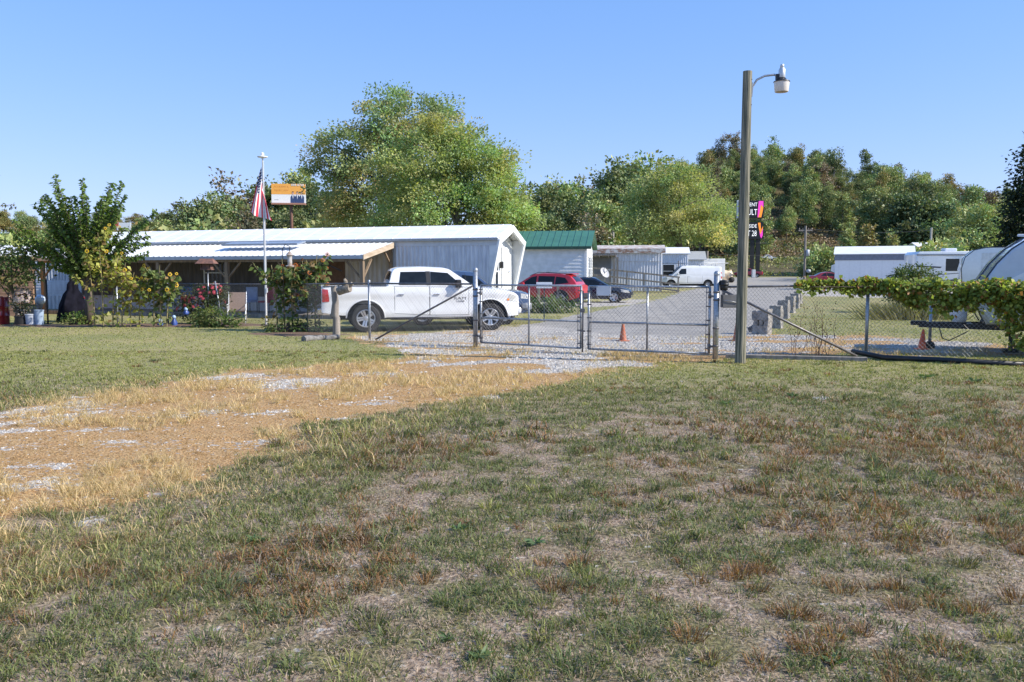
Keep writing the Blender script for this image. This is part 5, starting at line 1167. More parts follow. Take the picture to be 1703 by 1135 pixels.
side_poly(t3, [(.0, 2.05), (1.6, 1.95), (1.7, 2.05), (.0, 2.15)], -1.256, rvdark, 'stripe'); side_poly(t3, [(1.2, 1.0), (3.2, 1.0), (3.6, 1.25), (2.6, 1.2)], -1.256, rvdark, 'stripe'); side_poly(t3, [(.0, 1.35), (3.0, 1.6), (3.0, 1.64), (.0, 1.42)], -1.256, rvdark, 'stripe')
mb = MB(); mb.box((0, -1.3, 2.84), (8, -1.245, 2.9)); mb.build('awning_rail', rvdark, t3)
mb = MB(); mb.box((2.2, -.4, 3.12), (3.0, .4, 3.35), 0, .06); mb.build('roof_vent', rvwhite, t3)
mb = MB(); mb.box((.1, -1.15, .6), (7.9, 1.15, 1.0)); mb.build('chassis', steelblack, t3)
mb = MB()
for x in (3.9, 4.8): mb.at((x, -1.1, .36)).lathe([(0, -.1), (.34, -.1), (.36, 0), (.34, .1), (0, .1)], 20, axis='y'); mb.at((x, 1.1, .36)).lathe([(0, -.1), (.34, -.1), (.36, 0), (.34, .1), (0, .1)], 20, axis='y')
mb.build('wheels', rubber, t3)
# ------------------------------------------------------------------ flagpole and flag
p = G(443, 541.5); ft = thing('flagpole', 'white flagpole with a disc finial standing in front of the porch', 'flagpole', (p[0], p[1], 0))
HFp = float(P(436, 262, p[1])[2])
mb = MB(); mb.tube([(0, 0, -.1), (0, 0, HFp*.5), (0, 0, HFp)], [.036, .032, .022], 12); mb.build('pole', M('pole_grey', (.60, .60, .60), .4, var=.05), ft, smooth=40)
mb = MB().at((0, 0, HFp)); mb.lathe([(0, -.03), (.06, -.03), (.16, .0), (.165, .025), (.06, .05), (.03, .06), (.055, .09), (.05, .13), (0, .16)], 20); mb.build('finial', signwhite, ft, smooth=50)
mb = MB(); mb.tube([(.05, -.03, HFp-.1), (.06, -.035, 2.5), (.05, -.03, 1.1)], .004, 4); mb.box((.03, -.06, 1.05), (.08, -.03, 1.2)); mb.build('halyard', signwhite, ft)
flr = M('flag_red', (.66, .035, .07), .8, var=.06); flw = M('flag_white', (.86, .85, .85), .8, var=.04); flb = M('flag_blue', (.02, .03, .11), .8, var=.1)
NU, NV = 72, 52
def flagpt(u, v):
    zt = HFp-.30
    top = Vector((-.02-.45*u**.8, 0, zt-1.42*u)); bot = Vector((-.02+.16*u, 0, zt-.80-.90*u))
    q = top.lerp(bot, v)
    f = math.sin(v*9+u*2.2)*.075*u**.5+math.sin(v*17-u*3)*.02*u
    q.y += -.05+f; q.x += math.sin(v*8+1.2)*.055*u**.6+.16*u*max(0, v-.55)*1.8
    return q
mb = MB(); V = [flagpt(i/NU, j/NV) for i in range(NU+1) for j in range(NV+1)]; fs = []; ms = []
for i in range(NU):
    for j in range(NV):
        u, v = (i+.5)/NU, (j+.5)/NV; st = int(v*13)
        if u < .4 and v < 7/13:
            a, b = u/.4*11, v*13/7*9; m_ = 1 if ((int(a)+int(b)) % 2 == 0 and abs(a % 1-.5) < .33 and abs(b % 1-.5) < .33) else 2
        else: m_ = 0 if st % 2 == 0 else 1
        fs.append((i*(NV+1)+j, (i+1)*(NV+1)+j, (i+1)*(NV+1)+j+1, i*(NV+1)+j+1)); ms.append(m_)
mb.add(V, fs, 0, True); mb.m = ms
fo = mb.build('flag', [flr, flw, flb]); fo.location = (p[0], p[1], 0); tag(fo, 'limp stars and stripes flag hanging down the white flagpole', 'flag')

# ------------------------------------------------------------------ billboards
bb = P(480, 322, 125); t = thing('billboard', 'orange and white law firm billboard on a single brown post above the trees', 'billboard', (bb[0], bb[1], 0), R(8))
bz = bb[2]; bw, bh = 2.45, 1.38; orange = M('bill_orange', (.86, .40, .08), .5, var=.04); rustp = M('post_rust', (.17, .085, .06), .7, var=.15)
mb = MB(); mb.tube([(.3, .3, -.2), (.3, .3, bz-bh)], .24, 14); mb.build('post', rustp, t, smooth=40)
mb = MB(); mb.box((-bw, -.05, bz-bh), (bw, .22, bz+bh)); mb.build('panel', signwhite, t)
mb = MB(); mb.box((-bw, -.062, bz-.15), (bw, -.052, bz+bh)); mb.build('orange_field', orange, t)
mb = MB(); mb.box((-bw+.0, -.5, bz-bh-.28), (bw, .3, bz-bh-.06)); mb.build('catwalk', M('catwalk', (.40, .20, .14), .7), t)
dko = M('text_orange', (.60, .22, .04), .6)
text('ACCIDENT &', .36, dko, t, (-1.05, -.066, bz+.95), (R(90), 0, 0), sx=1.0); text('INJURY LAW', .36, dko, t, (-1.05, -.066, bz+.42), (R(90), 0, 0))
text('888-8788', .48, signwhite, t, (1.3, -.07, bz+1.22), (R(90), 0, 0), ext=.03); text('LAW FIRM', .13, black, t, (-1.75, -.056, bz-.95), (R(90), 0, 0))
suit = M('suit_navy', (.03, .06, .16), .7); skin = M('skin_print', (.60, .35, .25), .7)
for k, x in enumerate((.62, 1.25, 1.88)):
    mb = MB(); mb.prism([(x-.34, bz-1.36), (x+.34, bz-1.36), (x+.33, bz-.55), (x+.22, bz-.32), (x+.08, bz-.22), (x-.08, bz-.22), (x-.22, bz-.32), (x-.33, bz-.55)], -.075, -.064, 'y', 0)
    mb.prism([(x-.09, bz-.22), (x+.09, bz-.22), (x, bz-.85)], -.08, -.0755, 'y', 1)
    mb.prism([(x+.15*math.cos(a), bz+.05+.22*math.sin(a)) for a in np.linspace(0, 6.1, 14)], -.08, -.066, 'y', 2); mb.prism([(x+.16*math.cos(a), bz+.12+.19*math.sin(a)) for a in np.linspace(.2, 2.95, 9)], -.085, -.081, 'y', 3)
    mb.build('portrait', [suit, signwhite, skin, brownm], t)
sb = P(1249, 365, 190); t = thing('roadside_sign', 'tall black digital sign with pink and orange flame, partly behind the lamp pole', 'sign', (sb[0], sb[1], tz(sb[0], sb[1])), R(-6))
g0 = tz(sb[0], sb[1]); S = 190/1400.
def sx(px): return (px-1249)*S
def sz(py): return float(P(1249, py, 190)[2])-g0
scr = newmat('screen_black'); scr[2].inputs['Base Color'].default_value = (.012, .012, .014, 1); scr[2].inputs['Roughness'].default_value = .35
def emis(n, c, s):
    m, nt, b = newmat(n); b.inputs['Base Color'].default_value = rgba(c); b.inputs['Emission Color'].default_value = rgba(c); b.inputs['Emission Strength'].default_value = s; b.inputs['Roughness'].default_value = .5; return m
ew, ep, eo = emis('led_white', (.9, .9, .9), .5), emis('led_pink', (.75, .05, .45), .5), emis('led_orange', (.9, .27, .03), .5)
mb = MB()
for x in (1252.5, 1262): mb.box((sx(x)-.42, .2, -.5), (sx(x)+.42, 1.0, sz(396)))
mb.build('leg', steelblack, t)
for (a, b_, l1, l2) in ((334, 363, 'DENT', 'ULT'), (370, 398, 'INSIDE', 'EXIT 28')):
    mb = MB(); mb.box((sx(1229), -.25, sz(b_)), (sx(1269), 1.2, sz(a)), 0, .05); mb.build('screen', scr[0], t)
    h = (sz(a)-sz(b_))
    text(l1, h*.30, ew, t, (sx(1258.4), -.27, sz(a)-h*.24), (R(90), 0, 0), align='RIGHT', sx=.8); text(l2, h*.48, ew, t, (sx(1258.4), -.27, sz(a)-h*.68), (R(90), 0, 0), align='RIGHT', sx=.62)
    mb = MB(); z1, z0 = sz(a+1), sz(b_-1)
    if a == 334: pk = [(sx(1260.5), z1), (sx(1268), z1), (sx(1268), z1-.35*h), (sx(1264), z1-.2*h), (sx(1262), z1-.7*h), (sx(1260), z0), (sx(1259), z0), (sx(1259.5), z1-.5*h)]; og = [(sx(1268), z1-.36*h), (sx(1267), z1-.6*h), (sx(1265), z0), (sx(1260.2), z0), (sx(1262.2), z1-.7*h), (sx(1264.1), z1-.22*h)]
    else: pk = [(sx(1262), z1-.4*h), (sx(1264.5), z1-.7*h), (sx(1268), z1-.35*h), (sx(1268), z1-.75*h), (sx(1266), z0), (sx(1264), z1-.8*h)]; og = [(sx(1260), z1), (sx(1264), z1), (sx(1265), z1-.45*h), (sx(1268), z1-.2*h), (sx(1268), z1-.34*h), (sx(1264.5), z1-.69*h), (sx(1262), z1-.39*h)]
    mb.prism(pk, -.27, -.255, 'y', 0); mb.prism(og, -.272, -.256, 'y', 1); mb.build('flame', [ep, eo], t)
mb = MB(); mb.tube([(sx(1224), -1.2, sz(367)), (sx(1276), -1.2, sz(367))], .09, 6)
for x in (1232, 1246, 1262, 1274): mb.tube([(sx(x), .2, sz(367)), (sx(x), -1.3, sz(367)), (sx(x)+.3, -1.5, sz(365.5))], .07, 5)
mb.tube([(sx(1236), -.8, sz(405)), (sx(1274), -.8, sz(405))], .06, 6); mb.build('light_arm', steelblack, t)
mb = MB(); mb.box((sx(1226.5), .1, sz(363)), (sx(1228.7), .9, sz(333))); mb.build('side_trim', signwhite, t)
# back of a small billboard above the green roof
p = P(901, 379.5, 150); t = thing('billboard', 'back frame of a small white billboard above the green roof', 'billboard', (p[0], p[1], 0), R(4)); z = p[2]
mb = MB()
for zz in (z-.75, z+.75): mb.box((-1.15, -.05, zz-.06), (1.15, .05, zz+.06))
for x in np.linspace(-1.1, 1.1, 7): mb.box((x-.05, -.04, z-.69), (x+.05, .04, z+.69))
mb.build('frame', signwhite, t)
mb = MB(); mb.box((-1.1, .08, z-.7), (1.1, .12, z+.7)); mb.build('panel', M('panel_back', (.22, .25, .27), .7), t)
mb = MB(); mb.tube([(0, .1, -.2), (0, .1, z-.6)], .1, 8); mb.build('post', galv, t)
p = P(211, 377, 160); t = thing('billboard', 'far white billboard with a red edge beside the hibiscus crown', 'billboard', (p[0]-1, p[1], 0)); z = p[2]
mb = MB(); mb.box((-.9, -.05, z-.72), (1.75, .1, z+.72)); mb.build('panel', signwhite, t); mb = MB(); mb.box((-1.2, -.06, z+.1), (-.5, -.052, z+.68)); mb.build('red_field', flr, t); mb = MB(); mb.tube([(0, .3, -.2), (0, .3, z)], .18, 8); mb.build('post', rustp, t)

# ------------------------------------------------------------------ far utility poles and wires
poles = []
def upole(px, ytop, ybase, Y, label, arm=True, lamp=False, m=None, r=.14, tr=False):
    p = P(px, ytop, Y); g = tz(p[0], p[1]); h = p[2]-g; t = thing('utility_pole', label, 'utility pole', (p[0], p[1], g), 0, 'utility poles')
    mb = MB(); mb.tube([(0, 0, -.3), (0, 0, h)], [r*1.2, r], 10); mb.build('pole', m or greywood, t, smooth=40)
    if arm:
        mb = MB(); mb.box((-1.0, -.07, h-.75), (1.0, .07, h-.55)); mb.tube([(-.6, 0, h-.6), (0, 0, h-1.3), (.6, 0, h-.6)], .03, 4)
        for x in (-.9, -.4, .4, .9): mb.tube([(x, 0, h-.55), (x, 0, h-.3)], .05, 6)
        mb.build('crossarm', m or greywood, t)
    if lamp: mb = MB(); mb.tube([(0, 0, h-1.2), (-.9, -.3, h-.9), (-1.5, -.4, h-1.0)], .05, 6); mb.box((-1.9, -.55, h-1.12), (-1.4, -.25, h-.92), 0, .04); mb.build('lamp_arm', galv, t)
    if tr: mb = MB().at((.35, -.1, 3.6)); mb.lathe([(0, 0), (.25, 0), (.25, .9), (0, .95)], 12); mb.at((.5, -.2, 1.4)).lathe([(0, -.2), (.35, -.1), (.3, .25), (0, .3)], 10); mb.at(); mb.build('transformer', M('trafo', (.5, .52, .55), .5), t)
    poles.append(Vector((p[0], p[1], g+h-.4))); return t
palew = M('pale_pole', (.50, .48, .44), .8, scale=8, c2=(.38, .35, .31), stretch=(1, 1, .1))
upole(945, 378, 470, 140, 'pale utility pole with a crossarm peeking over the green roof', m=palew)
upole(1020, 384, 470, 120, 'utility pole with a side lamp behind the rust streaked home', False, True, m=palew, r=.13)
upole(1054, 398, 470, 130, 'short pale pole behind the rust streaked home', False, m=palew)
upole(915, 379, 470, 150, 'thin pole beside the billboard frame over the green roof', False, r=.1, m=palew)
upole(1340, 376, 462, 122, 'slim pole with two lamp heads and a transformer across the road', True, False, tr=True, r=.15)
upole(1549, 379, 470, 150, 'pale pole in front of the distant white roofed building', False, m=palew, r=.17)
upole(1176, 418, 460, 130, 'short grey post behind the farthest ribbed home', False, r=.2)
def wire(a, b, sag, label, r=.022):
    mb = MB(); a, b = Vector(a), Vector(b)
    mb.tube([a.lerp(b, t)-Vector((0, 0, sag*4*t*(1-t))) for t in np.linspace(0, 1, 15)], r, 4, caps=False); tag(mb.build('power_line', steelblack), label, 'power line', 'overhead lines')
wire(poles[0], poles[4], .6, 'power line from the crossarm pole over the green roof to the slim pole'); wire(poles[4]+Vector((.5, 0, 0)), poles[5], .5, 'upper power line from the slim pole to the pale pole')
wire(poles[5], (150, 150, 12), .8, 'power line from the pale pole toward the right edge'); wire(poles[6], P(1480, 424, 150), .3, 'low cable from the short grey post across to the right trees', .03)
p = P(1253, 458, 160); t = thing('utility_cabinet', 'pale grey utility cabinet at the foot of the roadside sign', 'cabinet', (p[0], p[1], tz(p[0], p[1])))
mb = MB(); mb.box((-.32, -.3, 0), (.32, .3, 1.55), 0, .03); mb.build('case', M('cab', (.55, .57, .58), .5), t); mb = MB(); mb.box((-.27, -.315, .15), (.27, -.30, 1.45), 0, .005); mb.build('door', M('cabd', (.60, .62, .63), .5), t)
# guardrail and a truck on the raised highway
gt = thing('guardrail', 'steel guardrail along the raised highway below the hill', 'guardrail')
mb = MB(); xs_ = np.arange(70, 210, 4.)
mb.tube([(x, 249.5, tz(x, 249.5)+.75) for x in xs_], .16, 4); mb.build('rail', galv, gt)
mb = MB()
for x in xs_: mb.box((x-.1, 249.6, tz(x, 249.6)-.3), (x+.1, 249.8, tz(x, 249.6)+.8))
o = mb.build('rail_posts', galv, gt)
hy = MB(); xs_ = np.arange(20, 320, 6.); hy.add([(x, y, float(TZ(x, y))+.06) for x in xs_ for y in (251, 255, 259, 263)], [(i*4+j, (i+1)*4+j, (i+1)*4+j+1, i*4+j+1) for i in range(len(xs_)-1) for j in range(3)]); hy.build('highway_road', M('hwy', (.10, .10, .10), .9))['kind'] = 'structure'
p = P(1276, 437, 256); far_pickup('white pickup driving along the raised highway under the hill', (p[0], 256, tz(p[0], 256)+.08), 0, whitepaint)

# ------------------------------------------------------------------ garden things by the left fence
def blob_obj(name, label, cat, px, py, w, d, h, seed, m, chip=.04, dz=0, part='body'):
    p = G(px, py); t = thing(name, label, cat, (p[0], p[1], tz(p[0], p[1])+dz)); mb = MB(); mb.bm(rough_block(w, d, h, seed, chip)); mb.build(part, m, t, smooth=60); return t
p = G(108, 537); t = thing('covered_grill', 'tall black covered grill beside the hibiscus trunk', 'grill', (p[0], p[1]+.6, 0))
mb = MB(); mb.lathe([(.46, -.02), (.47, .3), (.40, .6), (.36, .72), (.30, .95), (.20, 1.1), (.17, 1.3), (.09, 1.42), (.0, 1.45)], 30, 0, jit=lambda a, z: .16*math.sin(a*4+z*2.5)+.10*math.sin(a*9-z*3)); mb.build('cover', M('tarp_black', (.009, .009, .016), .9, var=.3, bump=.3, spec=.1), t, smooth=60)
mb = MB().at((0, 0, 1.40)); mb.lathe([(.09, 0), (.1, .05), (.10, .14), (.08, .17), (0, .18)], 14); mb.build('knob', black, t)
mb = MB(); mb.tube([(.55, -.1, 0), (.5, -.05, .75), (.42, -.1, .85)], .02, 6); mb.build('side_handle', redpaint, t)
def bucket(label, px, py, r, h, m, dx=0):
    p = G(px, py); t = thing('bucket', label, 'bucket', (p[0]+dx, p[1], tz(p[0], p[1])), 0, 'buckets by the fence')
    mb = MB(); mb.lathe([(0, 0), (r*.85, 0), (r, h), (r*1.06, h), (r*1.06, h-.03), (r*.97, h-.03), (r*.8, .03), (0, .03)], 20); mb.build('pail', m, t, smooth=40)
    mb = MB(); mb.tube([(r*math.cos(a), -.01-.0*a, h-.02-.12*math.sin(a)) for a in np.linspace(0, math.pi, 9)], .006, 5); mb.build('handle', galv, t)
bucket('white plastic bucket under a grey tub by the left fence', 52, 541, .17, .36, M('bk_shaded_white', (.42, .45, .52), .5)); bucket('dark bucket next to the white bucket by the left fence', 36, 541, .2, .3, black)  # bucket colours greyed and blued to carry the shade they stand in
bucket('blue grey tall bucket at the right of the bucket cluster', 66, 541, .14, .5, M('bk_blue', (.30, .38, .50), .5)); bucket('small grey tub standing behind the white bucket', 54, 538, .22, .62, M('tub', (.24, .22, .22), .6))
p = G(63, 538); t = thing('garden_globe', 'pale blue gazing globe on a stand above the buckets', 'ornament', (p[0], p[1]+.2, 0))
mb = MB().at((0, 0, .78)); mb.lathe([(.17*math.sin(a), -.17*math.cos(a)) for a in np.linspace(0, math.pi, 14)], 20); mb.build('globe', M('globe', (.55, .62, .72), .2), t, smooth=80); mb = MB(); mb.lathe([(.14, 0), (.06, .1), (.05, .5), (.1, .63)], 14); mb.build('stand', concrete, t)
p = G(80, 540); t = thing('shepherd_hook', 'black shepherd hook pole with a curled top by the left fence', 'hook', (p[0], p[1], 0))
mb = MB(); mb.tube([(0, 0, -.1), (0, 0, 1.45)], .028, 8); mb.build('pole', steelblack, t); mb = MB(); mb.tube([(0, 0, 1.44), (-.06, 0, 1.75), (-.3, 0, 1.95), (-.45, 0, 1.75), (-.36, 0, 1.68)], .009, 5); mb.tube([(0, 0, 1.44), (.1, 0, 1.8), (.3, 0, 1.7), (.28, 0, 1.5)], .009, 5); mb.build('hook', steelblack, t)
p = G(6, 541); t = thing('red_barrel', 'dark red barrel at the extreme left by the fence', 'barrel', (p[0]-.32, p[1]+.3, 0)); mb = MB(); mb.lathe([(0, 0), (.3, 0), (.31, .28), (.325, .3), (.31, .32), (.31, .58), (.325, .6), (.31, .62), (.3, .9), (0, .89)], 22); mb.build('drum', darkred, t, smooth=40); mb = MB().at((.1, 0, .89)); mb.lathe([(.05, 0), (.05, .03), (0, .03)], 10); mb.build('bung', black, t)
p = G(347, 541); t = thing('bird_house', 'brown wooden bird feeder with a wide roof on a thin pole above the roses', 'bird feeder', (p[0], p[1], 0))
mb = MB(); mb.tube([(.02, 0, 0), (.02, 0, 1.78)], .02, 6); mb.build('pole', galv, t)
br = M('feeder_red', (.21, .10, .07), .8, scale=9, c2=(.11, .06, .05)); mb = MB(); mb.box((-.18, -.15, 1.78), (.18, .15, 1.82)); mb.box((-.16, -.13, 1.82), (-.14, .13, 2.0)); mb.box((.14, -.13, 1.82), (.16, .13, 2.0)); mb.box((-.12, -.1, 1.82), (.12, .1, 1.97)); mb.build('box', br, t)
mb = MB(); mb.add([(-.3, -.26, 1.98), (.3, -.26, 1.98), (.3, .26, 1.98), (-.3, .26, 1.98), (-.2, -.05, 2.14), (.2, -.05, 2.14), (.2, .05, 2.14), (-.2, .05, 2.14)], [(0, 3, 2, 1), (4, 5, 6, 7), (0, 1, 5, 4), (1, 2, 6, 5), (2, 3, 7, 6), (3, 0, 4, 7)]); mb.build('roof', br, t)
c = P(482, 432, 23.4); t = thing('hanging_feeder', 'clear tube bird feeder hanging from a hook above the sunflowers', 'bird feeder', tuple(c))
mb = MB(); mb.lathe([(0, -.20), (.11, -.20), (.12, -.17), (.06, -.15), (.065, .1), (.11, .12), (.05, .2), (0, .23)], 16); mb.build('tube', M('feeder_clear', (.5, .5, .5), .2, c2=(.3, .22, .16)), t, smooth=40); mb = MB(); mb.tube([(0, 0, .22), (0, 0, .36), (-.12, 0, .42), (-.2, .02, .3), (-.2, .02, -2.1)], .01, 5); mb.build('hook_pole', steelblack, t)
# sling lawn chair
p = G(385, 541); t = thing('lawn_chair', 'brown mesh folding lawn chair behind the fence right of the roses', 'chair', (p[0], p[1]+.6, 0), R(14)); mesh_b = M('sling', (.22, .16, .13), .8, scale=30)
mb = MB(); mb.grid(lambda u, v: (-.26+.52*u, .18+.2*v, .46+.58*v), 4, 6); mb.build('backrest', mesh_b, t); mb = MB(); mb.grid(lambda u, v: (-.26+.52*u, -.3+.48*v, .44-.03*math.sin(v*3.1)), 4, 6); mb.build('seat', mesh_b, t)
for s in (-1, 1):
    mb = MB(); mb.tube([(s*.28, -.38, 0), (s*.28, -.3, .45), (s*.28, .18, .46), (s*.28, .39, 1.06)], .014, 6); mb.tube([(s*.28, -.05, .45), (s*.28, .35, 0)], .014, 6); mb.tube([(s*.28, -.32, .45), (s*.29, -.3, .64), (s*.29, .24, .66)], .014, 6); mb.build('side_frame', signwhite, t)
# wood items
p = logp; t = thing('log_post', 'rough bark covered log post holding the fence behind the truck wheel', 'log post', (p[0], p[1], 0))
mb = MB(); mb.tube([(.0, 0, -.2), (.02, 0, .5), (-.03, 0, .56), (.0, 0, .9), (-.05, .02, 1.33)], [.105, .095, .11, .09, .075], 10); mb.build('stake', greywood, t, smooth=50); mb = MB(); mb.tube([(.05, 0, .52), (-.12, -.02, .62)], [.05, .03], 7); mb.build('stub', greywood, t)
c = P(573, 482, 22.0); t = thing('log_chunk', 'cut grey log chunk balanced on the fence top rail by the log post', 'log', tuple(c), R(-20))
mb = MB().at((0, 0, 0), (0, R(-14), 0)); mb.tube([(-.19, 0, 0), (.0, 0, .01), (.17, 0, 0)], [.11, .115, .105], 12); mb.tube([(.05, 0, .05), (.12, -.05, .2), (.1, -.05, .26)], [.06, .05, .035], 7); mb.tube([(.1, 0, .03), (.27, 0, .1)], [.06, .05], 7); mb.tube([(-.1, 0, .05), (-.16, 0, .17)], [.035, .02], 6); mb.build('wood', M('log_grey', (.34, .29, .23), .9, scale=14, c2=(.17, .14, .11), bump=.5), t, smooth=50)
a_, b_ = G(505, 568), G(563, 564)
def glog(label, a, b, r0, r1, z=.05, seed=0):
    mb = MB(); a, b = np.array(a), np.array(b); pts = [Vector((*(a+(b-a)*k)[:2], z+.01*math.sin(k*7+seed)))+Vector((0, .03*math.sin(k*5+seed), 0)) for k in np.linspace(0, 1, 6)]
    mb.tube(pts, list(np.linspace(r0, r1, 6)), 10); return tag(mb.build('log', M('log_pale', (.25, .24, .23), .9, scale=12, c2=(.11, .10, .095), bump=.5), smooth=50), label, 'log', 'logs on the grass')
glog('thick grey log lying on the grass in front of the log post', a_, (a_+b_)/2+[0, .05, 0], .085, .08); glog('thinner grey log butted against the foot of the log post', (a_+b_)/2+[.02, 0, 0], b_, .07, .06, .05, 2)
# small blue ornaments
for (px, py, h, lab) in ((291, 541, .34, 'small blue garden figure at the left end of the rose bush'), (305, 520, .2, 'blue ornament on the fence beside the roses'), (268, 545, .2, 'low blue ornament on the soil by the sunflower stakes')):
    p = G(px, 543); z = 0 if py > 530 else 1.0*.35; t = thing('garden_ornament', lab, 'ornament', (p[0], p[1]+(.25 if py < 530 else -.05), z+.02), .3, 'blue garden ornaments')
    mb = MB(); mb.lathe([(0, 0), (.09, .0), (.1, h*.3), (.05, h*.6), (.045, h*.7)], 12, jit=lambda a, z: .1*math.sin(3*a)); mb.build('body', M('orn_blue', (.04, .08, .28), .4), t, smooth=50); mb = MB().at((0, -.02, h*.8)); mb.lathe([(0, -.06), (.055, -.03), (.06, .02), (.03, .06), (0, .065)], 12); mb.build('head', M('orn_pale', (.35, .5, .72), .4), t, smooth=60)
# things in the shade of the porch
for (x, y, lab, c) in ((-13.0, -1.6, 'blue folding chair in the porch shade', (.08, .14, .3)), (-9.1, -1.5, 'red cushioned chair in the porch shade', (.3, .03, .04)), (-9.9, -1.6, 'pale blue chair in the porch shade', (.25, .32, .5))):
    ca, sa = math.cos(A0), math.sin(A0); t = thing('porch_chair', lab, 'chair', (hp[0]+x*ca-y*sa, hp[1]+x*sa+y*ca, .14), A0, 'chairs on the porch'); m_ = M('ch', c, .7)
    mb = MB(); mb.box((-.26, -.25, .40), (.26, .25, .47), 0, .02); mb.build('seat', m_, t); mb = MB(); mb.box((-.26, .22, .47), (.26, .29, 1.0), 0, .02); mb.build('backrest', m_, t)
    for sx_ in (-.23, .23):
        for sy_ in (-.22, .24): mb = MB(); mb.tube([(sx_, sy_, 0), (sx_, sy_, .4)], .016, 6); mb.build('leg', steelblack, t)
# island sign and stakes by the red suv
c = P(905, 474.5, 29.0); t = thing('yard_sign', 'blank white yard sign on a dark metal stake in the shrub island', 'sign', (c[0], c[1], 0), R(-8))
mb = MB(); mb.box((-.27, -.01, c[2]-.11), (.27, .01, c[2]+.1), 0, .004); mb.build('panel', signwhite, t); mb = MB(); mb.box((-.02, .012, 0), (.02, .04, c[2]+.05)); mb.build('stake', M('stake_green', (.04, .07, .06), .6), t)
for px, lab in ((928, 'square wooden stake at the right of the shrub island'), (896, 'weathered wooden stake behind the yard sign')):
    p = G(px, 509 if px > 910 else 512); h = (509-476)/1400*p[1]; t = thing('wooden_stake', lab, 'stake', (p[0], p[1], 0), 0, 'stakes in the island'); mb = MB(); mb.box((-.07, -.06, -.1), (.07, .06, h), 0, .01); mb.build('post', greywood, t); mb = MB(); mb.box((-.08, -.07, h), (.08, .07, h+.03), 0, .01); mb.build('cap', greywood, t)
# ------------------------------------------------------------------ garden plants
def tube_leaves(mb, path, r): mb.tube(path, r, 5, caps=False)
def pts_along(a, b, c, n): return [(Vector(a)*(1-t)**2+Vector(b)*2*t*(1-t)+Vector(c)*t*t) for t in np.linspace(0, 1, n)]
# hibiscus: many rod branches fanning from a short trunk, leafy all along
def hibiscus():
    p = G(147, 541); t = thing('hibiscus_tree', 'tall fan shaped shrub tree with leafy upright rods at the left fence', 'tree', (p[0], p[1]+.1, 0)); r = np.random.default_rng(5)
    mb = MB(); mb.tube([(0, 0, -.1), (.03, 0, .7), (-.03, .02, 1.3)], [.17, .14, .12], 10)
    LP, LD, LC = [], [], []
    tips = [(-1.05, 4.6), (-.55, 4.75), (-.05, 4.7), (.15, 4.55), (.75, 4.6), (.95, 4.65), (1.15, 4.5), (1.35, 4.2), (-1.65, 3.9), (-1.35, 4.1), (-.8, 4.2), (.5, 4.1), (1.75, 3.35), (-1.9, 3.3), (2.35, 2.65), (1.9, 2.9), (-2.1, 2.8), (-2.3, 2.45), (2.05, 2.3), (-1.75, 2.5), (-1.9, 1.95), (1.5, 2.2)]
    tips += [(r.normal()*1.05, 2.5+1.7*r.random()) for _ in range(52)]
    for (x, z) in tips:
        k = abs(x); y = r.normal()*.55*(1.1-.2*k); b = (x*.30, y*.4, 1.9+.22*(z-1.5)); a = (x*.03, 0, 1.05+.3*r.random()); c = (x, y, z)
        path = pts_along(a, b, c, 9); mb.tube(path, list(np.linspace(.032, .008, 9)), 5, caps=False)
        Lp = sum((path[i+1]-path[i]).length for i in range(8)); n = int(Lp*66)
        for i in range(n):
            tt = .18+.82*(i/n); f = tt*8; j = min(int(f), 7); q = path[j].lerp(path[j+1], f-j); d = (path[j+1]-path[j]).normalized()
            o = Vector(r.normal(size=3)); o -= d*o.dot(d); o.normalize()
            LP.append(q); LD.append(o*.9+d*.35+Vector((0, 0, -.2))); LC.append(np.array((.13, .19, .05))*(.6+.8*r.random())*(1 if r.random() > .12 else 1.7))
    mb.build('trunk', bark, t)
    leaves('crown', np.array([tuple(v) for v in LP]), np.array([tuple(v) for v in LD]), .13*(.6+.7*r.random(len(LP))), np.array(LC), None, t, .7)
hibiscus()
def flower(P3, D3, size, petal, centre, r, npet=12):
    Vs, Cs = [], []; D3 = Vector(D3).normalized(); a = D3.orthogonal().normalized(); b = D3.cross(a); P3 = Vector(P3)
    for k in range(npet):
        th = 2*math.pi*k/npet+r.random()*.2; d = a*math.cos(th)+b*math.sin(th); s = a*-math.sin(th)+b*math.cos(th)
        Vs += [P3+d*size*.3, P3+d*size*.75+s*size*.16+D3*size*.1, P3+d*size*(1+.2*r.random())-D3*size*.1, P3+d*size*.75-s*size*.16+D3*size*.1]; Cs += [np.array(petal)*(.8+.4*r.random())]*4
    for k in range(8):
        t0, t1 = 2*math.pi*k/8, 2*math.pi*(k+1)/8
        Vs += [P3+D3*size*.12, P3+(a*math.cos(t0)+b*math.sin(t0))*size*.4+D3*size*.05, P3+(a*math.cos((t0+t1)/2)+b*math.sin((t0+t1)/2))*size*.42+D3*size*.05, P3+(a*math.cos(t1)+b*math.sin(t1))*size*.4+D3*size*.05]; Cs += [np.array(centre)]*4
    return Vs, Cs
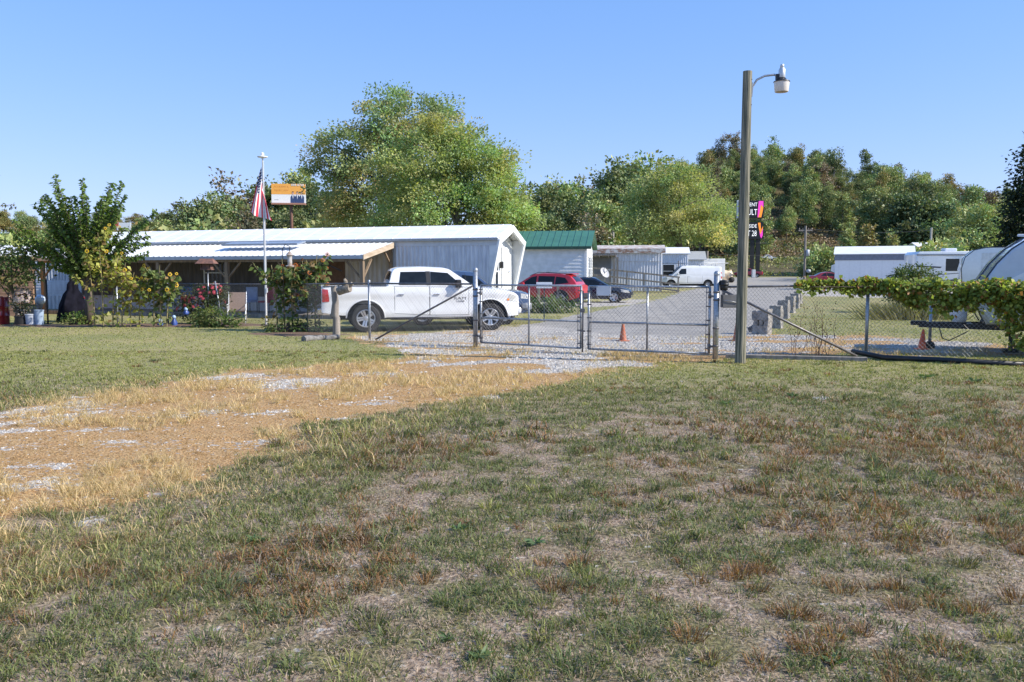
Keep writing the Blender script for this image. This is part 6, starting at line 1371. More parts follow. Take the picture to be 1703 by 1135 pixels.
def sunflower(px, py, h, label, seed, nfl=5, lsz=.17, lc=(.12, .16, .04), petal=(.75, .45, .03), dead=.1, lean=0., bushy=1., yoff=0.):
    r = np.random.default_rng(seed); p = G(px, py); t = thing('sunflower', label, 'sunflower', (p[0], p[1]+yoff, tz(p[0], p[1])), 0, 'sunflowers along the fence')
    mb = MB(); top = Vector((lean+r.normal()*.08, r.normal()*.1, h)); path = pts_along((0, 0, -.05), (lean*.2, 0, h*.6), top, 10); mb.tube(path, list(np.linspace(.024, .010, 10)), 6, caps=False)
    LP, LD, LC, fv, fc = [], [], [], [], []; heads = []
    def leaf(q, d, s=1.):
        c = np.array(lc)*(.55+.9*r.random()); 
        if r.random() < dead: c = np.array((.26, .17, .07))*(.5+.7*r.random())
        LP.append(tuple(q)); LD.append(tuple(d)); LC.append(c)
    stems = [(path, h)]
    for k in range(nfl+2):
        tt = .35+.6*r.random(); f = tt*9; q = path[int(f)]; a = r.random()*6.28; L = (.28+.35*r.random())*bushy; e = q+Vector((math.cos(a)*L, math.sin(a)*L*.7, L*.75)); pp = pts_along(q, q+Vector((math.cos(a)*L*.7, math.sin(a)*L*.5, L*.1)), e, 5); mb.tube(pp, [.012, .01, .009, .008, .006], 5, caps=False); heads.append((e, Vector((math.cos(a)*.6, -.8+math.sin(a)*.3, .25)))); stems.append((pp, L))
    heads.append((top, Vector((.3, -.9, .2))))
    for pp, L in stems:
        for i in range(int(15+L*19*bushy)):
            tt = r.random()**.8*.95; f = tt*(len(pp)-1); q = pp[int(f)].lerp(pp[min(int(f)+1, len(pp)-1)], f % 1); a = r.random()*6.28; leaf(q+Vector((math.cos(a), math.sin(a), 0))*.05, Vector((math.cos(a), math.sin(a), -.3-.5*r.random())))
    mb.build('stalk', M('stalk', (.30, .24, .12), .8, scale=6, c2=(.16, .15, .06)), t)
    leaves('foliage', np.array(LP), np.array(LD), lsz*(.55+.75*r.random(len(LP))), np.array(LC), None, t, .72)
    for e, d in heads[:nfl+1]:
        v, c = flower(e, d, .042+.03*r.random(), petal, (.05, .025, .012), r); Vv = np.array([tuple(q) for q in v]); link('flower_head', raw_mesh('flower_head', Vv, 4, np.array(c), petalM), t)
yl = (.80, .52, .03); yg = (.34, .34, .08)
for i, (px, h, n, ln, lab) in enumerate(((158, 2.5, 7, -.1, 'yellow sunflower leaning on the hibiscus trunk'), (172, 2.9, 6, .1, 'tall dry topped sunflower stalk in front of the hibiscus'), (188, 2.2, 7, .1, 'leafy yellow sunflower in the middle of the left bed'), (203, 2.0, 8, .15, 'bushy sunflower heavy with yellow heads in the left bed'), (217, 1.7, 8, .1, 'shorter yellow sunflower before the shaded porch post'), (232, 1.5, 7, .05, 'low yellow sunflower at the right end of the left bed'))):
    sunflower(px, 545, h, lab, 100+i, n//3, .15, yg, yl, .22, ln, 1.25)
for i, (px, h, n, ln, lab) in enumerate(((256, 1.75, 4, .1, 'sunflower on bare stakes left of the rose bush'), (268, 1.9, 4, .05, 'taller bare stalked sunflower left of the rose bush'), (277, 1.6, 3, .35, 'arching sunflower nodding toward the bird feeder'))):
    sunflower(px, 545, h, lab, 120+i, n, .17, (.13, .17, .05), yl, .15, ln, .9)
for i, (px, h, n, ln, lab) in enumerate(((462, 1.9, 5, -.1, 'rust red sunflower just right of the flagpole'), (474, 2.1, 6, .0, 'rust red sunflower under the hanging bird feeder'), (486, 1.8, 5, .1, 'drooping sunflower left of the bare middle stalk'), (512, 2.05, 6, .05, 'tall rust red sunflower left of the truck tailgate'), (524, 2.2, 5, .15, 'tallest right hand sunflower with large pale leaves by the tailgate'), (531, 1.7, 4, .1, 'sunflower with browned leaves beside the tail lamp'))):
    sunflower(px, 552, h, lab, 140+i, n, .16, (.12, .16, .05), (.42, .12, .02), .2, ln, 1.0)
def bush(name, label, cat, px, py, lobes, n, per, cr, ls, base, seed, alt=None, altp=.1, yoff=0, group=None, fl=None, z=None, Y=None):
    p = G(px, py) if Y is None else P(px, py, Y); t = thing(name, label, cat, (p[0], p[1]+yoff, tz(p[0], p[1]) if z is None else z), 0, group); r = np.random.default_rng(seed)
    q, d, ids, cs = crown_pts(lobes, n, per, cr, r, .35); q[:, 2] = np.maximum(q[:, 2], .02)
    leaves('foliage', q, d, ls*(.6+.8*r.random(len(q))), leaf_cols(ids, base, r, alt=alt, altp=altp), None, t, .6)
    mb = MB()
    for k in range(min(12, len(cs))): c = Vector(cs[k]); mb.tube([(0, 0, -.05), c*.5+Vector((0, 0, .05)), c], [.03, .02, .008], 5, caps=False)
    mb.build('stems', bark, t)
    if fl:
        Vv, Cc = [], []
        for k in range(fl[0]):
            l = lobes[int(r.integers(len(lobes)))]; dd = r.normal(size=3); dd[2] = abs(dd[2]); dd[1] = -abs(dd[1]); dd /= np.linalg.norm(dd); a, b = flower(np.array(l[:3])+dd*np.array(l[3:])*1.02, dd, fl[1], fl[2], fl[3], r, 9); Vv += [tuple(x) for x in a]; Cc += b
        link('blossoms', raw_mesh('blossoms', np.array(Vv), 4, np.array(Cc), petalM), t)
    return t
bush('rose_bush', 'rose bush with pink blossoms behind the fence below the bird feeder', 'rose bush', 338, 541, [(0, 0, .75, .75, .5, .55), (.3, 0, 1.0, .45, .4, .35), (-.45, 0, .5, .5, .4, .45)], 150, 22, .12, .075, (.075, .095, .04), 31, (.2, .12, .08), .15, .2, None, (55, .055, (.62, .07, .14), (.5, .1, .1)))
bush('ground_shrub', 'low weedy green shrub at the foot of the rose bush', 'shrub', 360, 545, [(0, 0, .25, .9, .4, .3)], 60, 20, .12, .09, (.12, .16, .05), 32, group='low shrubs at the fence')
bush('ground_shrub', 'low leafy shrub at the foot of the rust red sunflowers', 'shrub', 470, 553, [(0, 0, .2, .7, .35, .22), (.7, 0, .2, .5, .3, .22)], 30, 18, .12, .10, (.11, .15, .05), 33, (.2, .17, .06), .2, group='low shrubs at the fence')
bush('ground_shrub', 'small bright shrub beside the covered grill', 'shrub', 128, 541, [(0, 0, .2, .5, .3, .25)], 30, 18, .1, .09, (.13, .18, .05), 34, group='low shrubs at the fence')
bush('flowering_shrub', 'pale pink flowering shrub beside the small tree at the left edge', 'shrub', 37, 541, [(0, 0, .75, .3, .25, .5)], 60, 18, .1, .07, (.09, .11, .06), 35, (.4, .3, .32), .3, .1, None, (70, .05, (.62, .5, .55), (.4, .35, .2)))
bush('island_shrub', 'spiky green shrub around the yard sign stake', 'shrub', 903, 521, [(0, 0, .3, 1.0, .5, .4), (.8, .3, .25, .6, .4, .3)], 90, 22, .14, .12, (.10, .15, .05), 36)
bush('garden_shrub', 'round loose shrub behind the vine fence in front of the camper', 'shrub', 1522, 500, [(0, 0, 1.0, 1.15, .9, .9), (-.5, 0, 1.5, .5, .5, .5), (.1, 0, 1.7, .4, .4, .4), (-1.0, 0, .9, .4, .4, .4)], 260, 20, .16, .10, (.085, .12, .04), 37, (.2, .17, .06), .12, 0, None, None, 0, 36)
def clump(name, label, cat, px, py, n, h, w, c, seed, group=None):
    p = G(px, py); t = thing(name, label, cat, (p[0], p[1], tz(p[0], p[1])), 0, group); r = np.random.default_rng(seed); x = r.normal(size=n)*w*.4; y = r.normal(size=n)*w*.2; dx = x*.5+r.normal(size=n)*.15; hh = h*(.5+.6*r.random(n)); C = np.array(c)*(.5+.9*r.random((n, 1)))
    b = np.stack([x, y, x*0], 1); tt = b+np.stack([dx, r.normal(size=n)*.2, hh], 1); m = (b+tt)/2+np.array((0, 0, 1))*.12*h; s = np.stack([np.full(n, .018), np.zeros(n), np.zeros(n)], 1)
    V = np.stack([b-s, b+s, m+s, tt, m-s], 1).reshape(-1, 3); link('blades', blade_mesh('blades', V, np.repeat(C, 5, 0), grassM), t)
clump('ornamental_grass', 'clump of dry ornamental grass on the lawn behind the vine fence', 'grass clump', 1505, 532, 900, .62, 1.5, (.24, .22, .08), 41); clump('ornamental_grass', 'greener clump of ornamental grass right of the dry one', 'grass clump', 1545, 530, 600, .5, 1.2, (.16, .18, .06), 42)
# broad weeds on the lawn
for i, (px, py, s, lab) in enumerate(((1208, 673, .16, 'dark rosette weed on the lawn before the lamp pole'), (1540, 629, .22, 'wide dark rosette weed on the right lawn'), (1620, 637, .2, 'rosette weed near the right edge of the lawn'), (1320, 660, .16, 'thin rosette weed on the mid lawn'), (745, 1065, .09, 'rosette weed low in the foreground left of centre'), (797, 1093, .10, 'broad pale leaved weed at the bottom of the photo'), (760, 882, .12, 'flat weed among bare thatch in the foreground'), (890, 905, .14, 'dark weed tuft at the centre of the foreground'), (1385, 1105, .1, 'bright green seedling weed at the bottom right'), (425, 900, .12, 'small weed on the bare strip at lower left'))):
    p = G(px, py); r = np.random.default_rng(300+i); n = 26; a = r.random(n)*6.28; q = np.tile((0, 0, .01), (n, 1)); d = np.stack([np.cos(a), np.sin(a), .15+.5*r.random(n)], 1)
    o = leaves('weed', q, d, s*.6*(.6+.7*r.random(n)), np.array((.11, .17, .07))*(.7+.7*r.random((n, 1))), None, None, .22); o.location = (p[0], p[1], tz(p[0], p[1])); tag(o, lab, 'weed', 'weeds on the lawn')
# grape vine draped over the right fence
def vine():
    r = np.random.default_rng(77); t = thing('grape_vine', 'yellow green grape vine draped thick along the right chain link fence', 'vine', (0, 0, 0)); LP, LC, LD = [], [], []
    F0 = np.array([f for f in fr], float); seg = np.hypot(*np.diff(F0, axis=0).T); cum = np.concatenate([[0], np.cumsum(seg)])
    def at(s): return np.array([np.interp(s, cum, F0[:, 0]), np.interp(s, cum, F0[:, 1])])
    smax = cum[-1]; s0 = 1.55; L1 = cum[1]
    for k in range(25000):
        s = s0+(smax-s0)*r.random()**.75; u = (s-L1)/2.0
        lowb0 = 0; thick = .035+.05*min(1, max(0, (s-s0)/1.5)) if s < L1-.1 else .10+.30*min(1, max(0, u*1.0))
        dens = .35 if s < L1-.2 else 1
        if r.random() > dens: continue
        lowb = 1.40-.03-.12*vnoise(s*4, 3., 9) if s < L1-.2 else 1.43-.06-.24*min(1, max(0, u*.6))-(.75*vnoise(s*2.6, 1.0, 9)**1.4+.25*vnoise(s*8., 4.0, 9)**2)*(.35+.75*min(1, max(0, u)))
        if s > L1+2.5: lowb -= .8*min(1, (s-L1-2.5)/.35)
        zz = 1.46+.14*(vnoise(s*5., 8., 9)-.4)-(1.47-lowb)*r.random()**1.3+.04*r.normal()
        if vnoise(s*5.5, zz*6.5, 19) < .36 and r.random() < .8: continue
        q = at(s); LP.append((q[0]+r.normal()*.04, q[1]-.02+r.normal()*thick*.5, max(.03, zz))); LD.append((r.normal()*.6, -.5+r.normal()*.6, -.45+r.normal()*.5))
        hi = (zz-1.1)/.4; c = np.array((.15, .185, .04)) if r.random() < .78 else np.array((.23, .235, .045))
        if r.random() < .1: c = np.array((.20, .10, .04))
        LC.append(c*(.55+.8*r.random()))
    leaves('foliage', np.array(LP), np.array(LD), .082*(.55+.8*r.random(len(LP))), np.array(LC)*1.6, None, t, .95)
    mb = MB()
    for k in range(14):
        s = L1+2.4+(smax-L1-2.4)*r.random(); q = at(s); mb.tube([(q[0]+.06*r.normal(), q[1], 0), (q[0]+.06*r.normal(), q[1]-.03, .7), (q[0], q[1], 1.42)], .012, 5, caps=False)
    for k in range(5):
        s = s0+k*.3; a, b = at(s), at(s+1.2); mb.tube([(a[0], a[1], 1.42), ((a[0]+b[0])/2, a[1]-.03, 1.39), (b[0], b[1], 1.44)], .008, 5, caps=False)
    mb.build('stems', bark, t)
    t2 = thing('dead_vine', 'bare brown vine stems climbing the right fence mesh beside the brace pipe', 'vine', (0, 0, 0)); mb = MB()
    for k in range(16):
        s = 1.55+.55*r.random()*1.6; q = at(s); x0, y0 = q; pts = [(x0, y0-.03, 0)]; z = 0
        while z < .5+.75*r.random(): z += .14; pts.append((pts[-1][0]+r.normal()*.05, y0-.03+r.normal()*.01, z))
        mb.tube(pts, list(np.linspace(.007, .003, len(pts))), 4, caps=False)
    mb.build('stems', brownm, t2)
    n = 260; pr = np.array([at(1.5+1.0*q) for q in r.random(n)]); LP2 = np.stack([pr[:, 0], pr[:, 1]-.03, .1+1.0*r.random(n)], 1); leaves('dry_leaves', LP2, r.normal(size=(n, 3)), .035*(.5+r.random(n)), np.array((.10, .08, .03))*(.5+r.random((n, 1))), None, t2)
vine()

# ------------------------------------------------------------------ trees
def at_px(px, Y): p = P(px, HOR, Y); return (p[0], p[1], tz(p[0], p[1]))
# two big maples behind the mobile home
def px_lobes(px0, Y, L, zg):        # lobes given as (px, py, rx_px, ry_px) at depth Y
    out = []; x0 = P(px0, HOR, Y)[0]
    for (a, b, ra, rb, dy) in L:
        q = P(a, b, Y); out.append((q[0]-x0, dy, q[2]-zg, ra*Y/F, ra*Y/F*.85, rb*Y/F))
    return out
Y = 74; l = at_px(640, Y)
make_tree('maple_tree', 'tallest silvery leaved tree behind the mobile home, left of the bright maple', 'tree', px_lobes(640, Y, [(668, 205, 92, 52, 0), (600, 255, 75, 50, -1), (535, 262, 26, 36, 0), (572, 305, 28, 38, 1), (600, 325, 85, 50, 0), (725, 195, 38, 36, 1), (650, 280, 90, 70, 0), (700, 240, 70, 60, 0), (585, 350, 52, 38, -1), (640, 345, 90, 45, 1), (640, 172, 42, 24, 0), (522, 238, 16, 18, 0)], l[2]), 330, 140, .62, .235, (.285, .325, .155), 201, .42, (.33, .27, .15), .2, loc=l, barkm=bark, nl=18, shell=.45)
Y = 60; l = at_px(765, Y)
make_tree('maple_tree', 'broad bright green maple behind the right end of the mobile home', 'tree', px_lobes(765, Y, [(720, 260, 80, 55, 0), (800, 310, 75, 60, 0), (700, 330, 70, 60, -1), (840, 350, 48, 55, 0), (765, 355, 95, 52, -1), (665, 365, 55, 35, 0), (740, 225, 45, 28, 0), (840, 270, 26, 22, 0), (780, 265, 60, 45, -.5), (640, 300, 30, 45, 0), (870, 385, 22, 25, 0)], l[2]), 350, 160, .55, .195, (.325, .375, .155), 202, .36, (.40, .43, .15), .2, loc=l, barkm=palebark, nl=18, shell=.45)
Y = 108; l = at_px(1130, Y)
make_tree('maple_tree', 'round yellow green tree beside the roadside sign', 'tree', px_lobes(1130, Y, [(1130, 330, 80, 52, 0), (1135, 300, 48, 28, 0), (1180, 365, 45, 42, 0), (1085, 365, 48, 40, 0), (1130, 375, 85, 35, -1), (1060, 345, 25, 30, 0), (1205, 390, 18, 20, 0)], l[2]), 250, 125, .75, .285, (.325, .36, .16), 203, .4, (.38, .39, .15), .2, loc=l, barkm=bark, nl=14, shell=.45)
# small tree at the left edge
l = tuple(G(17, 542)); make_tree('small_tree', 'small reddish leaved tree with a thin trunk at the left edge', 'tree', [(-.4, 0, 2.0, .8, .6, .55), (.3, 0, 2.2, .5, .5, .35), (-1.0, 0, 2.3, .6, .5, .5), (.45, 0, 1.75, .4, .4, .3), (-.2, 0, 1.5, .6, .5, .3)], 130, 20, .2, .11, (.12, .15, .05), 204, .07, (.16, .12, .05), .15, loc=(l[0], l[1]+.3, 0), nl=10)
p = P(-12, 300, 22); t = thing('overhanging_branch', 'thin twigs of a tree reaching in at the left edge against the sky', 'branch', tuple(p)); r_ = np.random.default_rng(9); mb = MB(); mb.tube([(-1.2, 0, -.4), (-.4, 0, 0), (.2, 0, .12)], [.03, .015, .006], 5); mb.tube([(-1.2, 0, -.6), (-.2, 0, -.7), (.55, 0, -.62)], [.03, .012, .005], 5); mb.build('twig', bark, t)
n = 46; u = r_.random(n); Q = np.where((u < .5)[:, None], np.stack([-.5+.7*r_.random(n), r_.normal(size=n)*.05, .05+.12*r_.normal(size=n)], 1), np.stack([-.1+.65*r_.random(n), r_.normal(size=n)*.05, -.66+.03*r_.normal(size=n)], 1)); leaves('foliage', Q, r_.normal(size=(n, 3))-np.array((0, 0, .8)), .09, np.tile((.09, .10, .05), (n, 1)), None, t)

# prototypes for the distant woods: copies share their meshes
def proto(kind, i):
    r = np.random.default_rng(400+i*7+len(kind))
    if kind == 'round': lo = [(r.normal()*2.0, r.normal()*2.0, 4.2+r.random()*7.2, 1.3+2.2*r.random(), 1.3+2.2*r.random(), 1.1+1.7*r.random()) for _ in range(13)]+[(r.normal()*.8, r.normal()*.8, 10.6, 1.8, 1.8, 2.2), (0, 0, 6.2, 3.6, 3.6, 3)]; a = (330, 30, .70, .42)
    elif kind == 'tall': lo = [(r.normal()*1.2, r.normal()*1.2, 3.2+k*1.3+r.random(), 2.5-.19*k+1.0*(r.random()-.4), 2.4-.17*k, 1.5) for k in range(9)]; a = (260, 26, .62, .42)
    elif kind == 'thin': lo = [(r.normal()*1.5, r.normal()*1.5, 7+r.random()*5, 1.7, 1.7, 1.7) for _ in range(7)]; a = (130, 14, .7, .5)
    elif kind == 'cone': lo = [(0, 0, 1.2+k*1.0, 2.3-.25*k, 2.3-.25*k, 1.1) for k in range(8)]; a = (230, 16, .42, .40)
    else: lo = [(r.normal()*1.3, r.normal()*.8, 1.2+r.random()*1.6, 1.5, 1.3, 1.2) for _ in range(6)]; a = (170, 16, .5, .36)
    return lo, a
PR = {}
names = {'round': 'broadleaf_tree', 'tall': 'tall_tree', 'thin': 'open_crowned_tree', 'cone': 'pointed_tree', 'bush': 'roadside_bush'}
def get_proto(kind, i, colr, alt, tagk):
    k = (kind, i, tagk)
    if k not in PR:
        lo, a = proto(kind, i); r = np.random.default_rng(500+i*13+len(tagk))
        q, d, ids, cs = crown_pts(lo, a[0], a[1], a[2], r, .5); V, CC = leaf_arrays(q, d, a[3]*(.7+.7*r.random(len(q))), leaf_cols(ids, colr, r, alt=alt, altp=.15), .7)
        tr_ = limb_mesh(0, cs, .30 if kind in ('round', 'thin', 'tall') else .1, r, 8); o = tr_.build('trunk', palebark if kind == 'thin' else bark); tm = o.data; bpy.data.objects.remove(o)
        PR[k] = (raw_mesh('crown', V, 4, CC, hillM), tm)
    return PR[k]
def put(kind, i, colr, alt, tagk, loc, s, rz, label, group, cat='tree', sz=1.):
    cm, tm = get_proto(kind, i, colr, alt, tagk); t = thing(names[kind], label, cat, loc, rz, group); t.scale = (s, s, s*sz)
    link('crown', cm, t); link('trunk', tm, t); return t
PAL = {'green': ((.21, .265, .10), (.30, .30, .12)), 'dark': ((.15, .195, .08), (.21, .23, .095)), 'light': ((.29, .34, .13), (.34, .32, .12)), 'rust': ((.22, .125, .06), (.25, .17, .08)), 'yellow': ((.26, .23, .08), (.33, .27, .09)), 'grey': ((.20, .175, .11), (.26, .22, .14))}
LAB = {'green': 'mid green tree in the wood on the hill', 'dark': 'dark green tree in the wood on the hill', 'light': 'pale yellow green tree in the wood on the hill', 'rust': 'rust red tree standing out in the hillside wood', 'yellow': 'yellowing tree in the hillside wood', 'grey': 'thin greyish brown tree in the hillside wood'}
rh = np.random.default_rng(909); placed = []
tries = 0
while len(placed) < 285 and tries < 20000:
    tries += 1; x = -5+285*rh.random(); y = 268+145*rh.random()
    px = W_/2+x*F/y
    bare = (1270 < px < 1480) and y < 303            # the brushy cut above the road
    if bare or px < 905: continue
    if px > 1500 and y < 285 and rh.random() < .3: continue
    if any((x-a)**2+(y-b)**2 < 7.2**2 for a, b in placed): continue
    placed.append((x, y)); u = rh.random()
    c = 'green' if u < .36 else 'dark' if u < .58 else 'light' if u < .76 else 'yellow' if u < .86 else 'grey' if u < .97 else 'rust'
    kind = 'round' if rh.random() < .52 else ('tall' if rh.random() < .7 else 'thin'); i = int(rh.integers(4))
    put(kind, i, *PAL[c], c, (x, y, tz(x, y)-.4),   .70+.52*rh.random(), rh.random()*6.28, LAB[c], 'trees on the wooded hill', sz=1.05+.25*rh.random())
# brush on the cut slope and the embankment
def brush():
    r = np.random.default_rng(88); Ps, Ds, Cs, Ss = [], [], [], []
    def area(n, x0, x1, y0, y1, h, cols, ls):
        for k in range(n):
            x, y = x0+(x1-x0)*r.random(), y0+(y1-y0)*r.random(); g = vnoise(x*.12, y*.12, 14); hh = h*(.3+1.1*g); m = 34; cc = np.array(cols[int(r.integers(len(cols)))])*(.6+.7*r.random()); q = r.normal(size=(m, 3))*np.array((1.1, 1.1, .5))*hh*.8; q[:, 2] = np.abs(q[:, 2])+hh*.2*r.random(m)
            q += np.array((x, y, tz(x, y))); Ps.append(q); Ds.append(r.normal(size=(m, 3))+np.array((0, -.3, .5))); Cs.append(cc*(.75+.5*r.random((m, 1)))); Ss.append(np.full(m, ls)*(.6+.8*r.random(m)))
    area(900, 62, 150, 266, 330, 1.8, ((.22, .16, .10), (.20, .15, .08), (.26, .20, .12), (.13, .13, .055)), .62)
    area(620, 15, 235, 206, 247, 1.6, ((.16, .20, .065), (.12, .15, .05), (.22, .23, .08), (.19, .21, .065)), .55)
    area(1000, -5, 285, 270, 420, 3.4, ((.13, .16, .06), (.17, .19, .075), (.22, .20, .09), (.10, .13, .055)), .95)
    tag(leaves('brush', np.concatenate(Ps), np.concatenate(Ds), np.concatenate(Ss), np.concatenate(Cs), hillM, None, .7), 'tangled brush over the embankment and the cut slope below the wood', 'brush', kind='stuff')
brush()
def row(items, group):
    for (kind, i, c, px, Y, top, lab, cat) in items:
        l = at_px(px, Y); h = float(P(px, top, Y)[2])-l[2]; nat = {'round': 13.6, 'tall': 15.2, 'thin': 13.2, 'cone': 9.4, 'bush': 4.0}[kind]
        s = h/nat; put(kind, i, *PAL[c], c, l, s, rnd.random()*6.28, lab, group, cat)
row([('round', 0, 'dark', 320, 150, 330, 'dark tree at the left end of the treeline behind the home', 'tree'), ('round', 1, 'green', 352, 160, 322, 'green tree second from the left in the treeline', 'tree'), ('round', 0, 'dark', 385, 150, 318, 'dark tree left of the flag in the treeline', 'tree'), ('thin', 0, 'grey', 415, 165, 292, 'thin grey tree just left of the flag', 'tree'), ('round', 1, 'green', 447, 170, 290, 'green tree behind the flag', 'tree'), ('tall', 0, 'green', 480, 165, 290, 'tall tree directly behind the orange billboard', 'tree'), ('tall', 1, 'light', 505, 160, 288, 'tall light tree right of the orange billboard', 'tree'), ('round', 0, 'dark', 530, 150, 300, 'dark tree between the billboard and the maples', 'tree'), ('bush', 0, 'light', 520, 120, 352, 'light bush below the orange billboard', 'bush'), ('round', 1, 'dark', 440, 140, 340, 'dark low tree below the orange billboard', 'tree'), ('thin', 1, 'grey', 405, 130, 352, 'bare twiggy tree over the roof left of the flagpole', 'tree'), ('bush', 1, 'green', 365, 120, 362, 'low green bush above the long white roof', 'bush'), ('round', 0, 'dark', 560, 130, 330, 'dark tree in the shade behind the silvery maple', 'tree'), ('round', 1, 'dark', 610, 125, 345, 'dark low tree under the silvery maple', 'tree'), ('round', 0, 'dark', 480, 135, 345, 'dark tree in front of the billboard post row', 'tree')], 'treeline behind the mobile home')
row([('round', 0, 'dark', 895, 150, 300, 'dark tree right of the bright maple', 'tree'), ('round', 1, 'green', 925, 160, 287, 'green tree above the green roof', 'tree'), ('tall', 0, 'light', 962, 165, 297, 'light narrow tree above the green gable', 'tree'), ('tall', 1, 'dark', 995, 150, 284, 'tall dark tree right of the green gable', 'tree'), ('tall', 0, 'dark', 1030, 150, 262, 'tallest dark tree left of the round yellow green tree', 'tree'), ('round', 0, 'dark', 955, 135, 330, 'dark shaded tree behind the green gable', 'tree'), ('round', 1, 'green', 1005, 128, 322, 'mid green tree over the rust streaked home', 'tree'), ('thin', 0, 'grey', 985, 120, 355, 'thin brownish tree over the end of the green roof', 'tree'), ('round', 0, 'green', 1065, 175, 258, 'green tree behind the round yellow green tree', 'tree'), ('round', 1, 'dark', 915, 125, 348, 'low dark tree right behind the green roof', 'tree'), ('bush', 0, 'dark', 1040, 115, 395, 'dark bush behind the rust streaked home', 'bush')], 'treeline behind the green roof')
row([('cone', 0, 'yellow', 1440, 112, 372, 'pointed yellow green tree behind the white trailer home', 'tree'), ('cone', 1, 'light', 1408, 118, 378, 'smaller pointed tree left of the yellow green one', 'tree'), ('bush', 0, 'light', 1388, 128, 405, 'light bush at the end of the white trailer home', 'bush'), ('bush', 1, 'green', 1362, 135, 416, 'green bush left of the white trailer home', 'bush'), ('cone', 0, 'light', 1482, 112, 385, 'light tree right of the yellow green pointed tree', 'tree'), ('bush', 0, 'light', 1510, 108, 398, 'light bush left of the pale pole', 'bush'), ('bush', 1, 'yellow', 1545, 125, 408, 'yellow bush at the foot of the pale pole', 'bush'), ('bush', 0, 'green', 1592, 120, 402, 'green bush right of the distant building', 'bush'), ('round', 0, 'green', 1630, 130, 335, 'green tree over the middle trailer nose', 'tree'), ('round', 1, 'dark', 1520, 200, 310, 'dark tree above the distant building', 'tree'), ('round', 0, 'dark', 1480, 205, 318, 'dark tree above the white trailer home', 'tree'), ('round', 1, 'dark', 1570, 195, 322, 'dark tree right above the distant building', 'tree'), ('tall', 0, 'dark', 1445, 210, 325, 'dark narrow tree behind the pointed trees', 'tree'), ('bush', 1, 'dark', 1345, 150, 425, 'dark bush beside the slim pole', 'bush')], 'trees and bushes behind the trailers')
l = at_px(1712, 72); make_tree('dark_conifer', 'dark evergreen tree cut off by the right edge of the photo', 'tree', [(0, 0, 2+k*1.25, 3.3-.33*k+.5*(k % 2), 3.3-.33*k, 1.1) for k in range(9)], 420, 26, .5, .32, (.022, .034, .016), 210, .3, loc=l, nl=12)
# ridge at the far left
rl = np.random.default_rng(77); n = 0; pl = []
while n < 62:
    y = 395+200*rl.random(); x = y*(-.66+.40*rl.random())
    if any((x-a)**2+(y-b)**2 < 121 for a, b in pl): continue
    pl.append((x, y)); n += 1; c = ('green', 'dark', 'green', 'yellow', 'light')[int(rl.integers(5))]
    put('round', int(rl.integers(2)), *PAL[c], c, (x, y, tz(x, y)-.4), .95+.4*rl.random(), rl.random()*6, {'green': 'mid green tree on the far left ridge', 'dark': 'dark tree on the far left ridge', 'yellow': 'yellowing tree on the far left ridge', 'light': 'light tree on the far left ridge'}[c], 'trees on the far left ridge', sz=1.1)
row([('round', 0, 'green', 20, 120, 385, 'green tree above the shed roof at the left edge', 'tree'), ('bush', 0, 'light', 60, 110, 392, 'light bush behind the hibiscus crown', 'bush'), ('round', 1, 'yellow', 50, 150, 370, 'yellowing tree left of the hibiscus', 'tree'), ('round', 0, 'green', 110, 150, 368, 'green tree behind the hibiscus crown', 'tree'), ('round', 1, 'light', 240, 150, 372, 'light tree between the hibiscus and the treeline', 'tree'), ('round', 0, 'green', 280, 160, 362, 'green tree left of the dark treeline', 'tree'), ('bush', 1, 'yellow', 255, 120, 384, 'yellow bush above the left end of the roof', 'bush'), ('round', 1, 'green', 190, 155, 380, 'green tree behind the far white billboard', 'tree')], 'trees behind the hibiscus')

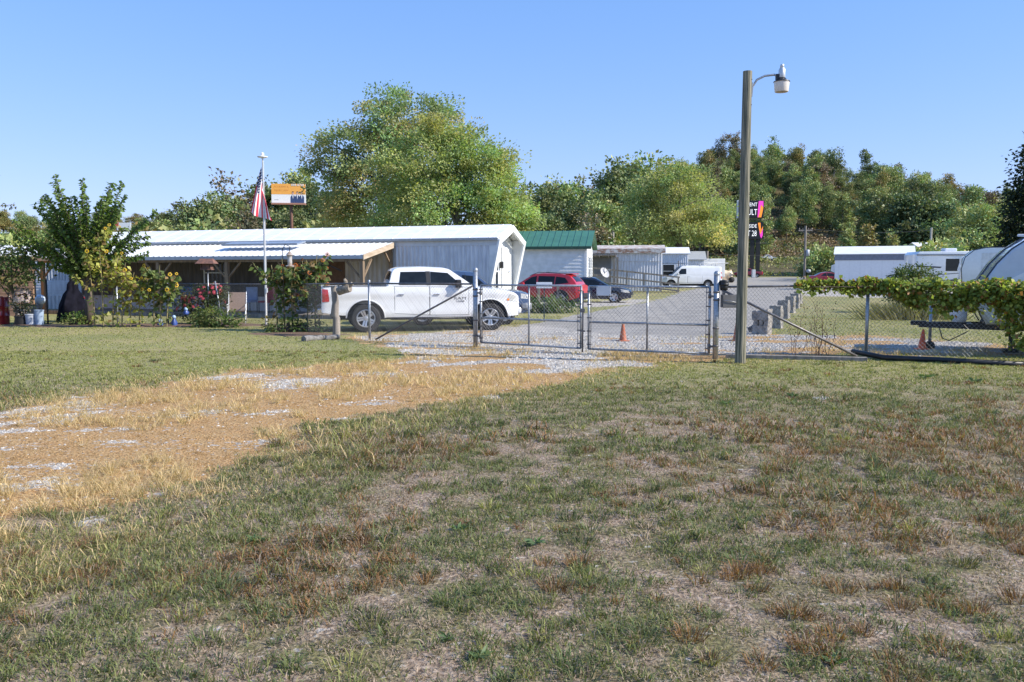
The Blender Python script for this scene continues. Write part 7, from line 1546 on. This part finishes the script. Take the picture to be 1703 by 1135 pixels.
# ------------------------------------------------------------------ light, sky, camera
SUN_AZ, SUN_EL = R(-14), R(36)
w = bpy.data.worlds.new('World'); sc.world = w; w.use_nodes = True; nt = w.node_tree; bg = nt.nodes['Background']
sky = nt.nodes.new('ShaderNodeTexSky'); sky.sky_type = 'NISHITA'; sky.sun_disc = False; sky.sun_elevation = SUN_EL
d = Vector((math.cos(SUN_AZ)*math.cos(SUN_EL), math.sin(SUN_AZ)*math.cos(SUN_EL), math.sin(SUN_EL)))
sky.sun_rotation = math.atan2(d.x, d.y); sky.altitude = 200; sky.air_density = 1.0; sky.dust_density = .0; sky.ozone_density = 1.6
hs = nt.nodes.new('ShaderNodeHueSaturation'); hs.inputs['Saturation'].default_value = 1.3; nt.links.new(sky.outputs[0], hs.inputs['Color'])
qm = nt.nodes.new('ShaderNodeVectorMath'); qm.operation = 'MULTIPLY_ADD'; qm.inputs[1].default_value = (.1, .1, .1); qm.inputs[2].default_value = (1, 1, 1); nt.links.new(hs.outputs[0], qm.inputs[0])
qd = nt.nodes.new('ShaderNodeVectorMath'); qd.operation = 'DIVIDE'; nt.links.new(hs.outputs[0], qd.inputs[0]); nt.links.new(qm.outputs[0], qd.inputs[1])
qt = nt.nodes.new('ShaderNodeVectorMath'); qt.operation = 'MULTIPLY'; qt.inputs[1].default_value = (1.25, 1.65, 3.3); nt.links.new(qd.outputs[0], qt.inputs[0])
qg = nt.nodes.new('ShaderNodeGamma'); qg.inputs[1].default_value = .6; nt.links.new(qt.outputs[0], qg.inputs[0]); nt.links.new(qg.outputs[0], bg.inputs['Color']); bg.inputs['Strength'].default_value = .15
ld = bpy.data.lights.new('sun', 'SUN'); ld.energy = 4.2; ld.angle = R(.53); ld.color = (1, .93, .82)
lo = bpy.data.objects.new('sun', ld); col.objects.link(lo); lo.rotation_euler = d.to_track_quat('Z', 'Y').to_euler(); lo.location = (30, -10, 40)
cd = bpy.data.cameras.new('camera'); cam = bpy.data.objects.new('camera', cd); col.objects.link(cam); sc.camera = cam
cam.location = (0, 0, CH); cam.rotation_euler = (R(90)-PITCH, 0, 0); cd.sensor_width = 36; cd.lens = 36*F/W_; cd.clip_end = 3000; cd.clip_start = .05
sc.cycles.use_denoising = True; vs_ = sc.view_settings; vs_.view_transform = 'Standard'; vs_.look = 'None'; vs_.gamma = 1; vs_.exposure = .75
